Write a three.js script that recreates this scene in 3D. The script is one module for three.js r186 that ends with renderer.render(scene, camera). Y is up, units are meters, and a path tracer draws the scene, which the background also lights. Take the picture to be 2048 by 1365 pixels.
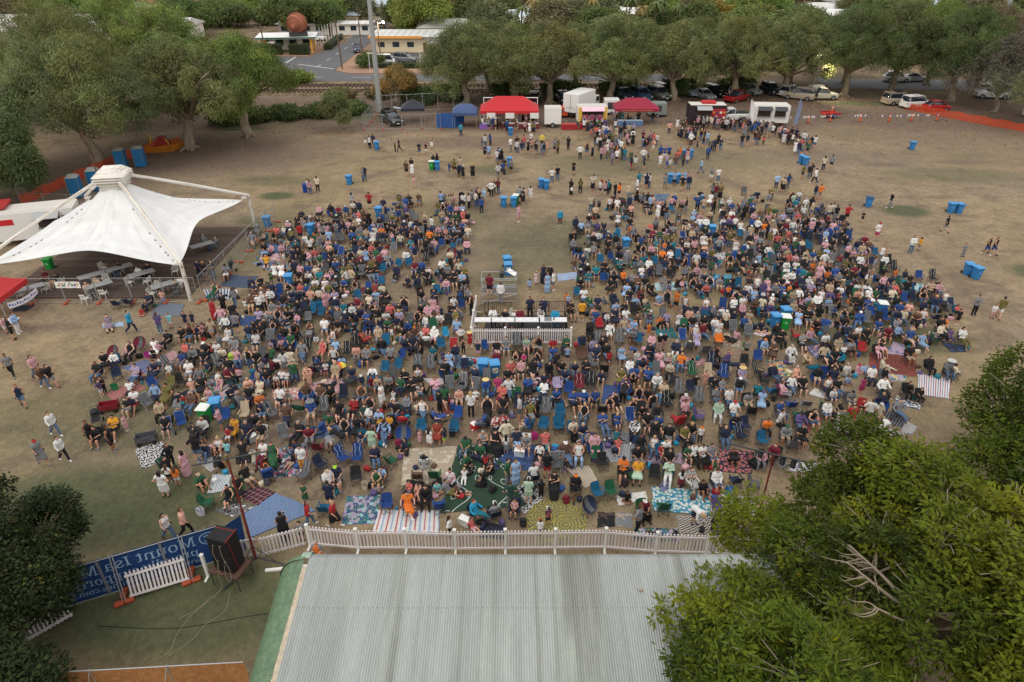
import*as THREE from 'three';
import{RoundedBoxGeometry}from 'three/addons/geometries/RoundedBoxGeometry.js';

// ---------- camera, sky, sun, exposure ----------
const scene=new THREE.Scene();
const camera=new THREE.PerspectiveCamera(53.13,1.5015,0.5,6000);
camera.position.set(0,24,0);
camera.rotation.set(-31.2*Math.PI/180,0,0);
const renderer=new THREE.WebGLRenderer({antialias:true});
renderer.toneMapping=THREE.LinearToneMapping;
renderer.toneMappingExposure=1.0;
renderer.shadowMap.enabled=true;

const clamp=(x,a=0,b=1)=>Math.min(b,Math.max(a,x));
const lerp=(a,b,t)=>a+(b-a)*t;
const sstep=(a,b,x)=>{const t=clamp((x-a)/(b-a));return t*t*(3-2*t);};
function rng(seed){let s=seed>>>0;return()=>{s=(s+0x6D2B79F5)|0;let t=Math.imul(s ^(s>>>15),1|s);t=(t+Math.imul(t ^(t>>>7),61|t))^ t;return((t ^(t>>>14))>>>0)/4294967296;};}
function hash2(x,y){let h=Math.imul(x|0,374761393)+Math.imul(y|0,668265263)|0;h=Math.imul(h ^(h>>>13),1274126177);return((h ^(h>>>16))>>>0)/4294967296;}
function noise(x,y){const xi=Math.floor(x),yi=Math.floor(y),xf=x-xi,yf=y-yi,u=xf*xf*(3-2*xf),v=yf*yf*(3-2*yf);
const a=hash2(xi,yi),b=hash2(xi+1,yi),c=hash2(xi,yi+1),d=hash2(xi+1,yi+1);return a+(b-a)*u+(c-a)*v+(a-b-c+d)*u*v;}
function fbm(x,y,o=4){let s=0,a=.5,n=0;for(let i=0;i<o;i++){s+=a*noise(x,y);n+=a;a*=.5;x=x*2.03+17.1;y=y*2.03+9.7;}return s/n;}

{
const W=512,Hh=256,d=new Float32Array(W*Hh*4);
for(let j=0;j<Hh;j++)for(let i=0;i<W;i++){
const th=((j+.5)/Hh-.5)*Math.PI,ph=((i+.5)/W-.5)*2*Math.PI,y=Math.sin(th),x=Math.cos(th)*Math.cos(ph),z=Math.cos(th)*Math.sin(ph);
const n=fbm(x*3/(Math.abs(y)+.35)+40,z*3/(Math.abs(y)+.35)+40,5),up=clamp(y);
let L=.84+.34*up+.10*z*(1-up)+.30*(n-.5)*sstep(0,.25,y);
if(y<0)L=.22;
const w=1-up,k=(j*W+i)*4;
d[k]=L*(1.02+.04*w);d[k+1]=L*1.0;d[k+2]=L*(1.0-.04*w);d[k+3]=1;
}
const t=new THREE.DataTexture(d,W,Hh,THREE.RGBAFormat,THREE.FloatType);
t.mapping=THREE.EquirectangularReflectionMapping;t.magFilter=THREE.LinearFilter;t.needsUpdate=true;
scene.background=t;scene.environment=t;
}
const sun=new THREE.DirectionalLight(new THREE.Color(1,.95,.86),.95);
sun.position.set(-40,95,20);sun.target.position.set(0,0,-50);sun.castShadow=true;sun.shadow.radius=32;
Object.assign(sun.shadow.camera,{left:-130,right:130,top:130,bottom:-130,near:1,far:400});
sun.name='sun';scene.add(sun,sun.target);

// ---------- materials ----------
const srgb=(r,g,b)=>[r,g,b].map((c)=>Math.pow(c/255,2.2));
const matCache=new Map();
function M(rgb,rough=.8,opt={}){
const key=JSON.stringify([rgb,rough,Object.keys(opt).map((k)=>[k,opt[k]?.uuid??opt[k]])]);
if(!matCache.has(key)){const m=new THREE.MeshPhysicalMaterial({roughness:rough,side:THREE.DoubleSide,...opt});m.color.setRGB(...rgb);matCache.set(key,m);}
return matCache.get(key);
}
function tex(w,h,f,opt={}){
const d=new Uint8Array(w*h*4);
for(let j=0;j<h;j++)for(let i=0;i<w;i++){const c=f((i+.5)/w,(j+.5)/h),k=(j*w+i)*4;d[k]=clamp(c[0],0,255);d[k+1]=clamp(c[1],0,255);d[k+2]=clamp(c[2],0,255);d[k+3]=255;}
const t=new THREE.DataTexture(d,w,h);t.magFilter=THREE.LinearFilter;t.minFilter=THREE.LinearMipmapLinearFilter;t.wrapS=t.wrapT=THREE.RepeatWrapping;
if(!opt.data)t.colorSpace=THREE.SRGBColorSpace;t.needsUpdate=true;if(opt.repeat)t.repeat.set(...opt.repeat);return t;
}
function canvasTex(w,h,draw){const c=document.createElement('canvas');c.width=w;c.height=h;draw(c.getContext('2d'),w,h);const t=new THREE.CanvasTexture(c);t.colorSpace=THREE.SRGBColorSpace;return t;}

// ---------- naming, tagging, building ----------
const used=new Map();
function numbered(n){const k=used.get(n)??0;used.set(n,k+1);return k?n+'_'+String(k).padStart(3,'0'):n;}
function tag(o,label,category,group,kind){o.userData={};if(label)o.userData.label=label;if(category)o.userData.category=category;if(group)o.userData.group=group;if(kind)o.userData.kind=kind;return o;}
function thing(name,label,category,pos=[0,0,0],turn=0,group){const o=new THREE.Group();o.name=numbered(name);o.position.set(...pos);o.rotation.y=turn;tag(o,label,category,group);scene.add(o);return o;}
function mesh(name,geo,mat,parent){const m=new THREE.Mesh(geo,mat);m.castShadow=m.receiveShadow=true;m.name=parent?name:numbered(name);(parent??scene).add(m);return m;}
function clone(o,label,pos,turn,group){const r=o.clone();r.name=numbered(o.name.replace(/_\d{3}$/,''));r.userData={...o.userData};if(label)r.userData.label=label;if(group)r.userData.group=group;if(pos)r.position.set(...pos);if(turn!==undefined)r.rotation.y=turn;scene.add(r);return r;}
const _m=new THREE.Matrix4(),_q=new THREE.Quaternion(),_e=new THREE.Euler(),_v=new THREE.Vector3();
class MB{
constructor(){this.p=[];this.n=[];this.u=[];this.c=null;}
add(g,m,col){
const G=g.index?g.toNonIndexed():g,P=G.attributes.position,N=G.attributes.normal,U=G.attributes.uv,nm=m?new THREE.Matrix3().getNormalMatrix(m):null;
for(let i=0;i<P.count;i++){_v.fromBufferAttribute(P,i);if(m)_v.applyMatrix4(m);this.p.push(_v.x,_v.y,_v.z);_v.fromBufferAttribute(N,i);if(m)_v.applyMatrix3(nm).normalize();this.n.push(_v.x,_v.y,_v.z);this.u.push(U?U.getX(i):0,U?U.getY(i):0);
if(col){this.c??=[];this.c.push(...col);}}
return this;
}
mat(x,y,z,rx=0,ry=0,rz=0,s=1){return new THREE.Matrix4().compose(new THREE.Vector3(x,y,z),new THREE.Quaternion().setFromEuler(new THREE.Euler(rx,ry,rz,'YXZ')),new THREE.Vector3(s,s,s));}
box(w,h,d,x,y,z,rx,ry,rz,col){return this.add(new THREE.BoxGeometry(w,h,d),this.mat(x,y,z,rx,ry,rz),col);}
rbox(w,h,d,r,x,y,z,rx,ry,rz,col){return this.add(new RoundedBoxGeometry(w,h,d,2,r),this.mat(x,y,z,rx,ry,rz),col);}
tube(a,b,r,r2=r,seg=6,col){
const A=new THREE.Vector3(...a),B=new THREE.Vector3(...b),L=A.distanceTo(B),g=new THREE.CylinderGeometry(r2,r,L,seg,1);
_q.setFromUnitVectors(new THREE.Vector3(0,1,0),B.clone().sub(A).normalize());
return this.add(g,new THREE.Matrix4().compose(A.add(B).multiplyScalar(.5),_q,new THREE.Vector3(1,1,1)),col);
}
path(pts,r,seg=6,col){for(let i=1;i<pts.length;i++)this.tube(pts[i-1],pts[i],r,r,seg,col);return this;}
tri(a,b,c,col,ua=[0,0],ub=[1,0],uc=[1,1]){const n=new THREE.Vector3(b[0]-a[0],b[1]-a[1],b[2]-a[2]).cross(new THREE.Vector3(c[0]-a[0],c[1]-a[1],c[2]-a[2])).normalize();for(const q of[a,b,c]){this.p.push(...q);this.n.push(n.x,n.y,n.z);if(col){this.c??=[];this.c.push(...col);}}this.u.push(...ua,...ub,...uc);return this;}
quad(a,b,c,d,col){return this.tri(a,b,c,col,[0,0],[1,0],[1,1]).tri(a,c,d,col,[0,0],[1,1],[0,1]);}
geo(){const g=new THREE.BufferGeometry();g.setAttribute('position',new THREE.Float32BufferAttribute(this.p,3));g.setAttribute('normal',new THREE.Float32BufferAttribute(this.n,3));g.setAttribute('uv',new THREE.Float32BufferAttribute(this.u,2));if(this.c)g.setAttribute('color',new THREE.Float32BufferAttribute(this.c,3));return g;}
build(name,mat,parent){return mesh(name,this.geo(),mat,parent);}
}
const mb=()=>new MB();

function sheet(nu,nv,f,uvf){
const p=[],u=[],ix=[];
for(let j=0;j<=nv;j++)for(let i=0;i<=nu;i++){const s=i/nu,t=j/nv;p.push(...f(s,t));u.push(...(uvf?uvf(s,t):[s,t]));}
for(let j=0;j<nv;j++)for(let i=0;i<nu;i++){const a=j*(nu+1)+i,b=a+1,c=a+nu+2,d=a+nu+1;ix.push(a,b,c,a,c,d);}
const g=new THREE.BufferGeometry();g.setAttribute('position',new THREE.Float32BufferAttribute(p,3));g.setAttribute('uv',new THREE.Float32BufferAttribute(u,2));g.setIndex(ix);g.computeVertexNormals();return g;
}

// ---------- ground ----------
const blob=(x,z,cx,cz,rx,rz,soft=.5)=>1-sstep(1-soft,1+soft,Math.hypot((x-cx)/rx,(z-cz)/rz));
const GREEN=[[-20,-24,7.5,3.2,1],[-14,-18.5,7,2.8,1],[-24,-31,8,3.5,.55],[-26,-74,5,2.0,.6],[-38,-97,4,1.2,1],[-24,-104,5.5,2.6,1],[-14,-42,3,3,.35],[3,-56,6,7,.55],[-22,-58,3,9,.5],[-7,-62,7,5,.45],[12,-80,8,5,.5],[25,-40,6,2.5,.8],[18,-42,5,2,.6],[36,-106,8,2.2,.9],[39,-64.5,2.2,1.6,1.1],[-2,-78,3,2,.7],[50,-76,8,3,.5],[22,-82,9,5,.4],[56,-113,7,1.6,.9],[-25,-62,1.6,1.2,.6],[-1,-49,2.5,2,.6],[43,-50.5,2.3,1.6,.9],[-24.6,-69,1.8,1.2,1],[-4,-19.5,12,1.6,.8],[6,-26,6,3,.3]];
const DIRT=[[-40,-84,17,8,1],[-52,-74,12,9,1],[-30,-88,12,4,.55],[58,-96,18,9,.55],[40,-84,14,4,.35],[-5,-90,11,3,.75],[62,-84,14,6,.4],[23.5,-33.5,2.2,.9,.9],[-3,-31,14,4,.5],[10,-36,12,5,.5],[22,-54,8,6,.6],[-11,-47,10,6,.4],[18,-29,8,3,.5],[-4,-66,7,2.5,.35],[44,-80,3,1,.7],[54,-81,4,1.2,.7]];
function groundColor(x,z){
const n1=fbm(x*.11+3,z*.11,5),n2=fbm(x*.9,z*.9+40,4),n3=fbm(x*4.1+70,z*4.1,3),n4=hash2(Math.floor(x*23),Math.floor(z*17));
const blade=noise(x*19+5,z*8)*.6+n4*.4;
let dirt=0,green=0;
for(const g of GREEN)green=Math.max(green,g[4]*blob(x,z,g[0],g[1],g[2],g[3]));
for(const g of DIRT)dirt=Math.max(dirt,g[4]*blob(x,z,g[0],g[1],g[2],g[3]));
dirt=Math.max(dirt,sstep(-91,-101,z+(n1-.5)*14+Math.abs(x)*-.02)*.95);
green*=sstep(.22,.62,n2*.55+n3*.3+green*.35);
green=Math.max(green,.35*sstep(.56,.74,n1)*n3);
dirt=dirt*sstep(.2,.55,n2*.5+n3*.25+dirt*.4);
dirt=Math.max(dirt,.62*sstep(.54,.74,fbm(x*.42+90,z*.7,5)));
const t=.68+.5*n2+.5*(n3-.5)+.5*(blade-.5),warm=n1-.5;
let r=(.278+warm*.13)*t,g=(.208+warm*.08)*t,b=(.124+warm*.01)*t;
const td=.62+.55*n3+.35*(blade-.5);
const litter=n4>.93?1.5:1;
r=lerp(r,.165*td*litter,dirt);g=lerp(g,.112*td*litter,dirt);b=lerp(b,.078*td*litter,dirt);
const tg=.55+.5*n3+.5*(blade-.5)+.2*n2;
green=clamp(green*1.05);r=lerp(r,.088*tg,green);g=lerp(g,.098*tg,green);b=lerp(b,.040*tg,green);
return[r,g,b];
}
function groundTex(x0,x1,z0,z1,w,h){
const d=new Uint8Array(w*h*4),e=(c)=>Math.round(255*Math.pow(clamp(c),1/2.2));
for(let j=0;j<h;j++)for(let i=0;i<w;i++){const c=groundColor(lerp(x0,x1,(i+.5)/w),lerp(z0,z1,(j+.5)/h)),k=(j*w+i)*4;d[k]=e(c[0]);d[k+1]=e(c[1]);d[k+2]=e(c[2]);d[k+3]=255;}
const t=new THREE.DataTexture(d,w,h);t.colorSpace=THREE.SRGBColorSpace;t.magFilter=THREE.LinearFilter;t.needsUpdate=true;return t;
}
const bumpT=tex(512,512,(u,v)=>{const a=255*(.5*hash2(u*512,v*512)+.5*noise(u*128%128,v*128%128));return[a,a,a];},{data:1});
function lawn(x0,x1,z0,z1,w,h){
const g=sheet(60,60,(s,t)=>{const x=lerp(x0,x1,s),z=lerp(z0,z1,t),edge=Math.min(s,1-s,t,1-t)>.001?1:0;return[x,.006+.03*edge*(fbm(x*.3,z*.3,3)-.5)*0,z];});
const b=bumpT.clone();b.repeat.set((x1-x0)/4,Math.abs(z1-z0)/4);b.needsUpdate=true;
const m=new THREE.MeshStandardMaterial({roughness:.95,map:groundTex(x0,x1,z0,z1,w,h),bumpMap:b,bumpScale:.02,side:THREE.DoubleSide});
tag(mesh('lawn',g,m),'worn sports field of dry straw grass, green tufts and bare dirt','lawn',null,'structure');
}
lawn(-48,48,-52,4,2048,1500);
lawn(-110,110,-118,-52,2048,1300);
{
const m=new THREE.MeshStandardMaterial({roughness:1,side:THREE.DoubleSide,map:tex(512,512,(u,v)=>{const n=fbm(u*24,v*24,5),q=hash2(u*512,v*512);return[112+60*(n-.5)+16*q,96+55*(n-.5)+14*q,74+50*(n-.5)+12*q];})});
m.map.repeat.set(90,90);
tag(mesh('ground',sheet(120,120,(s,t)=>[lerp(-2500,2500,s),0,lerp(300,-4700,t)]),m),'dry bare earth spreading under the town to the horizon','ground',null,'structure');
const hm=new THREE.MeshStandardMaterial({roughness:1,side:THREE.DoubleSide,map:tex(512,512,(u,v)=>{const n=fbm(u*18,v*18,6),q=fbm(u*60+9,v*60,3);return n>.54?[74+60*q,76+56*q,50+40*q]:[128+60*(q-.5),92+50*(q-.5),72+40*(q-.5)];})});
hm.map.repeat.set(6,3);
tag(mesh('hillside',sheet(90,40,(s,t)=>{const x=lerp(-420,60,s),z=lerp(-246,-520,t),k=sstep(20,-110,x);return[x,-.5+k*(80*Math.pow(t,.8))*(.75+.5*fbm(x*.02,z*.02,4))+k*3*t*fbm(x*.2,z*.2,3),z];}),hm),'rocky red brown hillside with scrub beyond the town','hillside',null,'structure');
}
{
const asphalt=(a)=>{const t=tex(256,256,(u,v)=>{const n=fbm(u*30,v*30,4),q=hash2(u*256,v*256);const k=a+26*(n-.5)+14*q;return[k,k*1.01,k*1.05];});t.repeat.set(.15,.15);return new THREE.MeshStandardMaterial({map:t,roughness:.85,side:THREE.DoubleSide});};
const flat=(pts,y)=>{const m=mb();const P=pts.map(([x,z])=>[x,y,z]);for(let i=1;i<P.length-1;i++)m.tri(P[0],P[i+1],P[i],null,[P[0][0],P[0][2]],[P[i+1][0],P[i+1][2]],[P[i][0],P[i][2]]);return m;};
const road=asphalt(82),st=(o,l,c)=>tag(o,l,c,null,'structure');
const bal=tex(256,256,(u,v)=>{const q=hash2(u*256,v*256),n=fbm(u*20,v*20,3);return[92+50*q+30*n,78+44*q+26*n,64+36*q+20*n];});bal.repeat.set(.2,.2);
st(flat([[-110,-119],[34,-119],[34,-131],[-110,-131]],.012).build('railway_corridor',new THREE.MeshStandardMaterial({map:bal,roughness:1,side:THREE.DoubleSide})),'stony brown railway corridor with dry weeds beyond the field','ground');
const poly=(pts,y)=>{const g=new THREE.ShapeGeometry(new THREE.Shape(pts.map(([x,z])=>new THREE.Vector2(x,-z))));g.rotateX(-Math.PI/2);g.translate(0,y,0);return g;};
st(mesh('road',poly([[-110,-131.5],[30,-131.5],[30,-138.3],[-30,-138.3],[-35,-142],[-35,-152],[-34.5,-182],[-37,-250],[-43,-250],[-41,-182],[-44,-159],[-110,-159],[-110,-151],[-52,-151],[-62,-138.3],[-110,-138.3]],.02),road),'grey asphalt junction where a street runs away from the railway road','road');
st(mesh('car_park',poly([[-31,-147],[-8,-147],[-8,-164],[-31,-164]],.026),asphalt(76)),'dark asphalt car park in front of the cream motel','car park');
st(mesh('road',poly([[56,-125],[150,-119],[150,-128],[56,-134]],.02),asphalt(112)),'grey sealed road and car park behind the far right trees','road');
const pav=tex(128,128,(u,v)=>{const q=fbm(u*30,v*30,3);return[150+50*(q-.5),118+40*(q-.5),98+36*(q-.5)];});pav.repeat.set(.2,.2);
const pm=new THREE.MeshStandardMaterial({map:pav,roughness:.95,side:THREE.DoubleSide});
const verge=(pts,l)=>{const s=new THREE.Shape(pts.map(([x,z])=>new THREE.Vector2(x,-z)));const g=new THREE.ExtrudeGeometry(s,{depth:.12,bevelEnabled:false});g.rotateX(-Math.PI/2);const o=mesh('pavement',g,pm);tag(o,l,'pavement',null,'structure');};
verge([[-34.6,-142],[-31.5,-139],[10,-138.7],[10,-143.5],[-27,-144],[-31.2,-150],[-31.4,-165],[-33,-182],[-34.2,-182],[-34.5,-152]],'pinkish paved verge with a kerb on the right side of the junction');
verge([[-44.6,-159.4],[-80,-159.4],[-80,-163],[-48,-163],[-43.5,-184],[-41.5,-184]],'pinkish paved verge with a kerb on the left side of the junction');
const white=M(srgb(205,205,200),.8);
const line=(x0,z0,x1,z1,w,y)=>{const dx=x1-x0,dz=z1-z0,L=Math.hypot(dx,dz),nx=-dz/L*w/2,nz=dx/L*w/2;return[[x0+nx,y,z0+nz],[x1+nx,y,z1+nz],[x1-nx,y,z1-nz],[x0-nx,y,z0-nz]];};
const lm=mb();for(let i=0;i<9;i++){const z=-146-i*8;lm.quad(...line(-39.4+i*.18,z,-39.2+i*.18,z-3,.16,.034));}for(let i=0;i<12;i++)lm.quad(...line(-84+i*9,-135,-80.5+i*9,-135,.16,.034));lm.quad(...line(-44,-149.5,-35.4,-144,.3,.034));lm.quad(...line(-47,-151,-47,-158.8,.3,.034));
for(let i=0;i<7;i++)lm.quad(...line(-29+i*3,-157.5,-29+i*3,-162.5,.12,.038));
st(lm.build('road_marking',white),'white dashed lines painted on the street and car park bays','road marking');
const rail=M(srgb(92,74,62),.5,{metalness:.6}),rm=mb(),sl=mb();for(const z of[-121.6,-123.1,-126,-127.5])rm.box(150,.15,.07,-40,.22,z);for(let i=0;i<200;i++)for(const z of[-122.35,-126.75])sl.box(.24,.12,2.4,-114+i*.74,.08,z);
const rl=thing('railway_track','brown railway track with sleepers running across beyond the field','railway track');rl.userData.kind='structure';rm.build('rail',rail,rl);sl.build('sleeper',M(srgb(84,72,62),1),rl).userData.kind='stuff';
}

// ---------- trees ----------
const BARK=tex(128,256,(u,v)=>{const n=fbm(u*16,v*6,4),q=fbm(u*40,v*14+7,3);return[150+70*(n-.5)+40*(q-.5),138+66*(n-.5)+36*(q-.5),118+60*(n-.5)+30*(q-.5)];});
const barkPale=new THREE.MeshStandardMaterial({map:BARK,roughness:.95,side:THREE.DoubleSide});
const barkDark=new THREE.MeshStandardMaterial({map:BARK,roughness:.95,side:THREE.DoubleSide});barkDark.color.setRGB(.55,.5,.45);
const leafMat=(r,g,b,tr=.35)=>{const m=new THREE.MeshPhysicalMaterial({roughness:.75,side:THREE.DoubleSide,transmission:tr,thickness:0,specularIntensity:.3});m.color.setRGB(r,g,b);return m;};
function leafClump(seed,n,R,len,wid,droop=.2){
const r=rng(seed),p=[],nn=[],ix=[];
for(let i=0;i<n;i++){
let a;do a=[r()*2-1,r()*2-1,r()*2-1];while(Math.hypot(...a)>1);
const c=new THREE.Vector3(...a).multiplyScalar(R),d=new THREE.Vector3(r()-.5+a[0]*.8,r()-.5+a[1]*.4-droop,r()-.5+a[2]*.8).normalize(),s=new THREE.Vector3(r()-.5,r()*.5,r()-.5).cross(d).normalize(),up=d.clone().cross(s);
const L=len*(.7+.6*r()),Wd=wid*(.7+.6*r()),b=p.length/3;
const A=c.clone(),B=c.clone().addScaledVector(d,L*.5).addScaledVector(s,Wd/2),C=c.clone().addScaledVector(d,L).addScaledVector(up,-L*.15),D=c.clone().addScaledVector(d,L*.5).addScaledVector(s,-Wd/2);
const fn=B.clone().sub(A).cross(C.clone().sub(A)).normalize();
for(const q of[A,B,C,D]){p.push(q.x,q.y,q.z);nn.push(fn.x,fn.y,fn.z);}
ix.push(b,b+1,b+2,b,b+2,b+3);
}
const g=new THREE.BufferGeometry();g.setAttribute('position',new THREE.Float32BufferAttribute(p,3));g.setAttribute('normal',new THREE.Float32BufferAttribute(nn,3));g.setIndex(ix);return g;
}
function limb(m,pts,r0,r1,seg=7){
const c=new THREE.CatmullRomCurve3(pts.map((q)=>new THREE.Vector3(...q))),n=Math.max(4,pts.length*3),fr=c.computeFrenetFrames(n),P=[];
for(let i=0;i<=n;i++){const o=c.getPointAt(i/n),rr=lerp(r0,r1,i/n);for(let k=0;k<=seg;k++){const a=k/seg*Math.PI*2,w=1+.12*Math.sin(k*2.3+i);P.push([o.x+(fr.normals[i].x*Math.cos(a)+fr.binormals[i].x*Math.sin(a))*rr*w,o.y+(fr.normals[i].y*Math.cos(a)+fr.binormals[i].y*Math.sin(a))*rr*w,o.z+(fr.normals[i].z*Math.cos(a)+fr.binormals[i].z*Math.sin(a))*rr*w,o.x,o.y,o.z,k/seg,i/n*c.getLength()*.4]);}}
for(let i=0;i<n;i++)for(let k=0;k<seg;k++){const a=P[i*(seg+1)+k],b=P[i*(seg+1)+k+1],d=P[(i+1)*(seg+1)+k],e=P[(i+1)*(seg+1)+k+1];for(const q of[a,b,e,a,e,d]){m.p.push(q[0],q[1],q[2]);_v.set(q[0]-q[3],q[1]-q[4],q[2]-q[5]).normalize();m.n.push(_v.x,_v.y,_v.z);m.u.push(q[6],q[7]);}}
}

function growTree(o,{seed,h,rad,base=.3,trunkR=.35,lobes=16,clumps=3500,geo,mat,bark,cs=[.8,1.25],hue=[0,0,0],flat=.75,hang=0,lean=0,lobeR=[.26,.4],twigs=0,gap=.3,forks=3,dry=0,yj=0,toneR=[.82,1.18],hole}){
const r=rng(seed),wood=mb(),L=[],top=h,y0=h*base;
const fork=[(r()-.5)*rad*.15+lean,y0,(r()-.5)*rad*.15];
limb(wood,[[0,-.2,0],[0.02*rad,y0*.35,.01*rad],[fork[0]*.6,y0*.7,fork[2]*.6],fork],trunkR*1.15,trunkR*.75,9);
for(let k=0;k<5;k++){const a=k*1.26+r();limb(wood,[[0,trunkR*1.1,0],[Math.cos(a)*trunkR*1.3,trunkR*.3,Math.sin(a)*trunkR*1.3],[Math.cos(a)*trunkR*2.4,-.1,Math.sin(a)*trunkR*2.4]],trunkR*.5,trunkR*.12,5);}
for(let i=0;i<lobes;i++){
const a=i*2.39996+r()*.7,t=Math.sqrt((i+.5)/lobes),rr=rad*t*(.82+.3*r());
const lr=rad*lerp(lobeR[0],lobeR[1],r()),yy=lerp(top-lr*flat,y0+lr*.5+h*.1*r(),Math.pow(t,1.8)*(.55+.5*r()))*(1-.06*r())+(r()-.5)*yj*h;
const c=[Math.cos(a)*(rr-lr*.45)+lean*1.5,yy,Math.sin(a)*(rr-lr*.45)];
L.push([...c,lr]);
}
for(let k=0;k<forks+2;k++){const a=k/(forks+2)*6.283+r();}
L.forEach((l,i)=>{if(i%2===0||twigs){const m1=[lerp(fork[0],l[0],.4)+(r()-.5)*rad*.1,lerp(fork[1],l[1],.45)+h*.03*r(),lerp(fork[2],l[2],.4)+(r()-.5)*rad*.1];
limb(wood,[fork,m1,[lerp(m1[0],l[0],.6)+(r()-.5)*.5,lerp(m1[1],l[1],.6),lerp(m1[2],l[2],.6)+(r()-.5)*.5],[l[0],l[1]+l[3]*.35,l[2]]],trunkR*lerp(.5,.28,r()),trunkR*.05,6);
for(let q=0;q<3+twigs;q++){const a=r()*6.283,e=.2+r()*.9,s=l[3]*(.85+.25*r());limb(wood,[[lerp(m1[0],l[0],.75),lerp(m1[1],l[1],.75),lerp(m1[2],l[2],.75)],[l[0]+Math.cos(a)*s*.5,l[1]+s*.3*e,l[2]+Math.sin(a)*s*.5],[l[0]+Math.cos(a)*s,l[1]+s*.62*e,l[2]+Math.sin(a)*s]],trunkR*.13,trunkR*.035,4);}}});
if(hole)for(let k=1;k<4;k++){const a=(k-2)*.6+(r()-.5)*.2,L=hole[3]*(1.5+.7*r()),base=[hole[0]+hole[3]*1.1,hole[1]-hole[3]*.95,hole[2]+.5],e=[base[0]-Math.cos(a)*L,hole[1]+.1+.4*r(),base[2]+Math.sin(a)*L-.5],mid=[lerp(base[0],e[0],.45)+(r()-.5)*.3,lerp(base[1],e[1],.4)+.28*(r()-.2),lerp(base[2],e[2],.5)+(r()-.5)*.6];
limb(wood,k===2?[fork,[lerp(fork[0],base[0],.6),lerp(fork[1],base[1],.7),lerp(fork[2],base[2],.6)],base,mid,e]:[base,mid,e],k===2?.16:.075,.02,6);for(let q=0;q<4;q++){const t=.35+.6*r(),o=mid.map((v,i)=>lerp(v,e[i],t)),w=(r()-.5)*1.3;limb(wood,[o,[o[0]-.2,o[1]+.05+.1*r(),o[2]+w*.4],[o[0]-.5-.2*r(),o[1]+.12*r(),o[2]+w*.6],[o[0]-.7-.3*r(),o[1]+.25,o[2]+w*.65]],.024,.006,4);}}
wood.build('trunk',bark??barkPale,o);
const vol=L.reduce((s,l)=>s+l[3]*l[3],0),list=[];
for(const l of L){const n=Math.round(clumps*l[3]*l[3]/vol),tone=lerp(toneR[0],toneR[1],r()),warm=(r()-.5)*.3+(yj>.1?(tone-.9)*.7:0);
for(let i=0;i<n;i++){let d;do d=[r()*2-1,r()*2-1,r()*2-1];while(Math.hypot(...d)>1||Math.hypot(...d)<.05);const q=Math.hypot(...d);d=d.map((x)=>x/q);
const shell=lerp(.55,1.02,Math.pow(r(),.45))*(1+.18*(fbm(d[0]*2.2+l[0],d[1]*2.2+d[2]*2.6+l[2],3)-.5)*2);
if(d[1]<-.35&&r()<.6)continue;if(fbm(d[0]*2+5+l[2],d[2]*2+d[1]*1.5+l[0],2)<gap)continue;
const x=l[0]+d[0]*l[3]*shell,y=l[1]+d[1]*l[3]*shell*flat-(hang?hang*r()*r()*(1-Math.abs(d[1]))*l[3]:0),z=l[2]+d[2]*l[3]*shell;
if(y<.5||(hole&&y>hole[1]-.9&&Math.hypot(x-hole[0],y-hole[1],z-hole[2])<hole[3]*(.75+.5*noise(x*2,z*2))))continue;list.push([x,y,z,tone,warm]);}}
const im=new THREE.InstancedMesh(geo,mat,list.length),col=new THREE.Color();
list.forEach(([x,y,z,tone,warm],i)=>{const s=lerp(cs[0],cs[1],r());_m.compose(_v.set(x,y,z),_q.setFromEuler(_e.set((r()-.5)*.9,r()*6.283,(r()-.5)*.9)),new THREE.Vector3(s,s,s));im.setMatrixAt(i,_m);
const k=tone*(.8+.4*r()),w=warm+(r()-.5)*.3;let c=[k*(1+w*.5+hue[0]),k*(1+hue[1]),k*(1-w*.5+hue[2])];if(r()<dry)c=[k*2.6,k*1.7,k*.9];im.setColorAt(i,col.setRGB(...c));});
im.name='crown';im.userData.kind='stuff';im.castShadow=im.receiveShadow=true;o.add(im);
return o;
}
const gWeep=[1,2].map((s)=>leafClump(s,30,.55,.30,.08,.6)),gTown=leafClump(5,20,.85,.62,.3,.1),gFig=[leafClump(7,13,.22,.17,.075,-.15),leafClump(8,13,.24,.16,.07,-.1)];
const mWeep=leafMat(.215,.25,.095),mWeepL=leafMat(.235,.265,.095),mLime=leafMat(.225,.30,.075),mFig=leafMat(.115,.165,.012,.35),mFigD=leafMat(.04,.062,.022,.25),mTown=leafMat(.20,.22,.11),mTownG=leafMat(.15,.20,.07),mYell=leafMat(.34,.26,.10),mGold=leafMat(.36,.28,.06),mGrey=leafMat(.17,.155,.115,.2),mTan=leafMat(.23,.19,.11,.2);


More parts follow.
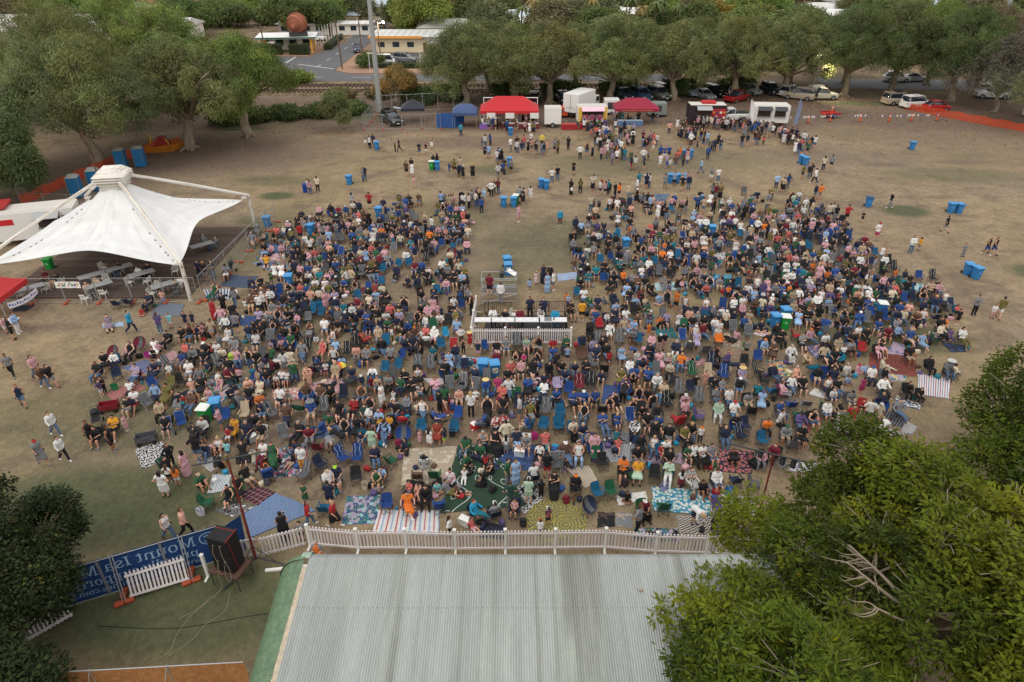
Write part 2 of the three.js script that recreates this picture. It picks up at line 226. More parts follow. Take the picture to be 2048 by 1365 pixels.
/*TREES*/
function parkTree(name,label,x,z,o,turn=0,group){const t=thing(name,label,'tree',[x,0,z],turn,group);growTree(t,o);return t;}
const farG='weeping figs along the far side of the field';
const FAR=[
[-7.2,-112.5,12.6,7.4,'weeping fig with its crown beside the yellowing tree, behind the blue gazebo',0],[0.2,-114.5,11.8,6.4,'weeping fig standing just behind the big red gazebo and goal',0],[6.0,-113,12.3,6.6,'weeping fig with a pale forked trunk right behind the white box truck',0],
[15.9,-114.4,12.4,6.6,'weeping fig with a pale forked trunk behind the maroon gazebo',0],[26.5,-115.6,12.2,6.8,'weeping fig with a pale trunk behind the red and black food trailer',0],[36.6,-117.5,12.8,6.8,'weeping fig with its trunk beside the red utility',0],[45.5,-118.5,12.6,6.4,'weeping fig above the beige utility with a rear spare wheel',0],
[55.3,-118.7,14.5,7.2,'tall fig with twin pale trunks right of the light tower',1],[64.6,-121.5,15.2,7.4,'tall dark trunked fig between the light tower and the parked red hatchback',1],[71,-114.5,14.6,7.2,'tall fig just behind the three cars parked at the right side',1],
];
FAR.forEach(([x,z,h,rad,label,k],i)=>parkTree('weeping_fig',label,x,z,{seed:100+i,h,rad:rad*1.08,base:.24,trunkR:.55,lobes:32,clumps:4300,geo:gWeep[i%2],mat:k?mTownG:mWeep,yj:.07,toneR:[.7,1.25],hang:1.2,lobeR:[.16,.33],flat:.95,twigs:2,gap:.42,hue:[.05*(i%3),.04*(i%2),0]},i,farG));
[[-4,-121.5,11.5,6],[10.5,-121,11.5,6.2],[21,-122,12,6.4],[31.5,-123.5,12,6.4],[41.5,-124.5,12,6]].forEach(([x,z,h,rad],i)=>parkTree('weeping_fig','shadowed weeping fig in the second row behind '+['the red gazebo','the white box truck','the maroon gazebo','the red and black food trailer','the red utility'][i],x,z,{seed:130+i,h,rad,base:.3,trunkR:.45,lobes:18,clumps:3200,geo:gWeep[i%2],mat:mWeep,hang:.9,flat:.9},i,farG));
const LEFT=[
[-40.9,-86.7,14.0,8.6,'big dark fig with a pale bare trunk nearest the open ground at the left',mWeep],[-48.3,-78.9,15,9,'big dark fig rising behind the two blue portable toilets near the marquee mast',mWeep],[-50.5,-62.5,11.2,6.6,'fig with a thick grey trunk at the left edge beside the orange mesh fence',mTownG],[-35.6,-93,13.4,8,'lime green spreading tree at the right end of the left hand row',mLime],
[-58,-70.5,13,7.6,'dark fig at the far left behind the orange mesh fence',mTownG],[-56.5,-92,16,9,'olive fig in the second row above the orange fenced machinery',mWeepL],[-48,-101,16,8.8,'bright green fig standing behind the pale trunked fig at the left',mLime],[-66,-104,17,9.5,'loose olive green tree far back at the left against white roofs',mWeepL],[-76,-92,15.5,9,'dark tree at the far left edge behind the others',mTownG],[-61,-115,17,8.5,'thin light green tree in front of the long white roof',mLime],
];
LEFT.forEach(([x,z,h,rad,label,m],i)=>parkTree('fig_tree',label,x,z,{seed:160+i,h,rad,base:.26,trunkR:.62,lobes:30,clumps:i<4?5600:3600,geo:gWeep[i%2],mat:m,yj:.07,toneR:[.7,1.25],hang:.7,lobeR:[.16,.34],flat:.9,twigs:2,gap:i>6?.46:.41},i*1.3,'trees along the left side of the field'));
parkTree('small_tree','small slender tree standing alone on the bare ground beyond the field edge',-23.8,-95.7,{seed:181,h:5.4,rad:2.3,base:.28,trunkR:.14,lobes:10,clumps:700,geo:gWeep[0],mat:mWeep,hang:.3});
parkTree('yellowing_tree','rounded tree with yellow and orange leaves beside the tall light pole',-17.9,-111.5,{seed:182,h:6.2,rad:3.3,base:.18,trunkR:.2,lobes:12,clumps:1300,geo:gWeep[1],mat:mYell,hang:.5,dry:.12,gap:.38});
parkTree('bare_tree','half bare grey brown tree at the far right behind the orange mesh',73.5,-107,{seed:183,h:11.5,rad:6.5,base:.22,trunkR:.3,lobes:18,clumps:1500,geo:gWeep[0],mat:mGrey,hang:.6,twigs:4,gap:.4});
parkTree('bare_tree','grey thin leaved tree overhanging the orange mesh fence at the right edge',74,-96,{seed:184,h:11,rad:6.5,base:.25,trunkR:.32,lobes:18,clumps:2300,geo:gWeep[1],mat:mTown,hang:.8,twigs:3,gap:.36});
parkTree('bare_tree','twiggy grey tree high at the far right edge behind the car park',85,-112,{seed:185,h:14,rad:8,base:.25,trunkR:.35,lobes:20,clumps:2200,geo:gWeep[1],mat:mGrey,hang:.6,twigs:3,gap:.4});
for(const[i,q]of[[60,-130,13,7,mTownG],[74,-128,14,7.5,mLime],[50,-129,12.5,6.8,mWeep],[82,-126,14,7.5,mTan]].entries())parkTree('fig_tree',['green tree behind the twin trunked tall fig','lighter green tree behind the dark trunked fig at the right','olive tree behind the light tower','brownish dry tree at the right behind the sealed road'][i],q[0],q[1],{seed:190+i,h:q[2],rad:q[3],base:.25,trunkR:.4,lobes:18,clumps:2600,geo:gWeep[i%2],mat:q[4],hang:.5},i);

parkTree('broadleaf_fig','large glossy green fig with bare pale limbs right of the iron roof',13.2,-14.5,{seed:201,h:9.9,rad:6.5,hole:[-2.7,8.0,1.2,1.05],yj:.17,toneR:[.42,1.45],base:.36,trunkR:.36,lobes:30,clumps:19000,geo:gFig[0],mat:mFig,bark:barkPale,lobeR:[.17,.27],flat:.8,twigs:4,gap:.47,dry:.014,hue:[.16,.06,0],cs:[.8,1.5]});
parkTree('broadleaf_fig','tall glossy green fig at the right edge, behind the fig beside the roof',25.4,-20.4,{seed:202,h:13.2,rad:7.3,yj:.2,toneR:[.42,1.4],base:.1,trunkR:.4,lobes:32,clumps:20000,geo:gFig[1],mat:mFig,bark:barkPale,lobeR:[.17,.28],flat:.85,twigs:5,gap:.42,dry:.01,cs:[.8,1.5]});
parkTree('broadleaf_fig','lower fig leaning over the near right corner of the iron roof',10.2,-10.7,{seed:203,h:8.6,rad:4.3,yj:.12,toneR:[.5,1.4],base:.5,trunkR:.24,lobes:17,clumps:9000,geo:gFig[0],mat:mFig,bark:barkPale,lobeR:[.2,.42],flat:.72,twigs:4,gap:.44,dry:.012,lean:-1.7,hue:[.1,.05,0],cs:[.8,1.4]});
parkTree('broadleaf_fig','glossy fig filling the near right corner in front of the bare limbs',17.5,-9.6,{seed:205,h:8.8,rad:4.8,yj:.17,toneR:[.42,1.4],base:.45,trunkR:.28,lobes:16,clumps:9500,geo:gFig[1],mat:mFig,bark:barkPale,lobeR:[.2,.32],flat:.8,twigs:5,gap:.42,dry:.012,hue:[.12,.05,0],cs:[.8,1.4]});
parkTree('broadleaf_fig','glossy fig between the tall right edge fig and the one with bare limbs',20.6,-16.6,{seed:207,h:10.2,rad:5.2,yj:.15,toneR:[.42,1.4],base:.3,trunkR:.28,lobes:17,clumps:10000,geo:gFig[0],mat:mFig,bark:barkPale,lobeR:[.2,.32],flat:.8,twigs:3,gap:.42,dry:.012,hue:[.12,.05,0],cs:[.8,1.5]});
parkTree('dark_fig','dark green broadleaf tree at the near left, in front of the blue banner',-21.1,-17.0,{seed:204,h:7.1,rad:4.4,base:.16,trunkR:.35,lobes:30,clumps:15000,geo:gFig[1],mat:mFigD,bark:barkDark,lobeR:[.17,.36],flat:.95,twigs:2,gap:.38,dry:.03,cs:[.8,1.4]});
parkTree('dark_fig','dark green broadleaf tree filling the bottom left corner',-18.9,-12.6,{seed:206,h:5.6,rad:3.6,base:.14,trunkR:.28,lobes:22,clumps:9000,geo:gFig[0],mat:mFigD,bark:barkDark,lobeR:[.2,.4],flat:.95,twigs:2,gap:.36,dry:.03,cs:[.8,1.4]});

function bush(name,label,x,z,h,rad,m,seed,cat='bush',group){const t=thing(name,label,cat,[x,0,z],0,group);growTree(t,{seed,h,rad,base:.12,trunkR:.08,lobes:6,clumps:Math.round(240*rad),geo:gTown,mat:m,flat:.7,gap:.25,lobeR:[.4,.6],cs:[.5,.9]});}
[[-41,-100],[-37,-101.5],[-33,-103],[-28.5,-104.5],[-24.5,-106.5]].forEach(([x,z],i)=>bush('bush','dark low bush on the left back edge, '+['nearest the left trees','second from the left trees','in the middle of its row','second from the small slender tree','beside the small slender tree'][i],x,z,1.6,2.2,mTownG,220+i,'bush','bushes along the back edge'));
[[-15,-113.5],[-11,-116],[0,-118],[8,-118.5],[18,-119.5],[28,-121],[38,-122]].forEach(([x,z],i)=>bush('bush','dark bush under the far trees behind '+['the yellowing tree','the black gazebo','the red gazebo','the box truck','the maroon gazebo','the red and black food trailer','the white food trailer'][i],x,z,2.2,2.8,mTownG,230+i,'bush','bushes under the far trees'));
[[-39.5,-130.6,1.6,2.6],[-28,-115.5,1.6,2],[-22,-117,1.3,1.8]].forEach(([x,z,h,rad],i)=>bush('bush','scrubby bush in the railway corridor '+['below the road junction','left of the tall light pole','right beside the tall light pole'][i],x,z,h,rad,[mLime,mTan,mTan][i],240+i));

// ---------- stage building with the curved iron roof ----------
const white=M(srgb(228,228,224),.55),offWhite=M(srgb(206,203,196),.7),steel=M(srgb(150,152,154),.4,{metalness:.7}),galv=M(srgb(168,170,170),.5,{metalness:.4}),black=M(srgb(26,26,28),.7),rubber=M(srgb(30,30,31),.85),darkGrey=M(srgb(62,64,66),.7),orangePl=M(srgb(166,76,48),.65),brownWood=M(srgb(86,64,52),.85);
{
const t=thing('stage_building','open stage building with a grey green corrugated iron roof and green curved side','stage',[0,0,0]);
const X0=-6.62,X1=8.45,ZF=-15.9,Z1=-7.2,S=Math.tan(7*Math.PI/180),HY=6.4,PITCH=.0762,R=.55;
const prof=[];
for(let i=0;i<=14;i++){const z=lerp(Z1,ZF+R,i/14);prof.push([z,HY-(z-(ZF+R))*S]);}
for(let i=1;i<=9;i++){const a=i/9*1.75,a0=7*Math.PI/180;prof.push([ZF+R-(Math.sin(a+a0)-Math.sin(a0))*R,HY+(Math.cos(a+a0)-Math.cos(a0))*R]);}
const grimeAndShade=tex(2048,1024,(u,v)=>{const x=u*15.5,vly=sstep(.1,.9,-Math.cos(x/PITCH*6.2832)),s=fbm(x*3.1,v*3,4),st=Math.pow(noise(x*1.31+4,3.5),5)*.9+.6*Math.pow(noise(x*5.3,v*.8+9),6),sp=fbm(x*14,v*60,3),k=1-.12*vly*(.5+s)-.46*st*sstep(.2,.7,s+.2)-.10*(s-.5)+.06*(sp-.5),row=[.06,.27,.48,.69,.9].some((r)=>Math.abs(v-r)<.0011)&&Math.abs((x/.1524)%1-.5)<.1?.72:1;return[172*k*row,178*k*row,175*(k-.08*st)*row];});  // streaks and dirt; shade of the rib valleys is painted in as darker lines
const rm=new THREE.MeshPhysicalMaterial({map:grimeAndShade,roughness:.5,metalness:.12,side:THREE.DoubleSide});
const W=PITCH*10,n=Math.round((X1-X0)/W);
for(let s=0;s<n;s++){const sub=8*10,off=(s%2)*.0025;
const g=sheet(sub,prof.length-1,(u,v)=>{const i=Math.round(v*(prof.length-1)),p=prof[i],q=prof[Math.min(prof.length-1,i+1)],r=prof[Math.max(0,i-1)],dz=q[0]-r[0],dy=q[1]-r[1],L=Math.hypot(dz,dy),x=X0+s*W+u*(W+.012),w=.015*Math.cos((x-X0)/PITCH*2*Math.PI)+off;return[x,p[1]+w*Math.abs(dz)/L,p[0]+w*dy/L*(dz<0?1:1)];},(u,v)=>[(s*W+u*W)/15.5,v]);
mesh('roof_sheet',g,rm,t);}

const gutter=M(srgb(176,164,140),.7),greenT=tex(256,256,(u,v)=>{const q=fbm(u*20,v*8,4),p=fbm(u*5,v*40,3);return[98+34*(q-.5)+20*(p-.5),124+34*(q-.5)+20*(p-.5),96+30*(q-.5)+18*(p-.5)];});
const green=new THREE.MeshPhysicalMaterial({map:greenT,roughness:.5,side:THREE.DoubleSide});
mesh('gutter',sheet(2,30,(u,v)=>{const z=lerp(Z1,ZF+R+.25,v);return[X0-.15+u*.145,HY-(z-(ZF+R))*S-.02+.018*Math.cos(u*6.28),z];}),new THREE.MeshStandardMaterial({roughness:.85,side:THREE.DoubleSide,map:tex(64,512,(u,v)=>{const q=fbm(u*8,v*90,4);return[184+80*(q-.5),172+76*(q-.5),150+70*(q-.5)];})}),t);
mesh('side_cladding',sheet(12,900,(u,v)=>{const z=lerp(Z1,ZF+.55,v),a=u*1.75,y0=HY-(z-(ZF+R))*S,w=.016*Math.cos(z/PITCH*2*Math.PI),r=.86+w;return[X0-.16-Math.sin(a)*r,y0-.86-.03+Math.cos(a)*r,z];},(u,v)=>[u,v*8]),green,t);
const cap=mb();
const capG=sheet(12,14,(u,v)=>{const a=u*1.75,b=v*1.6,r=.9,y0=HY;const z=ZF+.62-Math.sin(b)*.42;return[X0-.16-Math.sin(a)*r*(1-.05*v)+.1*v,y0-.86+Math.cos(a)*r-(1-Math.cos(b))*.4+.012,z];});
mesh('corner_flashing',capG,green,t);
const fl=mb();for(let i=0;i<10;i++){const a=i/10*1.6,b=(i+1)/10*1.6,R2=R+.04;const P=(q,x)=>[x,HY+(Math.cos(q)-1)*R2+.03,ZF+R-Math.sin(q)*R2];fl.quad(P(a,X0-.28),P(a,X0+.02),P(b,X0+.02),P(b,X0-.28));}
fl.build('barge_flashing',M(srgb(150,172,158),.5),t);
const wall=M(srgb(190,180,158),.8),wl=mb();wl.box(X1-X0-.1,5.0,.2,(X0+X1)/2,2.5,Z1+1.4);wl.build('rear_wall',wall,t);mb().box(.2,5.0,7.6,X0+.2,2.5,Z1-2.6).build('side_wall',wall,t);mb().box(.2,5.0,7.6,X1-.2,2.5,Z1-2.6).build('side_wall',wall,t);
mb().box(X1-X0,1.1,8.2,(X0+X1)/2,.55,Z1-3.6).build('stage_floor',brownWood,t);
for(let i=0;i<4;i++)mb().tube([X0+.3+i*(X1-X0-.6)/3,1.1,ZF+.7],[X0+.3+i*(X1-X0-.6)/3,HY-.1,ZF+.7],.07,.07,10).build('post',steel,t);

const lf=mesh('fallen_leaf',sheet(4,6,(u,v)=>{const w=Math.sin(v*Math.PI)*.09;return[4.0+(u-.5)*2*w+.03*v,6.2+.05*Math.abs(u-.5)*2+.05*v*v,-14.25+(v-.5)*.2];}),M(srgb(168,104,64),.8));tag(lf,'brown curled dry leaf lying on the corrugated roof','leaf');lf.position.set(0,.018,0);
}

// ---------- white picket fences ----------
const picketM=[M(srgb(214,208,208),.6),M(srgb(206,200,201),.6),M(srgb(220,216,214),.6)];
const picketGeo=(()=>{const m=mb();m.box(.08,1.04,.022,0,.62,0);m.add(new THREE.SphereGeometry(.048,8,6),m.mat(0,1.17,0));return m.geo();})();
const postGeo=(()=>{const m=mb();m.box(.12,1.3,.12,0,.65,0);m.box(.15,.03,.15,0,1.315,0);m.add(new THREE.ConeGeometry(.1,.06,4),m.mat(0,1.36,0,0,Math.PI/4));m.box(.1,.03,.5,0,.02,.1);return m.geo();})();
function fenceSpan(t,a,b,posts=[1,1]){
const dx=b[0]-a[0],dz=b[1]-a[1],L=Math.hypot(dx,dz),ry=Math.atan2(-dz,dx),n=Math.max(2,Math.round((L-.16)/.15));
const at=(s,y)=>[a[0]+dx*s-t.position.x,y,a[1]+dz*s-t.position.z];
for(let i=0;i<n;i++){const k=mesh('picket',picketGeo,picketM[i*7%3],t);k.position.set(...at((i+.5)/n*(1-.14/L)+.07/L,0));k.rotation.y=ry;k.rotation.z=(hash2(i,L*100)-.5)*.015;}
for(const y of[.17,1.06]){const r=mesh('rail',new THREE.BoxGeometry(L-.12,.09,.05),picketM[0],t);r.position.set(...at(.5,y));r.rotation.y=ry;r.position.x+=Math.sin(ry)*.037;r.position.z+=Math.cos(ry)*.037;}
posts.forEach((p,i)=>{if(!p)return;const k=mesh('post',postGeo,white,t);k.position.set(...at(i,0));k.rotation.y=ry;});
}
{
const P=[[-9.16,-21.7],[-6.93,-21.46],[-4.76,-21.46],[-2.54,-21.40],[-.30,-21.43],[1.93,-21.46],[4.18,-21.50],[6.41,-21.26],[8.65,-21.17],[10.85,-21.0],[13.0,-20.9]];
const f=thing('picket_fence','long white picket fence between the crowd and the iron roofed stage','fence',[0,0,-21.4]);
for(let i=0;i+1<P.length;i++)fenceSpan(f,P[i],P[i+1],[1,i===P.length-2?1:0]);
const f2=thing('picket_fence','angled white picket panel joining the long fence beside the red lighting mast','fence',[-10.2,0,-21.3]);fenceSpan(f2,[-9.28,-21.68],[-11.15,-20.98],[0,0]);
const f3=thing('picket_fence','short white picket piece between the speaker stack and the lighting mast','fence',[-11.6,0,-21]);fenceSpan(f3,[-11.2,-21.05],[-12.25,-20.8],[0,0]);
const f4=thing('picket_fence_section','loose white picket panel leaning against the blue banner','fence panel',[0,0,0]);fenceSpan(f4,[-1.2,0],[1.2,0],[0,0]);f4.position.set(-14.85,.05,-19.2);f4.rotation.set(-.38,.41,0,'YXZ');
const f5=thing('picket_fence_section','white picket panel lying half hidden under the dark near left tree','fence panel',[0,0,0]);fenceSpan(f5,[-1.2,0],[1.2,0],[0,0]);f5.position.set(-18.5,.14,-17.0);f5.rotation.set(-1.32,.8,0,'YXZ');
const f6=thing('fence_post','white fence post with a cap standing beside the speaker platform','post',[-13.15,0,-20.0]);mesh('post',postGeo,white,f6);
const bar=mb().rbox(2.0,.12,.14,.02,0,0,0).build('fence_rail',white);tag(bar,'white fence rail lying on the grass behind the picket fence','rail');bar.position.set(-9.75,.07,-20.35);bar.rotation.y=.13;

const e1=thing('picket_fence','white picket fence along the front of the judges platform','fence',[0,0,-39.2]);fenceSpan(e1,[-2.7,-39.2],[-.45,-39.2]);fenceSpan(e1,[-.45,-39.2],[1.75,-39.2],[0,1]);fenceSpan(e1,[1.75,-39.2],[3.95,-39.2],[0,1]);
const e2=thing('picket_fence','white picket fence along the left side of the judges platform','fence',[-2.75,0,-41]);fenceSpan(e2,[-2.78,-39.3],[-2.7,-41.6],[0,1]);fenceSpan(e2,[-2.7,-41.6],[-2.6,-43.7],[0,1]);
}

// ---------- temporary fencing, banner, speaker, mast ----------
const wireGeo=(()=>{const m=mb();for(let i=0;i<27;i++)m.tube([-1.13+i*.087,.12,0],[-1.13+i*.087,2.02,0],.0022,.0022,3);for(let i=0;i<9;i++)m.tube([-1.15,.16+i*.22,.004],[1.15,.16+i*.22,.004],.0022,.0022,3);return m.geo();})();
const frameGeo=(()=>{const m=mb();for(const s of[-1,1])m.tube([s*1.17,.05,0],[s*1.17,2.1,0],.021,.021,6);for(const y of[.1,2.06])m.tube([-1.17,y,0],[1.17,y,0],.018,.018,6);return m.geo();})();
const footGeo=(()=>{const m=mb();for(const s of[-1,1])m.rbox(.34,.15,.24,.05,s*.18,.075,0);m.box(.12,.1,.1,0,.08,0);return m.geo();})();
function tempFence(t,a,b,{feet=true,wires=true,first=true}={}){
const dx=b[0]-a[0],dz=b[1]-a[1],L=Math.hypot(dx,dz),n=Math.max(1,Math.round(L/2.4)),ry=Math.atan2(-dz,dx),sc=L/n/2.4;
for(let i=0;i<n;i++){const p=[a[0]+dx*(i+.5)/n-t.position.x,0,a[1]+dz*(i+.5)/n-t.position.z];for(const[nm,g,m]of wires?[['panel_frame',frameGeo,galv],['wire_mesh',wireGeo,galv]]:[['panel_frame',frameGeo,galv]]){const k=mesh(nm,g,m,t);k.position.set(...p);k.rotation.y=ry;k.scale.x=sc;if(nm==='wire_mesh')k.userData.kind='stuff';}}
if(feet)for(let i=first?0:1;i<=n;i++){const k=mesh('fence_foot',footGeo,orangePl,t);k.position.set(a[0]+dx*i/n-t.position.x,0,a[1]+dz*i/n-t.position.z);k.rotation.y=ry+Math.PI/2;}
}
{
const A=[-19.0,-18.05],B=[-12.6,-20.93],t=thing('banner_fence','blue printed banner tied to a temporary fence, its white lettering seen reversed from behind','banner fence',[-15.8,0,-19.49]);
const dx=B[0]-A[0],dz=B[1]-A[1],L=Math.hypot(dx,dz),ry=Math.atan2(-dz,dx);
tempFence(t,A,B,{feet:false,wires:false});
const bt=canvasTex(2048,600,(c,w,h)=>{c.fillStyle='#123f77';c.fillRect(0,0,w,h);for(let i=0;i<60;i++){c.fillStyle=`rgba(8,36,74,${.12 + .1 * hash2(i, 3)})`;c.fillRect(0,i*10,w,4);}c.fillStyle='#93b2cd';c.strokeStyle='#93b2cd';c.save();c.translate(w,0);c.scale(-1,1);c.font='215px serif';c.fillText('Mount Isa Mines',300,235);c.font='170px serif';c.fillText('proudly supporting',300,405);c.font='110px serif';c.fillText('www.mountisamines.com.au',300,535);c.lineWidth=14;c.beginPath();c.arc(160,170,95,0,7);c.stroke();c.beginPath();c.arc(160,170,52,.6,5.6);c.stroke();c.restore();});
bt.wrapS=THREE.ClampToEdgeWrapping;
const bm=new THREE.MeshPhysicalMaterial({map:bt,roughness:.75,side:THREE.DoubleSide});
const g=sheet(60,10,(u,v)=>[(u-.5)*L,.06+v*2.02,-.05+.03*Math.sin(u*22)*(1-v)+.02*Math.sin(u*60+v*4)]);const k=mesh('banner',g,bm,t);k.rotation.y=ry;
for(const[s,dd]of[[.41,.7],[.78,.7]]){const px=dx*(s-.5),pz=dz*(s-.5),nx=Math.sin(ry)*dd,nz=Math.cos(ry)*dd,m=mb();for(const o of[-.05,.08])m.tube([px+o,2.15,pz],[px+nx+o,.12,pz+nz],.022,.022,6);m.tube([px,.1,pz],[px+nx,.12,pz+nz],.02,.02,6);m.build('brace',galv,t);for(const q of[.15,1]){const f=mesh('fence_foot',footGeo,orangePl,t);f.scale.setScalar(1.1);f.position.set(px+nx*q,0,pz+nz*q);f.rotation.y=ry+(q===1?.1:1.4);}}
const o=thing('banner','edge of another blue banner standing between the speaker stack and the mast','banner',[-12.2,0,-21.15]);mesh('banner_cloth',sheet(8,8,(u,v)=>[(u-.5)*.5+.1*v,v*2.1,.35-.7*u]),M(srgb(22,66,122),.75),o);mb().tube([-.25,0,.35],[-.15,2.15,.35],.02).build('pole',galv,o);
}
{
const t=thing('speaker_stack','tall black speaker stack with dangling cables on a wooden platform, seen from behind','speaker',[-11.95,0,-19.85],-.28);t.scale.set(.8,.84,.8);
const b=M(srgb(24,24,26),.75),cab=mb();cab.rbox(1.15,1.12,.95,.03,0,1.58,0);cab.build('cabinet',b,t);mb().rbox(1.15,1.12,.95,.03,0,2.715,0).build('cabinet',b,t);
mb().box(.02,2.2,.02,.58,2.1,.2,.12).box(.02,.02,1.0,.58,3.27,0).box(1.16,.02,.02,0,3.275,-.3).build('red_strap',M(srgb(170,34,40),.6),t);
for(const[x,y]of[[-.22,1.75],[.2,1.78],[-.22,2.85],[.2,2.9]])mb().box(.12,.06,.03,x,y,.48).box(.05,.05,.06,x,y-.01,.51).build('socket',steel,t);
mb().box(1.75,.07,1.35,0,.985,.05).build('platform_top',brownWood,t);for(const[x,z]of[[-.8,-.55],[.8,-.55],[-.8,.65],[.8,.65]])mb().tube([x,0,z],[x,.95,z],.03).build('leg',darkGrey,t);
const cable=M(srgb(150,138,118),.8),cb=(pts)=>{const c=new THREE.CatmullRomCurve3(pts.map((p)=>new THREE.Vector3(...p)));mesh('cable',new THREE.TubeGeometry(c,40,.014,5),cable,t);};
cb([[-.22,2.84,.54],[-.24,2.4,.62],[-.12,1.7,.62],[-.2,1.25,.62],[-.05,1.1,.72],[.12,1.2,.7]]);cb([[.2,2.88,.54],[.3,2.3,.62],[.52,1.6,.66],[.56,1.0,.72],[.42,.75,.78],[.26,1.0,.74],[.22,1.7,.6]]);cb([[-.2,1.74,.54],[-.26,1.3,.66],[-.2,.9,.76],[-.1,.3,.85],[-.3,.03,1.2],[-.6,.02,2.1],[-1.2,.02,3.0]]);
const gl=(nm,pts,lab)=>{const c=new THREE.CatmullRomCurve3(pts.map(([x,z])=>new THREE.Vector3(x,.018,z)));tag(mesh('cable',new THREE.TubeGeometry(c,60,.013,5),nm),lab,'cable');};
gl(cable,[[-11.9,-19.2],[-11.8,-18.2],[-12.3,-17.6],[-12.6,-16.9],[-13.4,-16.0]],'pale cable trailing over the grass from the speaker stack to the brown screen');gl(cable,[[-12.6,-18.9],[-13.1,-17.9],[-13.3,-17.1],[-13.3,-16.3],[-14.2,-15.7]],'pale cable trailing beside another, further left behind the speaker stack');gl(black,[[-16.6,-17.5],[-13.5,-17.4],[-10.5,-18.0],[-8,-18.3]],'thin black cable running across the dark grass towards the green roof side');
}
function mast(name,label,x,z,turn,h,barA,barB){
const t=thing(name,label,'lighting mast',[x,0,z],turn),rust=M(srgb(112,44,38),.65);
mb().tube([0,.35,0],[0,h*.55,0],.055).tube([0,h*.55,0],[0,h,0],.04).build('pole',rust,t);
for(const a of[.3,2.4,4.5])mb().tube([0,.5,0],[Math.cos(a)*1.7,.04,Math.sin(a)*1.7],.04).tube([0,1.2,0],[Math.cos(a)*.9,.3,Math.sin(a)*.9],.022).build('leg',darkGrey,t);
mb().tube([-barA,h,.15],[barB,h+.02,-.15],.035).build('crossbar',darkGrey,t);
for(const s of[.35,.75,-.5]){const m=mb();m.add(new THREE.CylinderGeometry(.11,.1,.34,12),m.mat(s,h-.22,-.12,-.9,0,0));m.tube([s,h,0],[s,h-.15,-.06],.015);m.build('stage_lamp',black,t);}
}
mast('lighting_mast','tall rusty red lighting mast on three legs beside the speaker stack',-11.22,-20.6,.2,6.1,1.3,1.7);
mast('lighting_mast','rusty red lighting mast with lamps rising out of the big fig at the right',10.35,-20.7,-.5,6.2,1.7,1.3);
{
const t=thing('shade_screen','brown shade cloth screen on a steel fence at the bottom left','screen',[-12,0,-15.0]);
const ct=tex(512,256,(u,v)=>{const q=fbm(u*30,v*14,4),w=hash2(u*512,v*256);return[156+50*(q-.5)+18*w,108+40*(q-.5)+16*w,62+30*(q-.5)+12*w];});
const cm=new THREE.MeshPhysicalMaterial({map:ct,roughness:.9,side:THREE.DoubleSide});
for(let i=0;i<3;i++){mesh('cloth',sheet(16,8,(u,v)=>[-5.2+(i+u)*2.6,.03+v*2.0-.05*Math.sin(u*Math.PI)*(1-v),.9-(i+u)*.16*1-.25*(1-v)*Math.sin(u*3.1)+.02*Math.sin(u*30)]),cm,t);mb().tube([-5.2+i*2.6,2.05,.9-i*.16],[-2.6+i*2.6,2.05,.74-i*.16],.024).build('rail',galv,t);mb().tube([-5.2+i*2.6,0,.9-i*.16],[-5.2+i*2.6,2.1,.9-i*.16],.025).tube([-5.2+i*2.6,2.0,.95-i*.16],[-5.5+i*2.6,.05,1.9-i*.16],.02).build('post',galv,t);}
}
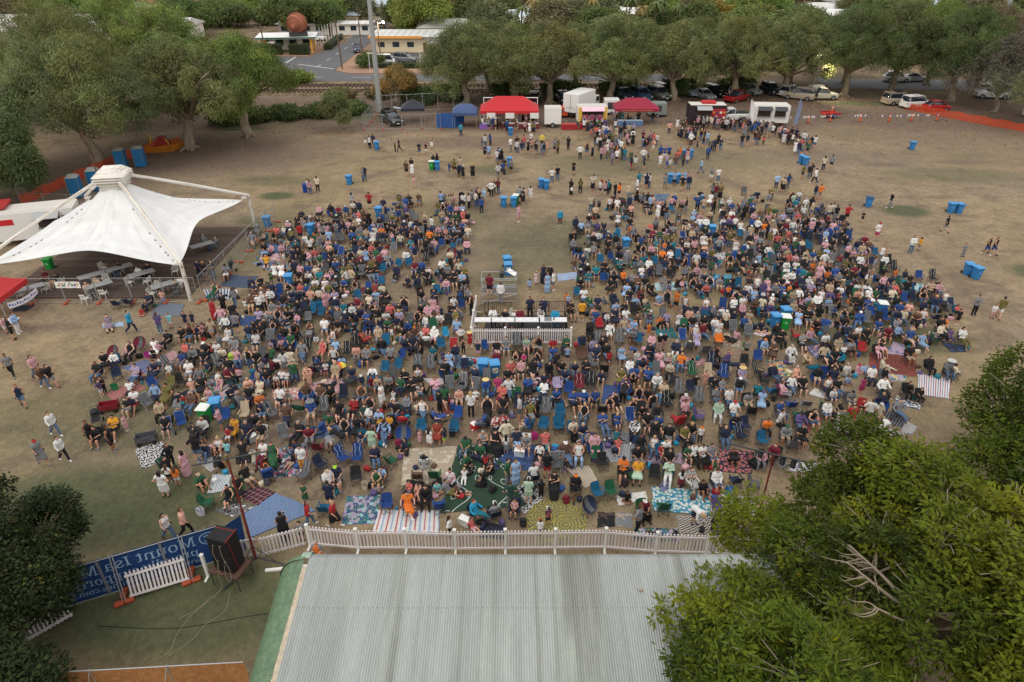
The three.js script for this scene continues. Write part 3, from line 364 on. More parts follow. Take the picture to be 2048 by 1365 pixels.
{
const t=thing('judges_platform','low black stage deck inside the white picket enclosure','platform',[0,0,0]),deckT=tex(128,128,(u,v)=>{const q=fbm(u*10,v*10,4),w=hash2(u*128,v*128);return[52+26*(q-.5)+10*w,53+26*(q-.5)+10*w,56+26*(q-.5)+10*w];}),dm=new THREE.MeshStandardMaterial({map:deckT,roughness:.8,side:THREE.DoubleSide});
for(let i=0;i<3;i++)for(let j=0;j<2;j++)mb().box(1.82,.1,1.45,-.95+i*1.84,.35+((i+j)%2)*.003,-40.35-j*1.47).build('deck_board',dm,t);
for(let i=0;i<4;i++)for(let j=0;j<3;j++)mb().tube([-1.8+i*1.83,0,-39.7-j*1.4],[-1.8+i*1.83,.3,-39.7-j*1.4],.03).build('leg',darkGrey,t);
mb().box(.04,.9,2.9,3.72,.7,-41).build('black_screen',black,t);
const tm=M(srgb(214,214,216),.5);
for(let i=0;i<4;i++){const w=[1.15,1.6,1.75,2.0][i],x=[-1.35,.04,1.73,3.62][i]-.55,b=thing('trestle_table',['white trestle table at the left end of the judges row','white trestle table second from the left in the judges row','white trestle table right of the middle gap in the judges row','white trestle table with a laptop at the right end of the judges row'][i],'table',[x-(i>2?.3:.1),.4,-40.55],0,'tables in the judges row');mb().rbox(w-.05,.05,.62,.015,0,.74,0).build('table_top',tm,b);for(const s of[-1,1])mb().tube([s*(w/2-.2),0,-.22],[s*(w/2-.2),.72,-.22],.018).tube([s*(w/2-.2),0,.22],[s*(w/2-.2),.72,.22],.018).tube([s*(w/2-.2),.1,-.22],[s*(w/2-.2),.1,.22],.014).build('leg',steel,b);
const r=rng(40+i);for(let q=0;q<3;q++){const p=mb().box(.24,.006,.17,0,0,0).build('paper',M(srgb(232,232,230),.8));tag(p,'white paper sheet on the judges table, '+['left','second','third','right'][i]+' table, '+['left end','middle','right end'][q],'paper','papers on the judges tables');p.position.set(b.position.x+(q-1)*w*.3+(r()-.5)*.1,1.172,-40.55+(r()-.5)*.3);p.rotation.y=r();}}
const lp=thing('laptop','grey open laptop on the right end of the judges table','laptop',[2.45,1.165,-40.5]);mb().box(.5,.02,.3,0,.012,0).build('keyboard',steel,lp);mb().box(.5,.3,.015,0,.17,.16,.25).build('screen',M(srgb(170,176,180),.5),lp);
const bt=thing('drink_bottle','dark blue drink bottle at the right end of the judges table','bottle',[2.85,1.165,-40.5]);mb().add(new THREE.CylinderGeometry(.04,.04,.2,10),mb().mat(0,.1,0)).build('bottle_body',M(srgb(24,36,66),.4),bt);mb().add(new THREE.CylinderGeometry(.03,.035,.06,10),mb().mat(0,.23,0)).build('lid',black,bt);
const hb=mb().add(new THREE.SphereGeometry(.16,10,8),mb().mat(-.05,0,0)).build('handbag',M(srgb(106,60,30),.6));tag(hb,'round brown handbag on the deck under the judges table','bag');hb.position.set(.05,.55,-40.4);

const s=thing('scaffold_platform','aluminium scaffold platform with guard rails behind the judges','scaffold',[-.95,0,-45.2]);const al=M(srgb(186,188,190),.35,{metalness:.6});
mb().box(2.5,.05,1.3,0,1.1,0).build('deck',M(srgb(98,92,88),.8),s);
for(const[x,z]of[[-1.28,-.7],[1.28,-.7],[-1.28,.7],[1.28,.7]])mb().tube([x,0,z],[x,2.25,z],.026).build('standard',al,s);
for(const z of[-.7,.7])for(const y of[.5,1.12,1.65,2.2])mb().tube([-1.28,y,z],[1.28,y,z],.023).build('rail',al,s);for(const x of[-1.28,1.28])for(const y of[.5,1.12,1.65,2.2])mb().tube([x,y,-.7],[x,y,.7],.023).build('rail',al,s);mb().tube([-1.28,.3,.72],[1.28,1.1,.72],.02).build('brace',al,s);
const sp=thing('follow_spot','black follow spot lamp on a tripod on the scaffold','spotlight',[-.75,1.13,-45.1]);for(const a of[.6,2.6,4.7])mb().tube([0,.75,0],[Math.cos(a)*.42,0,Math.sin(a)*.42],.018).build('leg',steel,sp);mb().rbox(.3,.5,.34,.05,0,1.25,0,.3).build('lamp_head',darkGrey,sp);mb().tube([0,.7,0],[0,1.0,0],.022).build('post',steel,sp);
const sg=mb().box(.42,.26,.015,0,0,0).build('notice',M(srgb(176,206,232),.6));tag(sg,'pale blue notice hanging on the scaffold rail','notice');sg.position.set(-1.2,1.75,-44.46);
const wb=mb().box(.75,.03,.36,0,0,0).build('white_board',M(srgb(232,232,232),.6));tag(wb,'white board on a stand behind the right rear of the scaffold','board');wb.position.set(.0,1.35,-47.6);wb.rotation.set(.55,-.6,0);
const wbs=mb().tube([.02,0,-47.62],[0,1.32,-47.62],.02).build('board_stand',steel);tag(wbs,'thin steel stand holding the white board behind the scaffold','stand');
const barrier=(label,x,z,turn,w=2.0)=>{const b=thing('crowd_barrier',label,'barrier',[x,0,z],turn,'black crowd barriers behind the judges');mb().tube([-w/2,.2,0],[w/2,.2,0],.018).tube([-w/2,.2,0],[-w/2,1.05,0],.02).tube([w/2,.2,0],[w/2,1.05,0],.02).tube([-w/2,1.05,0],[w/2,1.05,0],.02).build('frame',black,b);for(let i=1;i<w/.14;i++)mb().tube([-w/2+i*.14,.2,0],[-w/2+i*.14,1.05,0],.008,.008,4).build('bar',black,b);for(const s2 of[-1,1])mb().box(.05,.03,.5,s2*w*.35,.02,0).tube([s2*w*.35,.03,0],[s2*w*.35,.2,0],.014).build('foot',black,b);};
barrier('black crowd barrier behind the left two judges',-1.0,-43.2,0,1.9);barrier('black crowd barrier behind the two standing people on the platform',2.0,-43.4,.05,1.3);barrier('black crowd barrier at the right rear corner of the platform',3.35,-43.4,.0,1.3);barrier('black crowd barrier angled beside the scaffold legs',-2.1,-43.0,.9,1.3);
}

// ---------- tensioned marquee ----------
{
const C=[-31.6,-52.9],hw=7.3,t=thing('marquee','large white tensioned membrane marquee with rusty steel arms and a louvred cap','marquee',[C[0],0,C[1]]);
const wht=tex(512,512,(u,v)=>{const q=fbm(u*9,v*14,5),st=fbm(u*60,v*6,3),moss=sstep(.62,.8,fbm(u*5+9,v*5,5))*sstep(.6,1,v)*sstep(.55,.68,u)*(1-sstep(.68,.8,u));const seam=Math.abs((u*24)%1-.5)<.02?12:0,k=232+14*(q-.5)+22*(st-.5)-100*moss-seam-12*sstep(.62,.85,fbm(u*60,v*7+3,4));return[k,k+2,k+2-8*moss];});
const wm=new THREE.MeshPhysicalMaterial({map:wht,roughness:.6,side:THREE.DoubleSide,transmission:.12,thickness:0});

const edge=(a)=>{const q=((a/(Math.PI/2))%1+1)%1,s=Math.abs(q-.5)*2,corner=hw*1.414;return lerp(5.95,corner-.35,Math.pow(s,2.3));};
const yE=(a)=>{const q=((a/(Math.PI/2))%1+1)%1,s=Math.abs(q-.5)*2;return lerp(3.45,2.75,Math.pow(s,1.4));};
const P=(u,v)=>{const a=u*Math.PI*2+Math.PI/4,R=edge(a-Math.PI/4),r0=.85,r=lerp(r0,R,v),h0=6.5,h1=yE(a-Math.PI/4),k=Math.pow(1-v,1.75);return[Math.cos(a)*r,h1+(h0-h1)*k,Math.sin(a)*r];};
mesh('membrane',sheet(160,40,P),wm,t);
const rust=tex(256,256,(u,v)=>{const q=fbm(u*7,v*12,5);return q>.7?[156,104,70]:[226-30*(q-.3),224-34*(q-.3),216-44*(q-.3)];}),rm=new THREE.MeshPhysicalMaterial({map:rust,roughness:.6,side:THREE.DoubleSide});
const cap=[[.95,6.55,.16],[1.12,6.85,.1],[1.22,7.08,.1],[1.22,7.28,.1]];for(const[w,y,h]of cap){const g=new THREE.CylinderGeometry(w*1.2,w*1.42,h*1.5,4,1);g.rotateY(Math.PI/4);const m=mesh('cap_louvre',g,rm,t);m.position.y=y;m.rotation.y=.18;}
{const g=new THREE.CylinderGeometry(.95,1.7,.5,4,1);g.rotateY(Math.PI/4);const m=mesh('cap_top',g,rm,t);m.position.y=7.65;m.rotation.y=.18;const g2=new THREE.CylinderGeometry(1.2,1.25,.9,4,1);g2.rotateY(Math.PI/4);const m2=mesh('cap_core',g2,rm,t);m2.position.y=6.95;m2.rotation.y=.18;}
for(const[sx,sz]of[[1,1],[1,-1],[-1,1],[-1,-1]]){const x=sx*hw,z=sz*hw;mesh('arm',new THREE.TubeGeometry(new THREE.CatmullRomCurve3([new THREE.Vector3(sx*.95,7.0,sz*.95),new THREE.Vector3(x*.55,5.2,z*.55),new THREE.Vector3(x*1.02,3.05,z*1.02)]),20,.13,8),rm,t);mb().tube([x*1.02,0,z*1.02],[x*1.02,3.1,z*1.02],.14,.14,10).build('post',rm,t);mb().box(.4,.12,.4,x*.98,2.95,z*.98).tube([x*.93,2.78,z*.93],[x*1.02,2.9,z*1.02],.04).build('bracket',rm,t);
const rope=mb();for(let i=0;i<16;i++){const v=.22+i*.045,q=P((Math.atan2(sz,sx)-Math.PI/4)/(2*Math.PI),v);if(hash2(i,sx*3+sz)>.35)rope.box(.16,.02,.07,q[0],q[1]+.03,q[2],0,-Math.atan2(sz,sx),-.5);}rope.build('seam_patch',M(srgb(110,84,62),.8),t);}
mb().tube([0,0,0],[0,6.6,0],.12,.12,10).build('mast',rm,t);
const plank=tex(256,512,(u,v)=>{const i=Math.floor(v*40),k=74+22*hash2(i,4)+24*(fbm(u*5,v*200,3)-.5);const e=(v*40)%1<.1?.55:1;return[k*e*1.05,k*e*.86,k*e*.76];});
const dk=mb().box(14.2,.14,14.2,0,0,0).build('timber_deck',new THREE.MeshStandardMaterial({map:plank,roughness:.9,side:THREE.DoubleSide}));tag(dk,'dark timber deck under the white marquee','deck');dk.position.set(C[0],.07,C[1]);
}
{const t=thing('temporary_fence','steel mesh temporary fence along the front of the marquee','fence',[-31,0,-45.1]);tempFence(t,[-38.2,-45.0],[-23.4,-45.2]);
const t2=thing('temporary_fence','steel mesh temporary fence running back along the right side of the marquee','fence',[-23,0,-52]);tempFence(t2,[-23.2,-45.4],[-22.4,-61.5]);
const t3=thing('temporary_fence','steel mesh fence behind the marquee near the portable toilets','fence',[-42,0,-63]);tempFence(t3,[-48,-64],[-38,-63]);}

function gazebo(name,label,x,z,w,d,rgb,turn=0,{h=2.15,ph=1.15,val=.35,dome=false,text}={}){
const t=thing(name,label,'gazebo',[x,0,z],turn),m=new THREE.MeshPhysicalMaterial({roughness:.7,side:THREE.DoubleSide,transmission:.12,thickness:0});m.color.setRGB(...rgb);
const ridge=Math.max(.15,(w-d)/2+.1),g=sheet(40,40,(s,v)=>{const X=(s-.5)*w,Z=(v-.5)*d,ax=Math.max(0,Math.abs(X)-ridge)/(w/2-ridge),az=Math.abs(Z)/(d/2),e=Math.max(ax,az);const k=dome?1-e*e*.9-.1*e:Math.pow(1-e,1.12);return[X,h+ph*k,Z];});
mesh('canopy',g,m,t);
for(const[a,b,c,e]of[[-1,1,1,1],[1,1,1,-1],[1,-1,-1,-1],[-1,-1,-1,1]])mesh('valance',sheet(12,2,(s,v)=>[lerp(a,c,s)*w/2,h-val*v-(v>.9?.03*Math.abs(Math.sin(s*18)):0),lerp(b,e,s)*d/2]),m,t);
for(const[sx,sz]of[[1,1],[1,-1],[-1,1],[-1,-1]])mb().tube([sx*(w/2-.06),0,sz*(d/2-.06)],[sx*(w/2-.06),h,sz*(d/2-.06)],.03).build('leg',galv,t);
for(const s of[-1,1])mb().path([[-w/2,h-.1,s*(d/2-.08)],[-w/4,h-.5,s*(d/2-.08)],[0,h-.1,s*(d/2-.08)],[w/4,h-.5,s*(d/2-.08)],[w/2,h-.1,s*(d/2-.08)]],.015).build('truss',galv,t);
if(text){const tt=canvasTex(1024,96,(c,W,Hh)=>{c.fillStyle=text[1];c.fillRect(0,0,W,Hh);c.fillStyle=text[2];c.font='64px sans-serif';c.textAlign='center';c.fillText(text[0],W/2,70);});mesh('printed_strip',sheet(2,1,(s,v)=>[(s-.5)*w*.8,h-.06-.24*(1-v),d/2+.012]),new THREE.MeshStandardMaterial({map:tt,roughness:.7,side:THREE.DoubleSide}),t);}
return t;
}
gazebo('red_gazebo','big bright red gazebo over the food stall in front of the goal',-.35,-99.3,8.2,4.4,srgb(196,38,46),0,{h:2.35,ph:1.55});
gazebo('blue_gazebo','small faded blue gazebo between the blue shade cloth and the big red gazebo',-6.6,-98.4,3.5,3.2,srgb(68,88,132),0,{dome:true,ph:.9});
gazebo('black_gazebo','small black gazebo inside the wire fenced yard',-14.2,-101,3.3,3.1,srgb(44,48,60),.08,{ph:.95});
gazebo('maroon_gazebo','maroon gazebo with a printed yellow line of text on its front edge',17.6,-100.4,6.2,3.6,srgb(150,26,58),0,{h:2.3,ph:1.15,text:['Good Shepherd Catholic College','#8c1838','#e0b048']});
gazebo('red_gazebo','red gazebo corner reaching in at the left edge in front of the marquee',-36.9,-43.2,3.2,3.2,srgb(188,44,48),0,{h:2.2,ph:1.0});
{const o=thing('printed_banner','white printed strip banner hanging off the red gazebo at the left edge','banner',[-35.15,0,-43.4]);const tt=canvasTex(512,96,(c,w,h)=>{c.fillStyle='#e6e6ee';c.fillRect(0,0,w,h);for(let i=0;i<12;i++){c.fillStyle=['#4a5a9a','#6a76aa','#9098c0'][i%3];c.fillRect(14+i*41,24+(i%3)*8,26,38);}});mesh('banner_cloth',sheet(12,3,(u,v)=>[.05+.2*u,1.25+v*.45-.35*Math.sin(u*2.4),1.5-u*2.9]),new THREE.MeshStandardMaterial({map:tt,side:THREE.DoubleSide}),o);
const o2=thing('printed_banner','colourful printed banner tied on the marquee fence beside the red gazebo','banner',[-32.6,0,-44.95]);const t2=canvasTex(512,128,(c,w,h)=>{c.fillStyle='#ecebe6';c.fillRect(0,0,w,h);const r=rng(5);for(let i=0;i<40;i++){c.fillStyle=['#2f62b0','#e0b030','#3f9a54','#c8404c','#58a8c8'][i%5];c.beginPath();c.ellipse(40+r()*430,34+r()*62,22,10,r()*3,0,7);c.fill();}});mesh('banner_cloth',sheet(10,3,(u,v)=>[(u-.5)*1.85,1.35+v*.52,.03+.02*Math.sin(u*15)]),new THREE.MeshStandardMaterial({map:t2,side:THREE.DoubleSide}),o2);}

function wheelGeo(r,w){const m=mb();m.add(new THREE.CylinderGeometry(r,r,w,18),m.mat(0,0,0,0,0,Math.PI/2));m.add(new THREE.TorusGeometry(r*.92,w*.3,6,18),m.mat(0,0,0,0,Math.PI/2));return m.geo();}
const tyreG=wheelGeo(.36,.24),rimG=(()=>{const m=mb();m.add(new THREE.CylinderGeometry(.22,.22,.262,12),m.mat(0,0,0,0,0,Math.PI/2));m.add(new THREE.CylinderGeometry(.06,.06,.28,8),m.mat(0,0,0,0,0,Math.PI/2));return m.geo();})(),rimM=M(srgb(160,162,166),.35,{metalness:.7});
function wheel(t,x,z,r=.36){const w=mesh('wheel',tyreG,rubber,t);w.position.set(x,r,z);w.scale.setScalar(r/.36);mesh('rim',rimG,rimM,w);return w;}
const glass=M(srgb(38,46,54),.08,{clearcoat:1}),lampM=M(srgb(220,222,224),.15),redL=M(srgb(140,22,24),.3),orangeL=M(srgb(220,120,40),.3);
function trailer(name,label,cat,x,z,turn,w,h,d,mat,{y0=.5,hatch,wheels=1,tow=true,side}={}){
const t=thing(name,label,cat,[x,0,z],turn);mb().rbox(w,h,d,.06,0,y0+h/2,0).build('body',mat,t);mb().box(w*.96,.06,d*.96,0,y0+h+.02,0).build('roof',offWhite,t);
for(let i=0;i<wheels;i++)for(const s of[-1,1]){const q=wheel(t,(wheels>1?(i-.5)*.8:0),s*(d/2+.02),.34);q.rotation.y=Math.PI/2;}
if(tow)mb().box(1.3,.08,.08,-w/2-.6,.45,0).tube([-w/2-1.0,.45,0],[-w/2-1.0,0,0],.03).build('drawbar',darkGrey,t);
if(hatch)for(const[hx,hw2,hh]of hatch){mb().box(hw2,hh,.04,hx,y0+h*.58,d/2+.012).build('serving_window',M(srgb(58,44,40),.7),t);mb().box(hw2+.1,.04,.9,hx,y0+h*.58+hh/2+.22,d/2+.42,.45).build('awning',side??galv,t);mb().box(hw2+.1,.04,.35,hx,y0+h*.58-hh/2-.02,d/2+.18).build('counter',steel,t);}
return t;
}
trailer('cargo_trailer','small white box trailer right of the big red gazebo','trailer',5.7,-98.2,0,2.35,2.2,1.8,white);
{const t=thing('box_truck','white box truck with blue lettering parked behind the white trailer','truck',[10.3,0,-105.3],-.6);mb().rbox(2.5,2.6,5.2,.05,0,2.2,.6).build('cargo_box',white,t);mb().rbox(2.2,1.75,1.7,.2,0,1.5,-3.0).build('cab',white,t);mb().box(2.22,.7,1.0,0,1.95,-3.1).build('cab_window',glass,t);mb().box(2.2,.25,6.6,0,.75,-.4).build('chassis',darkGrey,t);for(const[wx,wz]of[[-1,2.2],[1,2.2],[-1,-2.9],[1,-2.9]])wheel(t,wx,wz,.42);
const tx=canvasTex(512,128,(c,w,h)=>{c.fillStyle='#e4e4e0';c.fillRect(0,0,w,h);c.fillStyle='#34567e';for(let i=0;i<11;i++){const hh=26+30*hash2(i,5);c.fillRect(60+i*35,92-hh,13+10*hash2(i,9),hh*.35);c.fillRect(60+i*35,84-hh*.4,22,9);c.fillRect(62+i*35,92-hh,8,hh);}});const lm=new THREE.MeshStandardMaterial({map:tx,side:THREE.DoubleSide});mesh('lettering',sheet(1,1,(u,v)=>[(u-.5)*1.9,1.35+v*.5,3.215]),lm,t);mesh('lettering',sheet(1,1,(u,v)=>[1.263,1.3+v*.6,2.6-u*2.4]),lm,t);for(const s of[-1,1])mb().box(.02,2.3,.03,s*.02,2.2,3.21).build('door_seam',steel,t);mb().box(.3,.12,.04,-1,.95,3.2).build('tail_light',redL,t);mb().box(.3,.12,.04,1,.95,3.2).build('tail_light',redL,t);}
{const pk=M(srgb(232,188,206),.6),t=trailer('food_trailer','small white and pink food trailer right of the box truck','food trailer',11.3,-99.6,.05,4.2,2.1,1.9,white,{hatch:[[0,3.1,.8]],side:pk});mb().box(3.6,.6,.03,0,1.05,.972).build('pink_panel',pk,t);mb().box(.5,2.0,.04,-1.75,1.55,.975).build('yellow_panel',M(srgb(228,190,78),.6),t);mb().box(.5,2.0,.04,1.8,1.55,.975).build('yellow_panel',M(srgb(228,190,78),.6),t);for(let i=0;i<3;i++)mb().rbox(.7,.7,.05,.1,-1+i,1.15,.99).build('pink_sign',M(srgb(226,110,150),.6),t);}
{const t=trailer('food_trailer','red and black food trailer with a pale roof and red roof box','food trailer',27.6,-99.8,-.02,5.2,2.25,2.2,M(srgb(46,36,44),.6),{hatch:[[-.6,2.0,.85]]});mb().box(2.0,1.5,.03,1.5,1.55,1.115).build('red_graphic',M(srgb(168,40,46),.6),t);for(let i=0;i<8;i++)mb().rbox(.34,.3,.02,.1,.8+(i%4)*.5,1.1+Math.floor(i/4)*.7,1.14).build('graphic_spot',M([srgb(220,218,214),srgb(206,130,60),srgb(70,80,130)][i%3],.6),t);mb().rbox(1.9,.4,1.2,.08,.2,2.95,-.2).build('roof_box',M(srgb(176,44,44),.6),t);}
{const t=trailer('food_trailer','white twin axle food trailer between two feather flags','food trailer',36.4,-99.2,-.08,5.0,2.35,2.2,white,{hatch:[[-1.0,1.8,.85],[1.2,1.5,.85]],wheels:2,side:darkGrey});}
function flag(label,x,z,rgb,lean){const t=thing('feather_flag',label,'flag',[x,0,z]);mesh('flag_cloth',sheet(8,20,(u,v)=>[u*.62*(1-Math.pow(v,6)*.75)+lean*v*.6,.5+v*3.3,.05*Math.sin(u*3+v*5)]),M(rgb,.75),t);mesh('pole',new THREE.TubeGeometry(new THREE.CatmullRomCurve3([new THREE.Vector3(0,0,0),new THREE.Vector3(lean*.3,2.2,0),new THREE.Vector3(lean*.6,3.82,0),new THREE.Vector3(lean*.6+.3,3.95,0)]),16,.02,5),steel,t);}
flag('white feather flag at the left end of the white food trailer',33.2,-97.4,srgb(222,220,220),-.5);flag('grey blue feather flag at the right end of the white food trailer',39.3,-97.3,srgb(120,130,158),.5);
function genset(label,x,z,w,h,d,m,turn=0){const t=thing('generator',label,'generator',[x,0,z],turn);mb().rbox(w,h,d,.06,0,h/2+.3,0).build('housing',m,t);mb().box(w*.5,h*.5,.03,-.1,h*.55+.3,d/2+.012).build('grille',darkGrey,t);mb().box(w*1.05,.1,d*1.05,0,.24,0).build('base',black,t);for(const s of[-1,1]){const q=wheel(t,0,s*d/2,.24);q.rotation.y=Math.PI/2;}}
genset('bright orange generator between the red gazebo and the box truck',7.0,-103.8,2.5,1.25,1.2,M(srgb(214,84,44),.5));genset('pale grey generator behind the big red gazebo',-2.3,-104.8,1.6,1.3,1.1,M(srgb(176,184,184),.6));genset('orange machine behind the big red gazebo and the goal',-.6,-106.8,1.7,1.4,1.2,M(srgb(206,120,62),.6));genset('white cold room with a roof unit behind the maroon gazebo',14.9,-106,2.2,1.9,1.8,white);genset('grey metal cold room at the right side of the maroon gazebo',21.5,-104.5,2.6,1.7,1.7,M(srgb(128,138,134),.6));
{const t=thing('goal','white football goal frame standing behind the big red gazebo','goal',[-.2,0,-102.6]);for(const s of[-1,1])mb().tube([s*3.9,0,0],[s*3.9,3.0,0],.07).build('post',white,t);mb().tube([-3.95,3.0,0],[3.95,3.0,0],.07).build('crossbar',white,t);for(const s of[-1,1])mb().tube([s*3.9,2.95,0],[s*3.9,.05,-1.7],.04).build('stay',white,t);const n=mb();for(let i=0;i<30;i++)n.tube([-3.9+i*.27,2.95,0],[-3.9+i*.27,.05,-1.7],.006,.006,3);n.build('net',M(srgb(180,178,170),.9),t).userData.kind='stuff';}
{
const t=thing('wire_fence','tall wire fence with steel posts around the yard of the black wagon','fence',[-14,0,-101]);tempFence(t,[-20.6,-96.2],[-9.9,-96.8]);tempFence(t,[-20.6,-96.2],[-20.3,-105.5],{first:false});
const b=thing('wire_fence','wire fence of six bays behind the black gazebo, below the bushes','fence',[-13,0,-107.5]);for(let i=0;i<7;i++)mb().tube([-7.5+i*2.3,0,1.2-i*.42],[-7.5+i*2.3,2.6,1.2-i*.42],.05).build('post',galv,b);for(const y of[.2,2.55])mb().tube([-7.5,y,1.2],[6.3,y,-1.32],.03).build('rail',galv,b);const n=mb();for(let i=0;i<92;i++)n.tube([-7.5+i*.15,.2,1.2-i*.0274],[-7.5+i*.15,2.55,1.2-i*.0274],.004,.004,3);n.build('wire_mesh',galv,b).userData.kind='stuff';
const sc=M(srgb(44,86,150),.75,{transmission:.1,thickness:0});const c1=thing('shade_cloth','blue shade cloth screen at the right end of the wire yard','screen',[-9.2,0,-97]);mesh('cloth',sheet(10,6,(u,v)=>[-1.35+u*2.6,.1+v*2.0,.05*Math.sin(u*9)]),sc,c1);mesh('cloth',sheet(10,6,(u,v)=>[1.25+u*1.1,.1+v*(2.1+u*.5),-u*3.0]),M(srgb(40,92,176),.75),c1);for(const[x,z]of[[-1.35,0],[1.25,0],[2.35,-3]])mb().tube([x,0,z],[x,2.4,z],.03).build('pole',galv,c1);
const sf=mb().tube([0,0,0],[0,2.9,0],.02).build('flag_pole',galv);tag(sf,'thin pole with an orange tip beside the blue shade cloth','pole');sf.position.set(-6.9,0,-100.5);}
function tableThing(name,label,x,z,w,d,rgb,skirt,turn=0,group){const t=thing(name,label,'table',[x,0,z],turn,group);mb().rbox(w,.05,d,.015,0,.74,0).build('table_top',M(rgb,.55),t);for(const sx of[-1,1])for(const sz of[-1,1])mb().tube([sx*(w/2-.12),0,sz*(d/2-.1)],[sx*(w/2-.12),.72,sz*(d/2-.1)],.02).build('leg',steel,t);if(skirt)mesh('cloth',sheet(10,3,(u,v)=>[(u-.5)*(w+.04),.02+v*.72,d/2+.03+.02*Math.sin(u*20)*(1-v)]),M(skirt,.75),t);return t;}
tableThing('stall_table','red skirted stall table in front of the white box trailer',8.0,-96.6,2.3,.8,srgb(176,60,60),srgb(160,40,46));tableThing('stall_table','dark red skirted stall table left of the pink food trailer',10.3,-96.8,2.0,.8,srgb(170,66,70),srgb(148,34,46),.15);tableThing('stall_table','stall table with a purple front under the left end of the big red gazebo',-3.6,-97.0,1.8,.7,srgb(190,180,200),srgb(134,96,180));tableThing('stall_table','long pale stall table under the right half of the big red gazebo',1.2,-97.0,5.0,.7,srgb(200,196,190),srgb(120,50,54));tableThing('stall_table','pale blue stall table under the maroon gazebo',16.7,-98.7,3.6,.7,srgb(170,180,190),srgb(92,120,160));tableThing('white_table','white table beside the people at the left edge below the red gazebo',-35.2,-41.1,1.8,.75,srgb(206,208,210),null,.1);
[[-2.9,0],[-.3,1],[3.1,2]].forEach(([x,i])=>{const s=mb().box(1.2,.75,.03,0,0,0).build('price_sign',M(srgb(226,224,222),.6));tag(s,'white sign board hanging under the '+['left end','middle','right end'][i]+' of the big red gazebo','sign');s.position.set(x,1.75,-97.0);});
{const t=trailer('food_trailer','white and red food trailer at the left edge behind the marquee arm','food trailer',-42.2,-57.5,.33,6.5,2.5,2.4,white,{hatch:[[1.2,1.8,.9]]});mb().box(1.4,.5,.03,-2.2,2.2,1.215).build('red_panel',M(srgb(196,36,44),.6),t);mb().rbox(4.5,.25,2.2,.05,-4.2,3.3,-.6).build('red_roof',M(srgb(166,48,48),.7),t);mb().box(.7,.9,.04,2.6,1.9,1.215).build('window',glass,t);}
function toilet(label,x,z,turn){const t=thing('portable_toilet',label,'portable toilet',[x,0,z],turn,'blue portable toilets'),m=M(srgb(30,104,158),.55);mb().rbox(1.1,2.1,1.1,.05,0,1.1,0).build('cabin',m,t);mesh('roof',(()=>{const g=new THREE.CylinderGeometry(.5,.82,.25,4);g.rotateY(Math.PI/4);return g;})(),M(srgb(142,146,140),.7),t).position.y=2.27;mb().rbox(.78,1.85,.03,.01,0,1.1,.556).build('door',M(srgb(36,114,168),.5),t);for(const s of[-1,1])mb().box(.05,2.1,.05,s*.53,1.1,.54).build('corner_trim',M(srgb(112,138,140),.6),t);mb().box(.05,.12,.04,.3,1.1,.59).build('handle',steel,t);}
toilet('blue portable toilet nearest the marquee mast on its left',-45.2,-68.6,.25);toilet('blue portable toilet half behind another, at the foot of a rusty pole',-44.4,-70.9,.25);toilet('left blue portable toilet of the pair right behind the marquee cap',-45.4,-78.6,.2);toilet('right blue portable toilet of the pair behind the marquee cap',-43.6,-79.4,.2);
{const p=mb().tube([0,0,0],[-.4,6.5,0],.07,.05,8).build('rusty_pole',M(srgb(112,82,66),.8));tag(p,'leaning rusty steel pole above the blue portable toilets','pole');p.position.set(-42.9,0,-69.5);}

const meshT=tex(64,64,(u,v)=>[206,78,40]),meshA=tex(64,64,(u,v)=>{const a=(u*4%1<.42)||(v*4%1<.42)?255:0;return[a,a,a];},{data:1});
function safetyMesh(label,pts,h=1.0,rgb=srgb(204,74,38)){const t=thing('safety_mesh',label,'mesh fence',[pts[0][0],0,pts[0][1]]);for(let i=0;i+1<pts.length;i++){const[ax,az]=pts[i],[bx,bz]=pts[i+1],L=Math.hypot(bx-ax,bz-az),a=meshA.clone();const m=new THREE.MeshPhysicalMaterial({roughness:.8,side:THREE.DoubleSide,alphaMap:meshA,transparent:true});m.color.setRGB(...rgb);
mesh('mesh_sheet',sheet(Math.ceil(L*2),3,(u,v)=>[lerp(ax,bx,u)-pts[0][0],.04+v*h*(.92+.08*Math.cos(u*L*2.2)),lerp(az,bz,u)-pts[0][1]+.05*Math.sin(u*L*1.3)*v],(u,v)=>[u*L*2.2,v*h*2.2]),m,t);}
pts.forEach(([x,z])=>mb().tube([x-pts[0][0],0,z-pts[0][1]],[x-pts[0][0],h+.25,z-pts[0][1]],.02).build('star_picket',darkGrey,t));}
safetyMesh('orange safety mesh fence at the right edge below the grey trees',[[60.8,-109.3],[63.5,-104.5],[67,-99.5],[70.5,-95],[73,-90],[74,-86]],1.1);safetyMesh('orange safety mesh fence at the left under the dark figs behind the toilets',[[-49.5,-66],[-48.5,-71.5],[-47.8,-76.5],[-46,-84],[-42.8,-88.5]],1.1);safetyMesh('yellow orange mesh around the machinery under the left figs',[[-46.5,-88],[-45.5,-84.6],[-42.6,-85.2],[-41.8,-87.5],[-46.5,-88]],.9,srgb(206,128,30));
{const t=thing('yellow_machine','red machine with bright yellow bars fenced in under the left fig trees','machine',[-44.2,0,-86.5]);mb().rbox(1.6,.8,1.2,.2,0,.8,0).rbox(.9,.5,1,.15,.1,1.4,0).build('body',M(srgb(160,54,52),.6),t);mb().box(.12,1.2,.1,-1.1,1.3,.4,0,0,-.25).box(.9,.1,.1,.2,.55,.9,0,.5,0).box(.1,.9,.1,1.0,1.1,.5,0,0,.5).build('yellow_bar',M(srgb(236,186,24),.5),t);for(const[x,z]of[[-.6,.6],[.6,.6],[-.6,-.6],[.6,-.6]]){const q=wheel(t,x,z,.32);q.rotation.y=Math.PI/2;}}

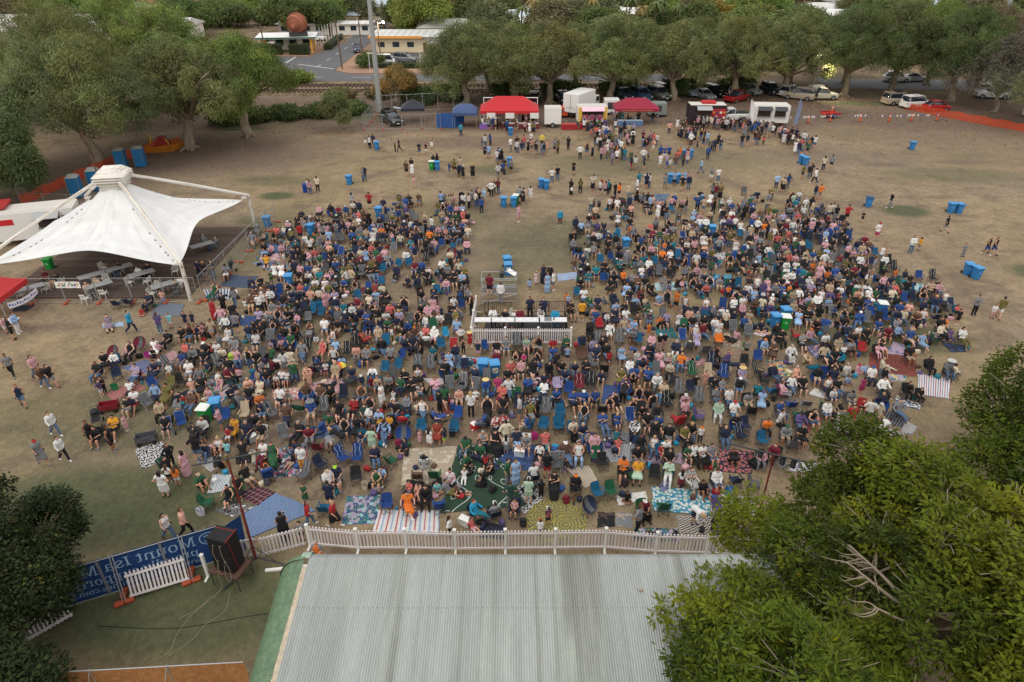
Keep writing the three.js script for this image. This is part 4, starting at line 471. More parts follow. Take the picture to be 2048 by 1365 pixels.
{const B=[[1523,245],[1563,248],[1616,247],[1660,244],[1720,244],[1778,244],[1822,243],[1873,242]].map(([px,py])=>{const v=(py-682.5)/1365,dy=-.518-v*.8554,dz=-.8554+v*.518,k=-24/dy;return[(px-1024)/1365*k,dz*k];});
B.forEach(([x,z],i)=>{const t=thing('bollard','orange white banded plastic bollard holding the bunting, '+['first from the white food trailer','second from the white food trailer','third from the white food trailer','fourth from the white food trailer','fourth from the red hatchback end','third from the red hatchback end','second from the red hatchback end','last, in front of the red hatchback'][i],'bollard',[x,0,z],0,'orange bollards');mb().add(new THREE.CylinderGeometry(.06,.11,1.15,10),mb().mat(0,.6,0)).build('post',M(srgb(220,82,40),.6),t);mb().add(new THREE.CylinderGeometry(.09,.095,.2,10),mb().mat(0,.85,0)).build('white_band',white,t);mb().rbox(.38,.06,.38,.02,0,.03,0).build('base',black,t);});
const bn=thing('bunting','line of blue and white bunting strung between the orange bollards','bunting',[0,0,0]);const cols=[M(srgb(208,206,204),.8),M(srgb(96,104,150),.8),M(srgb(196,62,56),.8)];
for(let i=0;i+1<B.length;i++){const[a,b]=[B[i],B[i+1]],n=12,pt=(s)=>[lerp(a[0],b[0],s),1.1-.5*s*(1-s),lerp(a[1],b[1],s)+.12];mb().path([0,.2,.4,.6,.8,1].map(pt),.01,4).build('string',M(srgb(190,80,66),.8),bn);for(let k=0;k<n;k++){if(hash2(i,k)<.3)continue;const p=pt((k+.5)/n);mb().tri([p[0]-.17,p[1],p[2]],[p[0]+.17,p[1],p[2]],[p[0],p[1]-.34,p[2]+.03]).build('pennant',cols[(Math.floor(k/3)+i)%2],bn);}}}
{const t=thing('flat_trailer','small red flat trailer with an orange bollard standing on it','trailer',[47.0,0,-103.5],.1);mb().box(2.4,.12,1.5,0,.55,0).build('tray',M(srgb(186,44,40),.6),t);mb().box(2.4,.25,.05,0,.7,.74).box(2.4,.25,.05,0,.7,-.74).build('tray_side',M(srgb(150,44,40),.6),t);for(const s of[-1,1]){const q=wheel(t,.3,s*.85,.32);q.rotation.y=Math.PI/2;}mb().box(1.5,.06,.06,1.9,.5,0).build('drawbar',darkGrey,t);const b=thing('bollard','orange plastic bollard standing on the red flat trailer','bollard',[47.1,.62,-103.4]);mb().add(new THREE.CylinderGeometry(.06,.11,1.15,10),mb().mat(0,.58,0)).build('post',M(srgb(220,82,40),.6),b);mb().add(new THREE.CylinderGeometry(.088,.094,.2,10),mb().mat(0,.85,0)).build('white_band',white,b);}

{const t=thing('light_pole','very tall grey steel floodlight pole by the wire fenced yard','light pole',[-20.0,0,-106.4]);mb().tube([0,0,0],[0,24,0],.42,.24,12).build('pole',M(srgb(158,160,158),.6),t);mb().box(1,.3,1,0,.12,0).build('base',M(srgb(120,118,114),.9),t);mb().box(3.2,.15,.4,0,24.1,0).build('crossarm',galv,t);for(let i=0;i<4;i++)mb().rbox(.55,.5,.3,.06,-1.2+i*.8,24.4,.2,.5).build('floodlight',darkGrey,t);
const c=clone(t,'tall grey floodlight pole rising behind the trees at the far right',[84,0,-128],0);}
{
const t=thing('light_tower','white mobile light tower lit up under the far right trees','light tower',[50.3,0,-118.2],.3);mb().rbox(2.3,1.5,1.3,.15,0,1.1,0).build('housing',white,t);mb().box(2.4,.12,1.35,0,.3,0).build('base',darkGrey,t);for(const s of[-1,1]){const q=wheel(t,.2,s*.7,.32);q.rotation.y=Math.PI/2;}mb().tube([-.6,1.8,0],[-.6,6.2,0],.07).build('mast',galv,t);
const em=new THREE.MeshStandardMaterial({emissive:new THREE.Color(1,.92,.68),emissiveIntensity:7,color:0x888880});for(let i=0;i<4;i++)mb().rbox(.36,.3,.16,.03,-.95+(i%2)*.65,6.1+Math.floor(i/2)*.4,.12,.5).build('lamp',em,t);
const sp=new THREE.SpotLight(new THREE.Color(1,.88,.6),420,0,.75,.7,2);sp.position.set(50.4,6.0,-117.6);sp.target.position.set(54,0,-114.5);sp.castShadow=true;sp.shadow.radius=12;sp.name='tower_light';scene.add(sp,sp.target);
const st=thing('street_lamp','lit lamp on a brown timber pole in front of the cream motel','street lamp',[-26.9,0,-149.5]);mb().tube([0,0,0],[0,8,0],.14,.1,8).build('pole',M(srgb(96,76,62),.9),st);mb().tube([0,7.6,0],[1.1,8.0,.3],.05).build('arm',galv,st);mb().add(new THREE.SphereGeometry(.24,12,8),mb().mat(1.2,7.95,.35)).build('lamp',new THREE.MeshStandardMaterial({emissive:new THREE.Color(1,1,.94),emissiveIntensity:9}),st);const pl=new THREE.PointLight(new THREE.Color(1,.97,.86),120);pl.position.set(-25.7,7.6,-149.0);pl.name='street_light';pl.castShadow=true;pl.shadow.radius=6;scene.add(pl);}
[[770,980],[1290,978],[1110,890],[715,905],[935,845],[1585,665],[230,1003]].forEach(([tx,ty],i)=>{const px=tx/3.938,py=320+ty/3.938,v=(py-682.5)/1365,dy=-.518-v*.8554,dz=-.8554+v*.518,k=-23.1/dy;tableThing('trestle_table','grey trestle table under the marquee, '+['nearest the front fence in the middle','nearest the front right corner post','behind the one by the corner post','second row at the left','deepest in the shade','at the open right side','at the left end beside the colourful banner'][i],(px-1024)/1365*k,dz*k,1.9,.78,srgb(160,162,164),null,.75,'tables under the marquee').position.y=.14;});

// ---------- vehicles ----------
function loftBody(st,seg=5){
const rows=st.map(([z,w,lo,hi,tk=.06])=>{const p=[],r=.13;const c=[[-w+tk,lo],[-w,lo+(hi-lo)*.35],[-w+.01,hi-r],[-w+r*.45,hi-r*.3],[-w+r*1.4,hi],[-w*.4,hi+.025],[w*.4,hi+.025],[w-r*1.4,hi],[w-r*.45,hi-r*.3],[w-.01,hi-r],[w,lo+(hi-lo)*.35],[w-tk,lo]];return c.map(([x,y])=>[x,y,z]);});
const m=mb(),n=rows[0].length;const g=sheet(n-1,rows.length-1,(u,v)=>rows[Math.round(v*(rows.length-1))][Math.round(u*(n-1))]);m.add(g);
for(const e of[0,rows.length-1])for(let k=1;k<n-1;k++)e?m.tri(rows[e][0],rows[e][k],rows[e][k+1]):m.tri(rows[e][0],rows[e][k+1],rows[e][k]);
return m.geo();
}
const CAR={
suv:{L:4.7,body:[[2.3,.72,.42,.72],[2.2,.84,.3,.9],[1.4,.92,.28,1.04],[.9,.93,.28,1.1],[-1.9,.93,.28,1.12],[-2.25,.88,.32,1.08],[-2.36,.8,.42,.95]],cab:[[.98,.80,1.06,1.08],[.35,.72,1.06,1.72],[-.4,.73,1.06,1.8],[-1.8,.71,1.06,1.76],[-2.2,.76,1.06,1.12]]},
wagon:{L:5,body:[[2.45,.78,.45,.8],[2.35,.9,.34,1.0],[1.3,.96,.32,1.14],[-2.2,.96,.32,1.18],[-2.45,.92,.36,1.14]],cab:[[1.0,.84,1.12,1.14],[.45,.78,1.12,1.84],[-2.2,.78,1.12,1.88],[-2.38,.82,1.12,1.2]]},
sedan:{L:4.6,body:[[2.25,.7,.35,.62],[2.15,.84,.26,.76],[1.1,.9,.24,.92],[-1.5,.9,.24,.98],[-2.15,.84,.28,.94],[-2.28,.75,.38,.82]],cab:[[.95,.76,.9,.92],[.15,.64,.9,1.38],[-.8,.64,.9,1.42],[-1.7,.72,.9,.97]]},
hatch:{L:4,body:[[1.95,.68,.36,.66],[1.85,.8,.26,.82],[1.0,.85,.24,.98],[-1.6,.85,.24,1.04],[-1.9,.8,.3,1.0],[-1.98,.72,.4,.85]],cab:[[1.1,.72,.95,.97],[.2,.64,.95,1.46],[-1.0,.63,.95,1.5],[-1.85,.68,.95,1.05]]},
ute:{L:5.2,body:[[2.5,.74,.42,.74],[2.4,.88,.32,.95],[1.3,.93,.3,1.08],[-.75,.93,.3,1.12],[-2.5,.93,.36,1.1],[-2.6,.88,.42,1.0]],cab:[[1.15,.8,1.06,1.08],[.5,.72,1.06,1.7],[-.4,.72,1.06,1.76],[-.95,.75,1.06,1.15]]},
van:{L:5,body:[[2.4,.8,.4,.85],[2.25,.92,.3,1.1],[-2.35,.95,.3,1.35],[-2.45,.92,.36,1.3]],cab:[[2.05,.84,1.08,1.1],[1.5,.8,1.08,2.0],[-2.3,.82,1.08,2.1],[-2.42,.85,1.08,1.3]]},
};
const carGeo={};
function car(kind,label,x,z,turn,rgb,{group,rack,tray,spare}={}){
const K=CAR[kind],paint=new THREE.MeshPhysicalMaterial({roughness:.35,clearcoat:.8,side:THREE.DoubleSide});paint.color.setRGB(...rgb);
const t=thing({suv:'parked_suv',wagon:'parked_wagon',sedan:'parked_sedan',hatch:'parked_hatchback',ute:'parked_utility',van:'parked_van'}[kind],label,{suv:'car',wagon:'car',sedan:'car',hatch:'car',ute:'utility vehicle',van:'van'}[kind],[x,0,z],turn,group);
const G=carGeo[kind]??={body:loftBody(K.body),cab:loftBody(K.cab.map(([a,w,l,h])=>[a,w,l,h,-.06])),roof:(()=>{const a=K.cab.filter((s)=>s[3]>1.3);const m=mb();const z0=a[0][0],z1=a[a.length-1][0],y=(a[0][3]+a[a.length-1][3])/2;m.rbox(a[0][1]*2-.02,.09,z0-z1+.12,.04,0,y+.035,(z0+z1)/2,-(a[0][3]-a[a.length-1][3])/(z0-z1)*.9);return m.geo();})()};
mesh('body',G.body,paint,t);mesh('windows',G.cab,glass,t);mesh('roof',G.roof,paint,t);
const a=K.cab.filter((s)=>s[3]>1.3),pl=mb();a.forEach((s,i)=>{for(const q of[-1,1])pl.tube([q*(s[1]+.035),s[3]+.02,s[0]],[q*(K.cab[0][1]+.05),K.cab[0][2],s[0]+(i?0:K.cab[0][0]-s[0])],.035,.04,5);});pl.build('pillars',paint,t);
const fz=K.body[1][0],bz=K.body[K.body.length-1][0],hy=K.body[1][3]-.16,wR=kind==='sedan'||kind==='hatch'?.31:.37,wx=K.body[2][1]-.08;
for(const s of[-1,1]){mb().rbox(.3,.15,.1,.04,s*(K.body[1][1]-.22),hy,fz+.05).build('headlight',lampM,t);mb().rbox(.16,.28,.08,.03,s*(K.body[1][1]-.1),K.body[2][3]-.25,bz+.02).build('tail_light',redL,t);mb().rbox(.2,.14,.1,.04,s*(K.cab[0][1]+.22),K.cab[0][2]+.1,K.cab[0][0]-.35).build('mirror',black,t);}
mb().rbox(K.body[1][1]*1.1,.2,.08,.03,0,hy-.05,fz+.06).build('grille',black,t);mb().rbox(K.body[1][1]*2,.2,.18,.06,0,.45,fz+.04).build('bumper',kind==='wagon'||kind==='ute'?black:paint,t);mb().box(.38,.11,.02,0,.47,fz+.15).build('number_plate',white,t);
for(const s of[-1,1])for(const wz of[K.body[1][0]-.75,K.body[K.body.length-2][0]+.75]){const q=wheel(t,s*wx,wz,wR);}
if(rack)mb().tube([-.6,a[0][3]+.14,a[0][0]-.2],[.6,a[0][3]+.14,a[0][0]-.2],.025).tube([-.6,a[0][3]+.14,a[a.length-1][0]+.3],[.6,a[0][3]+.14,a[a.length-1][0]+.3],.025).rbox(1.1,.22,1.3,.08,0,a[0][3]+.26,-.4).build('roof_rack',black,t);
if(tray)mb().box(1.62,.03,1.5,0,1.145,-1.75).build('tray_floor',black,t);
if(spare){const q=mesh('spare_wheel',tyreG,rubber,t);q.position.set(-.25,1.0,bz-.2);q.rotation.y=Math.PI/2;mesh('rim',rimG,rimM,q);}
return t;
}
const SIL=srgb(168,172,174),WHT=srgb(222,222,220),BLK=srgb(24,26,30),BLU=srgb(70,98,132),RED=srgb(150,26,34),GRY=srgb(96,100,104),BGE=srgb(168,156,136),cg='cars parked under the far figs';
car('suv','black SUV with its tailgate raised and a grey awning inside the wire yard',-17.2,-99.8,.55,BLK);
{const t=thing('awning','pale grey cloth awning stretched from the black SUV in the wire yard','awning',[-16,0,-100.6]);mesh('cloth',sheet(8,6,(u,v)=>[-1.1+u*2.4+v*.3,2.05-.25*u+.1*v,-.9+v*1.6+u*.4]),M(srgb(150,160,168),.8),t);mb().tube([1.3,0,.9],[1.5,1.95,1.0],.02).build('pole',galv,t);const b=thing('raised_tailgate','black raised tailgate tent at the rear of the SUV in the wire yard','tailgate',[-18.6,0,-102]);mesh('flap',sheet(4,4,(u,v)=>[-.8+u*1.7,2.15+.25*v-.1*u,-.5+v*1.4]),M(srgb(40,44,54),.6),b);}
car('suv','dark maroon SUV facing out under the figs behind the orange generator',3.3,-112.2,-.15,srgb(58,22,34),{group:cg});car('ute','black utility behind the pale forked trunk by the box truck',8.1,-114,.2,BLK,{group:cg,tray:1});car('wagon','silver wagon parked right of the trunk behind the box truck',11.4,-112.9,.5,SIL,{group:cg});
car('suv','dark blue SUV half hidden behind the trunk near the maroon gazebo',18.2,-116.4,.3,srgb(58,74,92),{group:cg});car('wagon','blue four wheel drive facing out behind the maroon gazebo',21.0,-115.8,.35,BLU,{group:cg});car('wagon','grey green four wheel drive facing out, third from the trunk near the maroon gazebo',24.1,-116.6,.4,srgb(110,114,106),{group:cg});car('suv','dark SUV deep in the shade left of the trunk behind the red and black trailer',25.2,-119.6,.4,srgb(50,56,56),{group:cg});
car('suv','pale blue SUV under low branches left of the trunk near the red and black trailer',29.6,-119.3,.35,srgb(140,156,166),{group:cg});car('sedan','silver car under low branches right of the trunk near the red and black trailer',31.6,-116.8,.4,srgb(150,156,158),{group:cg});
car('suv','black SUV parked left of a white car under the figs',33.6,-118.6,.5,BLK,{group:cg});car('sedan','white car seen from behind under the figs beyond the red utility',37.2,-119.6,2.85,WHT,{group:cg});car('suv','silver green SUV behind the trunk beside the red utility',39.8,-120.2,.6,srgb(136,144,138),{group:cg});car('suv','dark green SUV facing out right of the trunk beside the red utility',43.6,-120.4,.2,srgb(50,62,64),{group:cg});
car('ute','red utility seen from behind in front of the parked cars',36.4,-114.6,2.3,RED,{tray:1});car('suv','white SUV half hidden at the left of the beige utility',46.2,-118.8,2.4,WHT);car('wagon','beige four wheel drive with a spare wheel on its tail',46.9,-116.0,-2.1,BGE,{spare:1});car('ute','cream single cab utility beside the light tower',50.6,-116.2,1.55,srgb(196,190,172),{tray:1});
car('ute','white utility parked behind the white food trailer',31.6,-101.6,-1.45,WHT,{tray:1});
car('wagon','beige wagon with a roof rack, first of three cars at the right',61.2,-112.2,1.75,BGE,{rack:1});car('wagon','white wagon, middle of the three cars at the right',62.9,-109.9,1.85,WHT);car('hatch','red hatchback, front one of the three cars at the right',65.0,-107.9,1.75,srgb(172,14,30));
[[70,-131,1.5,WHT,'suv','white SUV on the sealed road behind the dark trunked fig'],[73.5,-131.5,1.5,SIL,'sedan','silver car on the sealed road behind the dark trunked fig'],[79,-117,1.4,WHT,'ute','white utility beyond the orange mesh at the right'],[83,-117.5,1.5,SIL,'suv','silver SUV beyond the orange mesh at the right'],[92,-138,.6,WHT,'sedan','white car far back in the right hand car park, left of its row'],[97,-137,.6,BLU,'suv','blue SUV in the right hand car park beside a white one'],[101,-134,.6,SIL,'wagon','silver wagon in the right hand car park near the edge'],[93,-128,.5,GRY,'suv','grey SUV at the near left of the right hand car park'],[104,-140,.6,WHT,'van','white van at the far right of the car park']].forEach(([x,z,a,c,k,l])=>car(k,l,x,z,a,c));
car('van','white van parked in the car park behind the low hedge',-26.3,-148.6,1.75,WHT);car('wagon','grey and black four wheel drive right of the white van in the car park',-22.2,-152,1.3,GRY);car('wagon','cream van parked alone in the dark car park',-13.4,-154.5,.1,srgb(208,200,178));car('hatch','red car behind the flagpoles beyond the junction',-52,-180,1.2,RED);car('wagon','white car behind the flagpoles beyond the junction',-48.5,-184,1.2,WHT);car('suv','dark car turning at the bend of the side street',-34.8,-166,.2,srgb(40,56,84));car('suv','cream SUV further up the side street',-36.6,-206,2.9,srgb(196,190,176));
{const t=thing('caravan','white caravan beyond the road at the right, behind a pale trunk','caravan',[84.5,0,-127],.1);mb().rbox(5,2.6,2.3,.2,0,1.7,0).build('body',white,t);mb().box(1,.7,.04,-1,1.9,1.16).build('window',glass,t);for(const s of[-1,1]){const q=wheel(t,0,s*1.1,.34);q.rotation.y=Math.PI/2;}const u=thing('site_box','small white site box behind the orange mesh at the right edge','box',[77.5,0,-104],.1);mb().rbox(2.3,2.1,2,.06,0,1.15,0).build('body',white,u);mb().box(.9,1.7,.03,.3,1.05,1.012).build('door',offWhite,u);}

// ---------- wheelie bins ----------
const binM={blue:M(srgb(48,122,184),.55),green:M(srgb(28,150,62),.5)},lidM={blue:M(srgb(74,148,204),.5),green:M(srgb(28,150,62),.5),white:M(srgb(222,226,220),.5),dark:M(srgb(44,78,108),.5)};
const binBody=(()=>{const m=mb(),s=[[.22,.25,.02],[.23,.26,.1],[.285,.33,.92],[.30,.35,.96]];const rows=s.map(([w,d,y])=>[[-w,y,d-.06],[-w+.04,y,d],[w-.04,y,d],[w,y,d-.06],[w,y,-d+.06],[w-.04,y,-d],[-w+.04,y,-d],[-w,y,-d+.06],[-w,y,d-.06]]);m.add(sheet(8,3,(u,v)=>rows[Math.round(v*3)][Math.round(u*8)]));m.box(.4,.02,.44,0,.03,0);m.box(.62,.05,.06,0,.93,.34);return m.geo();})();
const binLid=(()=>{const m=mb();m.rbox(.66,.07,.78,.03,0,1.0,.01,-.05);m.rbox(.5,.05,.5,.02,0,1.04,.0,-.05);return m.geo();})();
const binHandle=(()=>{const m=mb();m.tube([-.28,.98,-.44],[.28,.98,-.44],.02);m.box(.04,.06,.12,-.24,.96,-.39).box(.04,.06,.12,.24,.96,-.39);return m.geo();})(),binWheel=wheelGeo(.11,.06),binAxle=mb().tube([-.3,.11,-.3],[.3,.11,-.3],.012).geo();
const posterT=canvasTex(64,96,(c)=>{c.fillStyle='#d8d8cc';c.fillRect(0,0,64,96);const r=rng(9);for(let i=0;i<14;i++){c.fillStyle=['#5a8a4a','#c8b050','#4a6a8a','#9a5a40'][i%4];c.fillRect(4+r()*42,6+r()*74,14,11);}}),posterM=new THREE.MeshStandardMaterial({map:posterT,side:THREE.DoubleSide});
const logoT=canvasTex(64,64,(c)=>{c.fillStyle='#1c963e';c.fillRect(0,0,64,64);c.strokeStyle='#d8efdc';c.lineWidth=6;c.beginPath();c.arc(32,32,22,0,7);c.stroke();c.beginPath();c.arc(32,32,10,.5,5.4);c.stroke();}),logoM=new THREE.MeshStandardMaterial({map:logoT,side:THREE.DoubleSide});
const logoB=new THREE.MeshStandardMaterial({side:THREE.DoubleSide,map:canvasTex(64,64,(c)=>{c.fillStyle='#267cc4';c.fillRect(0,0,64,64);c.strokeStyle='#b8d8f0';c.lineWidth=6;c.beginPath();c.arc(32,32,18,.6,5.4);c.stroke();})});
const plate=(w,y,h)=>sheet(1,1,(u,v)=>[(u-.5)*w,y+v*h,.262+.07*((y+v*h-.1)/.82)+.004]);
const plateBig=plate(.36,.38,.4),plateSm=plate(.22,.5,.22);
function bin(label,x,z,turn,col,lid=col,front,group='wheelie bins'){
const t=thing('wheelie_bin',label,'bin',[x,0,z],turn,group);mesh('body',binBody,binM[col],t);mesh('lid',binLid,lidM[lid],t);mesh('handle',binHandle,binM[col],t);mesh('axle',binAxle,black,t);
for(const s of[-1,1]){const w=mesh('wheel',binWheel,rubber,t);w.position.set(s*.29,.11,-.3);}
if(front==='poster')mesh('poster',plateBig,posterM,t);else mesh('emblem',plateSm,col==='green'?logoM:logoB,t);
return t;
}
/*BINS*/
const BINS=[
[-17.08,-86.38,'blue','blue','blue wheelie bin standing alone beyond the left of the field near the black clad walker',''],
[-9.31,-78.08,'green','white','green wheelie bin beside a blue one on the open field',''],
[-8.66,-77.89,'blue','blue','blue wheelie bin beside the green one on the open field',''],
[-17.76,-72.71,'blue','blue','blue wheelie bin on a green patch left of the open field',''],
[-0.29,-79.43,'blue','blue','blue wheelie bin between two standing people on the open field',''],
[3.17,-71.54,'blue','blue','left blue bin of the close pair in mid field behind a walking girl',''],
[3.69,-71.05,'blue','blue','right blue bin of the close pair in mid field',''],
[-0.85,-65.73,'blue','blue','left blue bin behind the crowd gap',''],
[0.15,-65.73,'blue','blue','right blue bin behind the crowd gap',''],
[0.40,-66.45,'green','white','green bin hidden behind the right blue bin at the crowd gap',''],
[16.85,-87.29,'blue','blue','blue wheelie bin in the queue before the maroon gazebo',''],
[20.82,-82.68,'blue','blue','left bin of the pair below the red and black food trailer',''],
[21.67,-82.68,'blue','blue','right bin of the pair below the red and black food trailer',''],
[17.37,-73.22,'blue','blue','left bin of the pair behind the right block of the crowd',''],
[18.13,-73.22,'blue','blue','right bin of the pair behind the right block of the crowd',''],
[34.39,-80.42,'blue','blue','left bin of the pair at the end of the long queue',''],
[34.57,-79.63,'blue','blue','right bin of the pair at the end of the long queue',''],
[50.55,-86.38,'blue','blue','lone blue bin on the empty field at the right',''],
[35.81,-65.73,'blue','dark','lone dark lidded blue bin on a green patch at the right',''],
[43.15,-64.05,'blue','blue','left bin of the pair far right on the field',''],
[43.86,-63.91,'blue','blue','right bin of the pair far right on the field',''],
[36.78,-50.02,'blue','blue','left of the two close blue bins nearest the right edge',''],
[37.04,-49.29,'blue','blue','right of the two close blue bins nearest the right edge',''],
[9.90,-55.09,'blue','blue','blue bin standing in the left part of the right block',''],
[18.17,-58.11,'blue','blue','blue bin standing at the back of the right block',''],
[-18.35,-58.46,'blue','blue','blue bin left of the left block beside the person in a red jacket',''],
[-17.39,-47.88,'blue','blue','blue bin beside the blue checked rugs near the marquee',''],
[-12.89,-62.84,'blue','blue','blue bin at the back of the left block',''],
[-0.41,-51.24,'blue','blue','rear blue bin behind the scaffold',''],
[-0.32,-50.02,'blue','blue','blue bin with a poster behind the scaffold','poster'],
[-1.78,-35.59,'blue','blue','left blue bin in the middle of the crowd below the judges',''],
[-1.09,-35.43,'blue','blue','right blue bin with a poster in the middle of the crowd','poster'],
[-17.36,-30.83,'green','white','large green bin with a white lid at the left of the crowd',''],
[-16.98,-31.48,'blue','blue','blue bin right behind the green bin at the left of the crowd',''],
[18.41,-41.54,'blue','blue','blue bin left of the green one in the right half of the crowd',''],
[19.42,-42.46,'blue','blue','blue bin behind the green one in the right half of the crowd',''],
[19.04,-41.34,'green','white','green bin with a white lid between blue ones in the right half of the crowd',''],
[26.68,-43.33,'blue','white','blue bin with a white lid at the right side of the crowd',''],
[-0.20,-93.38,'blue','blue','blue bin in front of the big red gazebo',''],
[-37.85,-50.95,'green','green','green bin under the left side of the marquee',''],
[-22.95,-60.40,'blue','blue','blue bin beside the marquee right rear post',''],
[33.02,-96.03,'blue','blue','blue bin at the right feather flag by the queue',''],
];
BINS.forEach(([x,z,c,lid,label,front],i)=>bin(label,x,z,(hash2(i,3)-.5)*.5,c,lid,front));
tag((()=>{const g=new THREE.Group();g.name='drum_bin';g.position.set(-21.9,0,-70.2);scene.add(g);mb().add(new THREE.CylinderGeometry(.29,.29,.88,16),mb().mat(0,.45,0)).build('drum',M(srgb(30,60,150),.5),g);mb().add(new THREE.TorusGeometry(.29,.025,6,18),mb().mat(0,.88,0,Math.PI/2)).build('rim',M(srgb(24,46,120),.5),g);return g;})(),'dark blue drum standing left of the blue bin on the open field','drum');

// ---------- town beyond the railway ----------
const roofT=(r,g,b)=>{const t=tex(128,128,(u,v)=>{const k=(Math.floor(u*32)%2?.95:1.03)*(.94+.12*fbm(u*6,v*10,3));return[r*k,g*k,b*k];});return new THREE.MeshPhysicalMaterial({map:t,roughness:.5,side:THREE.DoubleSide});};
const roofs=[roofT(222,222,220),roofT(176,190,200),roofT(206,208,204),roofT(150,150,152),roofT(190,204,210)],walls=[M(srgb(212,196,166),.85),M(srgb(226,222,214),.85),M(srgb(190,170,146),.85),M(srgb(206,208,206),.85)],winM=M(srgb(52,60,66),.15),doorM=M(srgb(104,76,58),.7);
function house(name,label,cat,x,z,w,d,h,turn,ri,wi,{hip=true,pitch=.32,over=.6,flat=false,group,extra}={}){
const t=thing(name,label,cat,[x,0,z],turn,group);mb().box(w,h,d,0,h/2,0).build('wall',walls[wi],t);
const W=w/2+over,D=d/2+over,rh=flat?.35:D*pitch,in_=hip?Math.min(W-.2,D):0,m=mb();
if(flat)m.box(W*2,.18,D*2,0,h+.1,0,.02);else{const A=[-W,h,D],B=[W,h,D],C=[W,h,-D],E=[-W,h,-D],R1=[-W+in_,h+rh,0],R2=[W-in_,h+rh,0];m.quad(A,B,R2,R1).quad(C,E,R1,R2);m.tri(B,C,R2).tri(E,A,R1);m.quad(E,C,B,A);}
m.build('roof',roofs[ri],t);
const n=Math.max(2,Math.floor(w/3));for(let i=0;i<n;i++){const px=(i+.5)/n*w-w/2;if(i===Math.floor(n/2)){mb().box(.95,2.0,.06,px,1.0,d/2+.012).build('door',doorM,t);continue;}mb().box(1.5,1.1,.05,px,1.6,d/2+.012).build('window',winM,t);mb().box(1.64,.08,.1,px,1.02,d/2+.03).build('sill',white,t);}
for(const s of[-1,1])mb().box(.05,1.1,1.5,s*(w/2+.012),1.6,0).build('window',winM,t);
return t;
}
{const t=house('motel','long low cream motel with a pale skillion roof and orange fascia beside the car park','motel',-19.5,-170,23,9,3.3,0,2,0,{flat:true,over:1.0});mb().box(12,.5,.2,-6.5,3.25,5.55).build('fascia',M(srgb(224,152,70),.6),t);mb().box(9,2.3,.12,8,1.15,6.2).build('green_screen',M(srgb(30,84,60),.8),t);mb().box(9,1.2,.1,5,2.4,4.62).build('white_band',white,t);}
house('house','cream house with a pale hipped roof behind the motel','house',-15,-186,16,9,3.2,.05,2,0);house('house','long house with a grey roof and blue end behind the cream house','house',-12,-203,22,9,3.4,.08,3,3);house('house','house with a pale blue roof at the left of the street end','house',-52,-214,18,10,3.2,.05,1,0);house('hall','long cream building with a red base at the head of the side street','building',-36,-232,30,9,3.8,.03,1,0,{extra:1});house('shed','white long shed wall behind the flagpoles','shed',-49,-197,24,5,2.6,.03,0,1,{flat:true});
house('warehouse','very long white roofed building seen through the left trees','building',-104,-168,62,16,5,.06,0,1,{hip:false,pitch:.2});house('warehouse','white walled building at the far left behind the dark trees','building',-150,-182,40,14,5,.05,2,1,{flat:true});house('house','gabled cream house with a white roof above the left trees','house',-98,-206,17,10,4,.1,0,2,{hip:false,pitch:.4});house('warehouse','long white shed behind the long white roofed building','building',-120,-192,46,10,4.4,.04,2,1,{flat:true});
{
const s=thing('service_station','green and white service station canopy below the round brown sculpture','service station',[-50.5,0,-166.5],.12);mb().box(13,.4,6,0,3.3,0,.05).build('canopy',white,s);mb().box(13.2,.24,.16,0,3.2,3.05).build('green_edge',M(srgb(24,96,84),.6),s);for(const[x,z]of[[-6,3],[6,3],[-6,-3],[6,-3]])mb().box(.4,3.1,.4,x*.9,1.55,z*.8).build('column',M(srgb(222,160,46),.7),s);mb().box(12,3.0,5,-1,1.5,-5.8).build('shop',walls[1],s);for(let i=0;i<4;i++)mb().box(1.6,1.6,.08,-5.5+i*3,1.6,-3.26).build('window',winM,s);
const t=thing('barrel_sculpture','big round clay brown barrel shaped sculpture standing on the service station roof','sculpture',[-47.6,3.5,-165.5],.25);const pts=[[.01,2.55],[.55,2.6],[1.25,2.55],[1.28,2.3],[1.7,2.28],[1.75,2.0],[2.25,1.95],[2.7,1.2],[2.95,.4],[3.0,-.4],[2.8,-1.3],[2.3,-2.0],[1.4,-2.4],[.01,-2.5]].map(([a,b])=>new THREE.Vector2(a,b));const g=new THREE.LatheGeometry(pts,48);g.rotateX(Math.PI/2);const b=mesh('barrel',g,M(srgb(176,110,84),.75),t);b.position.y=3.4;b.rotation.set(.1,-.5,0);for(const[q,zz]of[[.9,2.6],[1.45,2.38],[2.0,2.06]]){const m=mesh('ring',new THREE.TorusGeometry(q,.1,6,40),M(srgb(112,66,50),.85),b);m.position.z=zz;}
for(let i=0;i<7;i++){const tr=new THREE.TorusGeometry([2.35,2.74,2.98,3.02,2.9,2.62,2.2][i],.11,6,48);const m=mesh('rib',tr,M(srgb(116,70,54),.85),b);m.position.z=[1.82,1.15,.5,-.2,-.95,-1.6,-2.06][i];}mb().box(5.5,1.0,3.6,0,.5,0).build('plinth',darkGrey,t);t.scale.setScalar(.72);}
for(let i=0;i<8;i++){const t=thing('flag_pole','white flagpole in the row beyond the junction, '+['first from the sculpture','second from the sculpture','third from the sculpture','fourth from the sculpture','fourth from the street end','third from the street end','second from the street end','last at the street end'][i],'flagpole',[-44.3+i*.16,0,-171-i*2.1],0,'white flagpoles');mb().tube([0,0,0],[0,4.3,0],.08,.05,8).build('pole',white,t);mb().add(new THREE.SphereGeometry(.1,8,6),mb().mat(0,4.35,0)).build('finial',white,t);}
const hedgeM=leafMat(.075,.105,.04,.2);
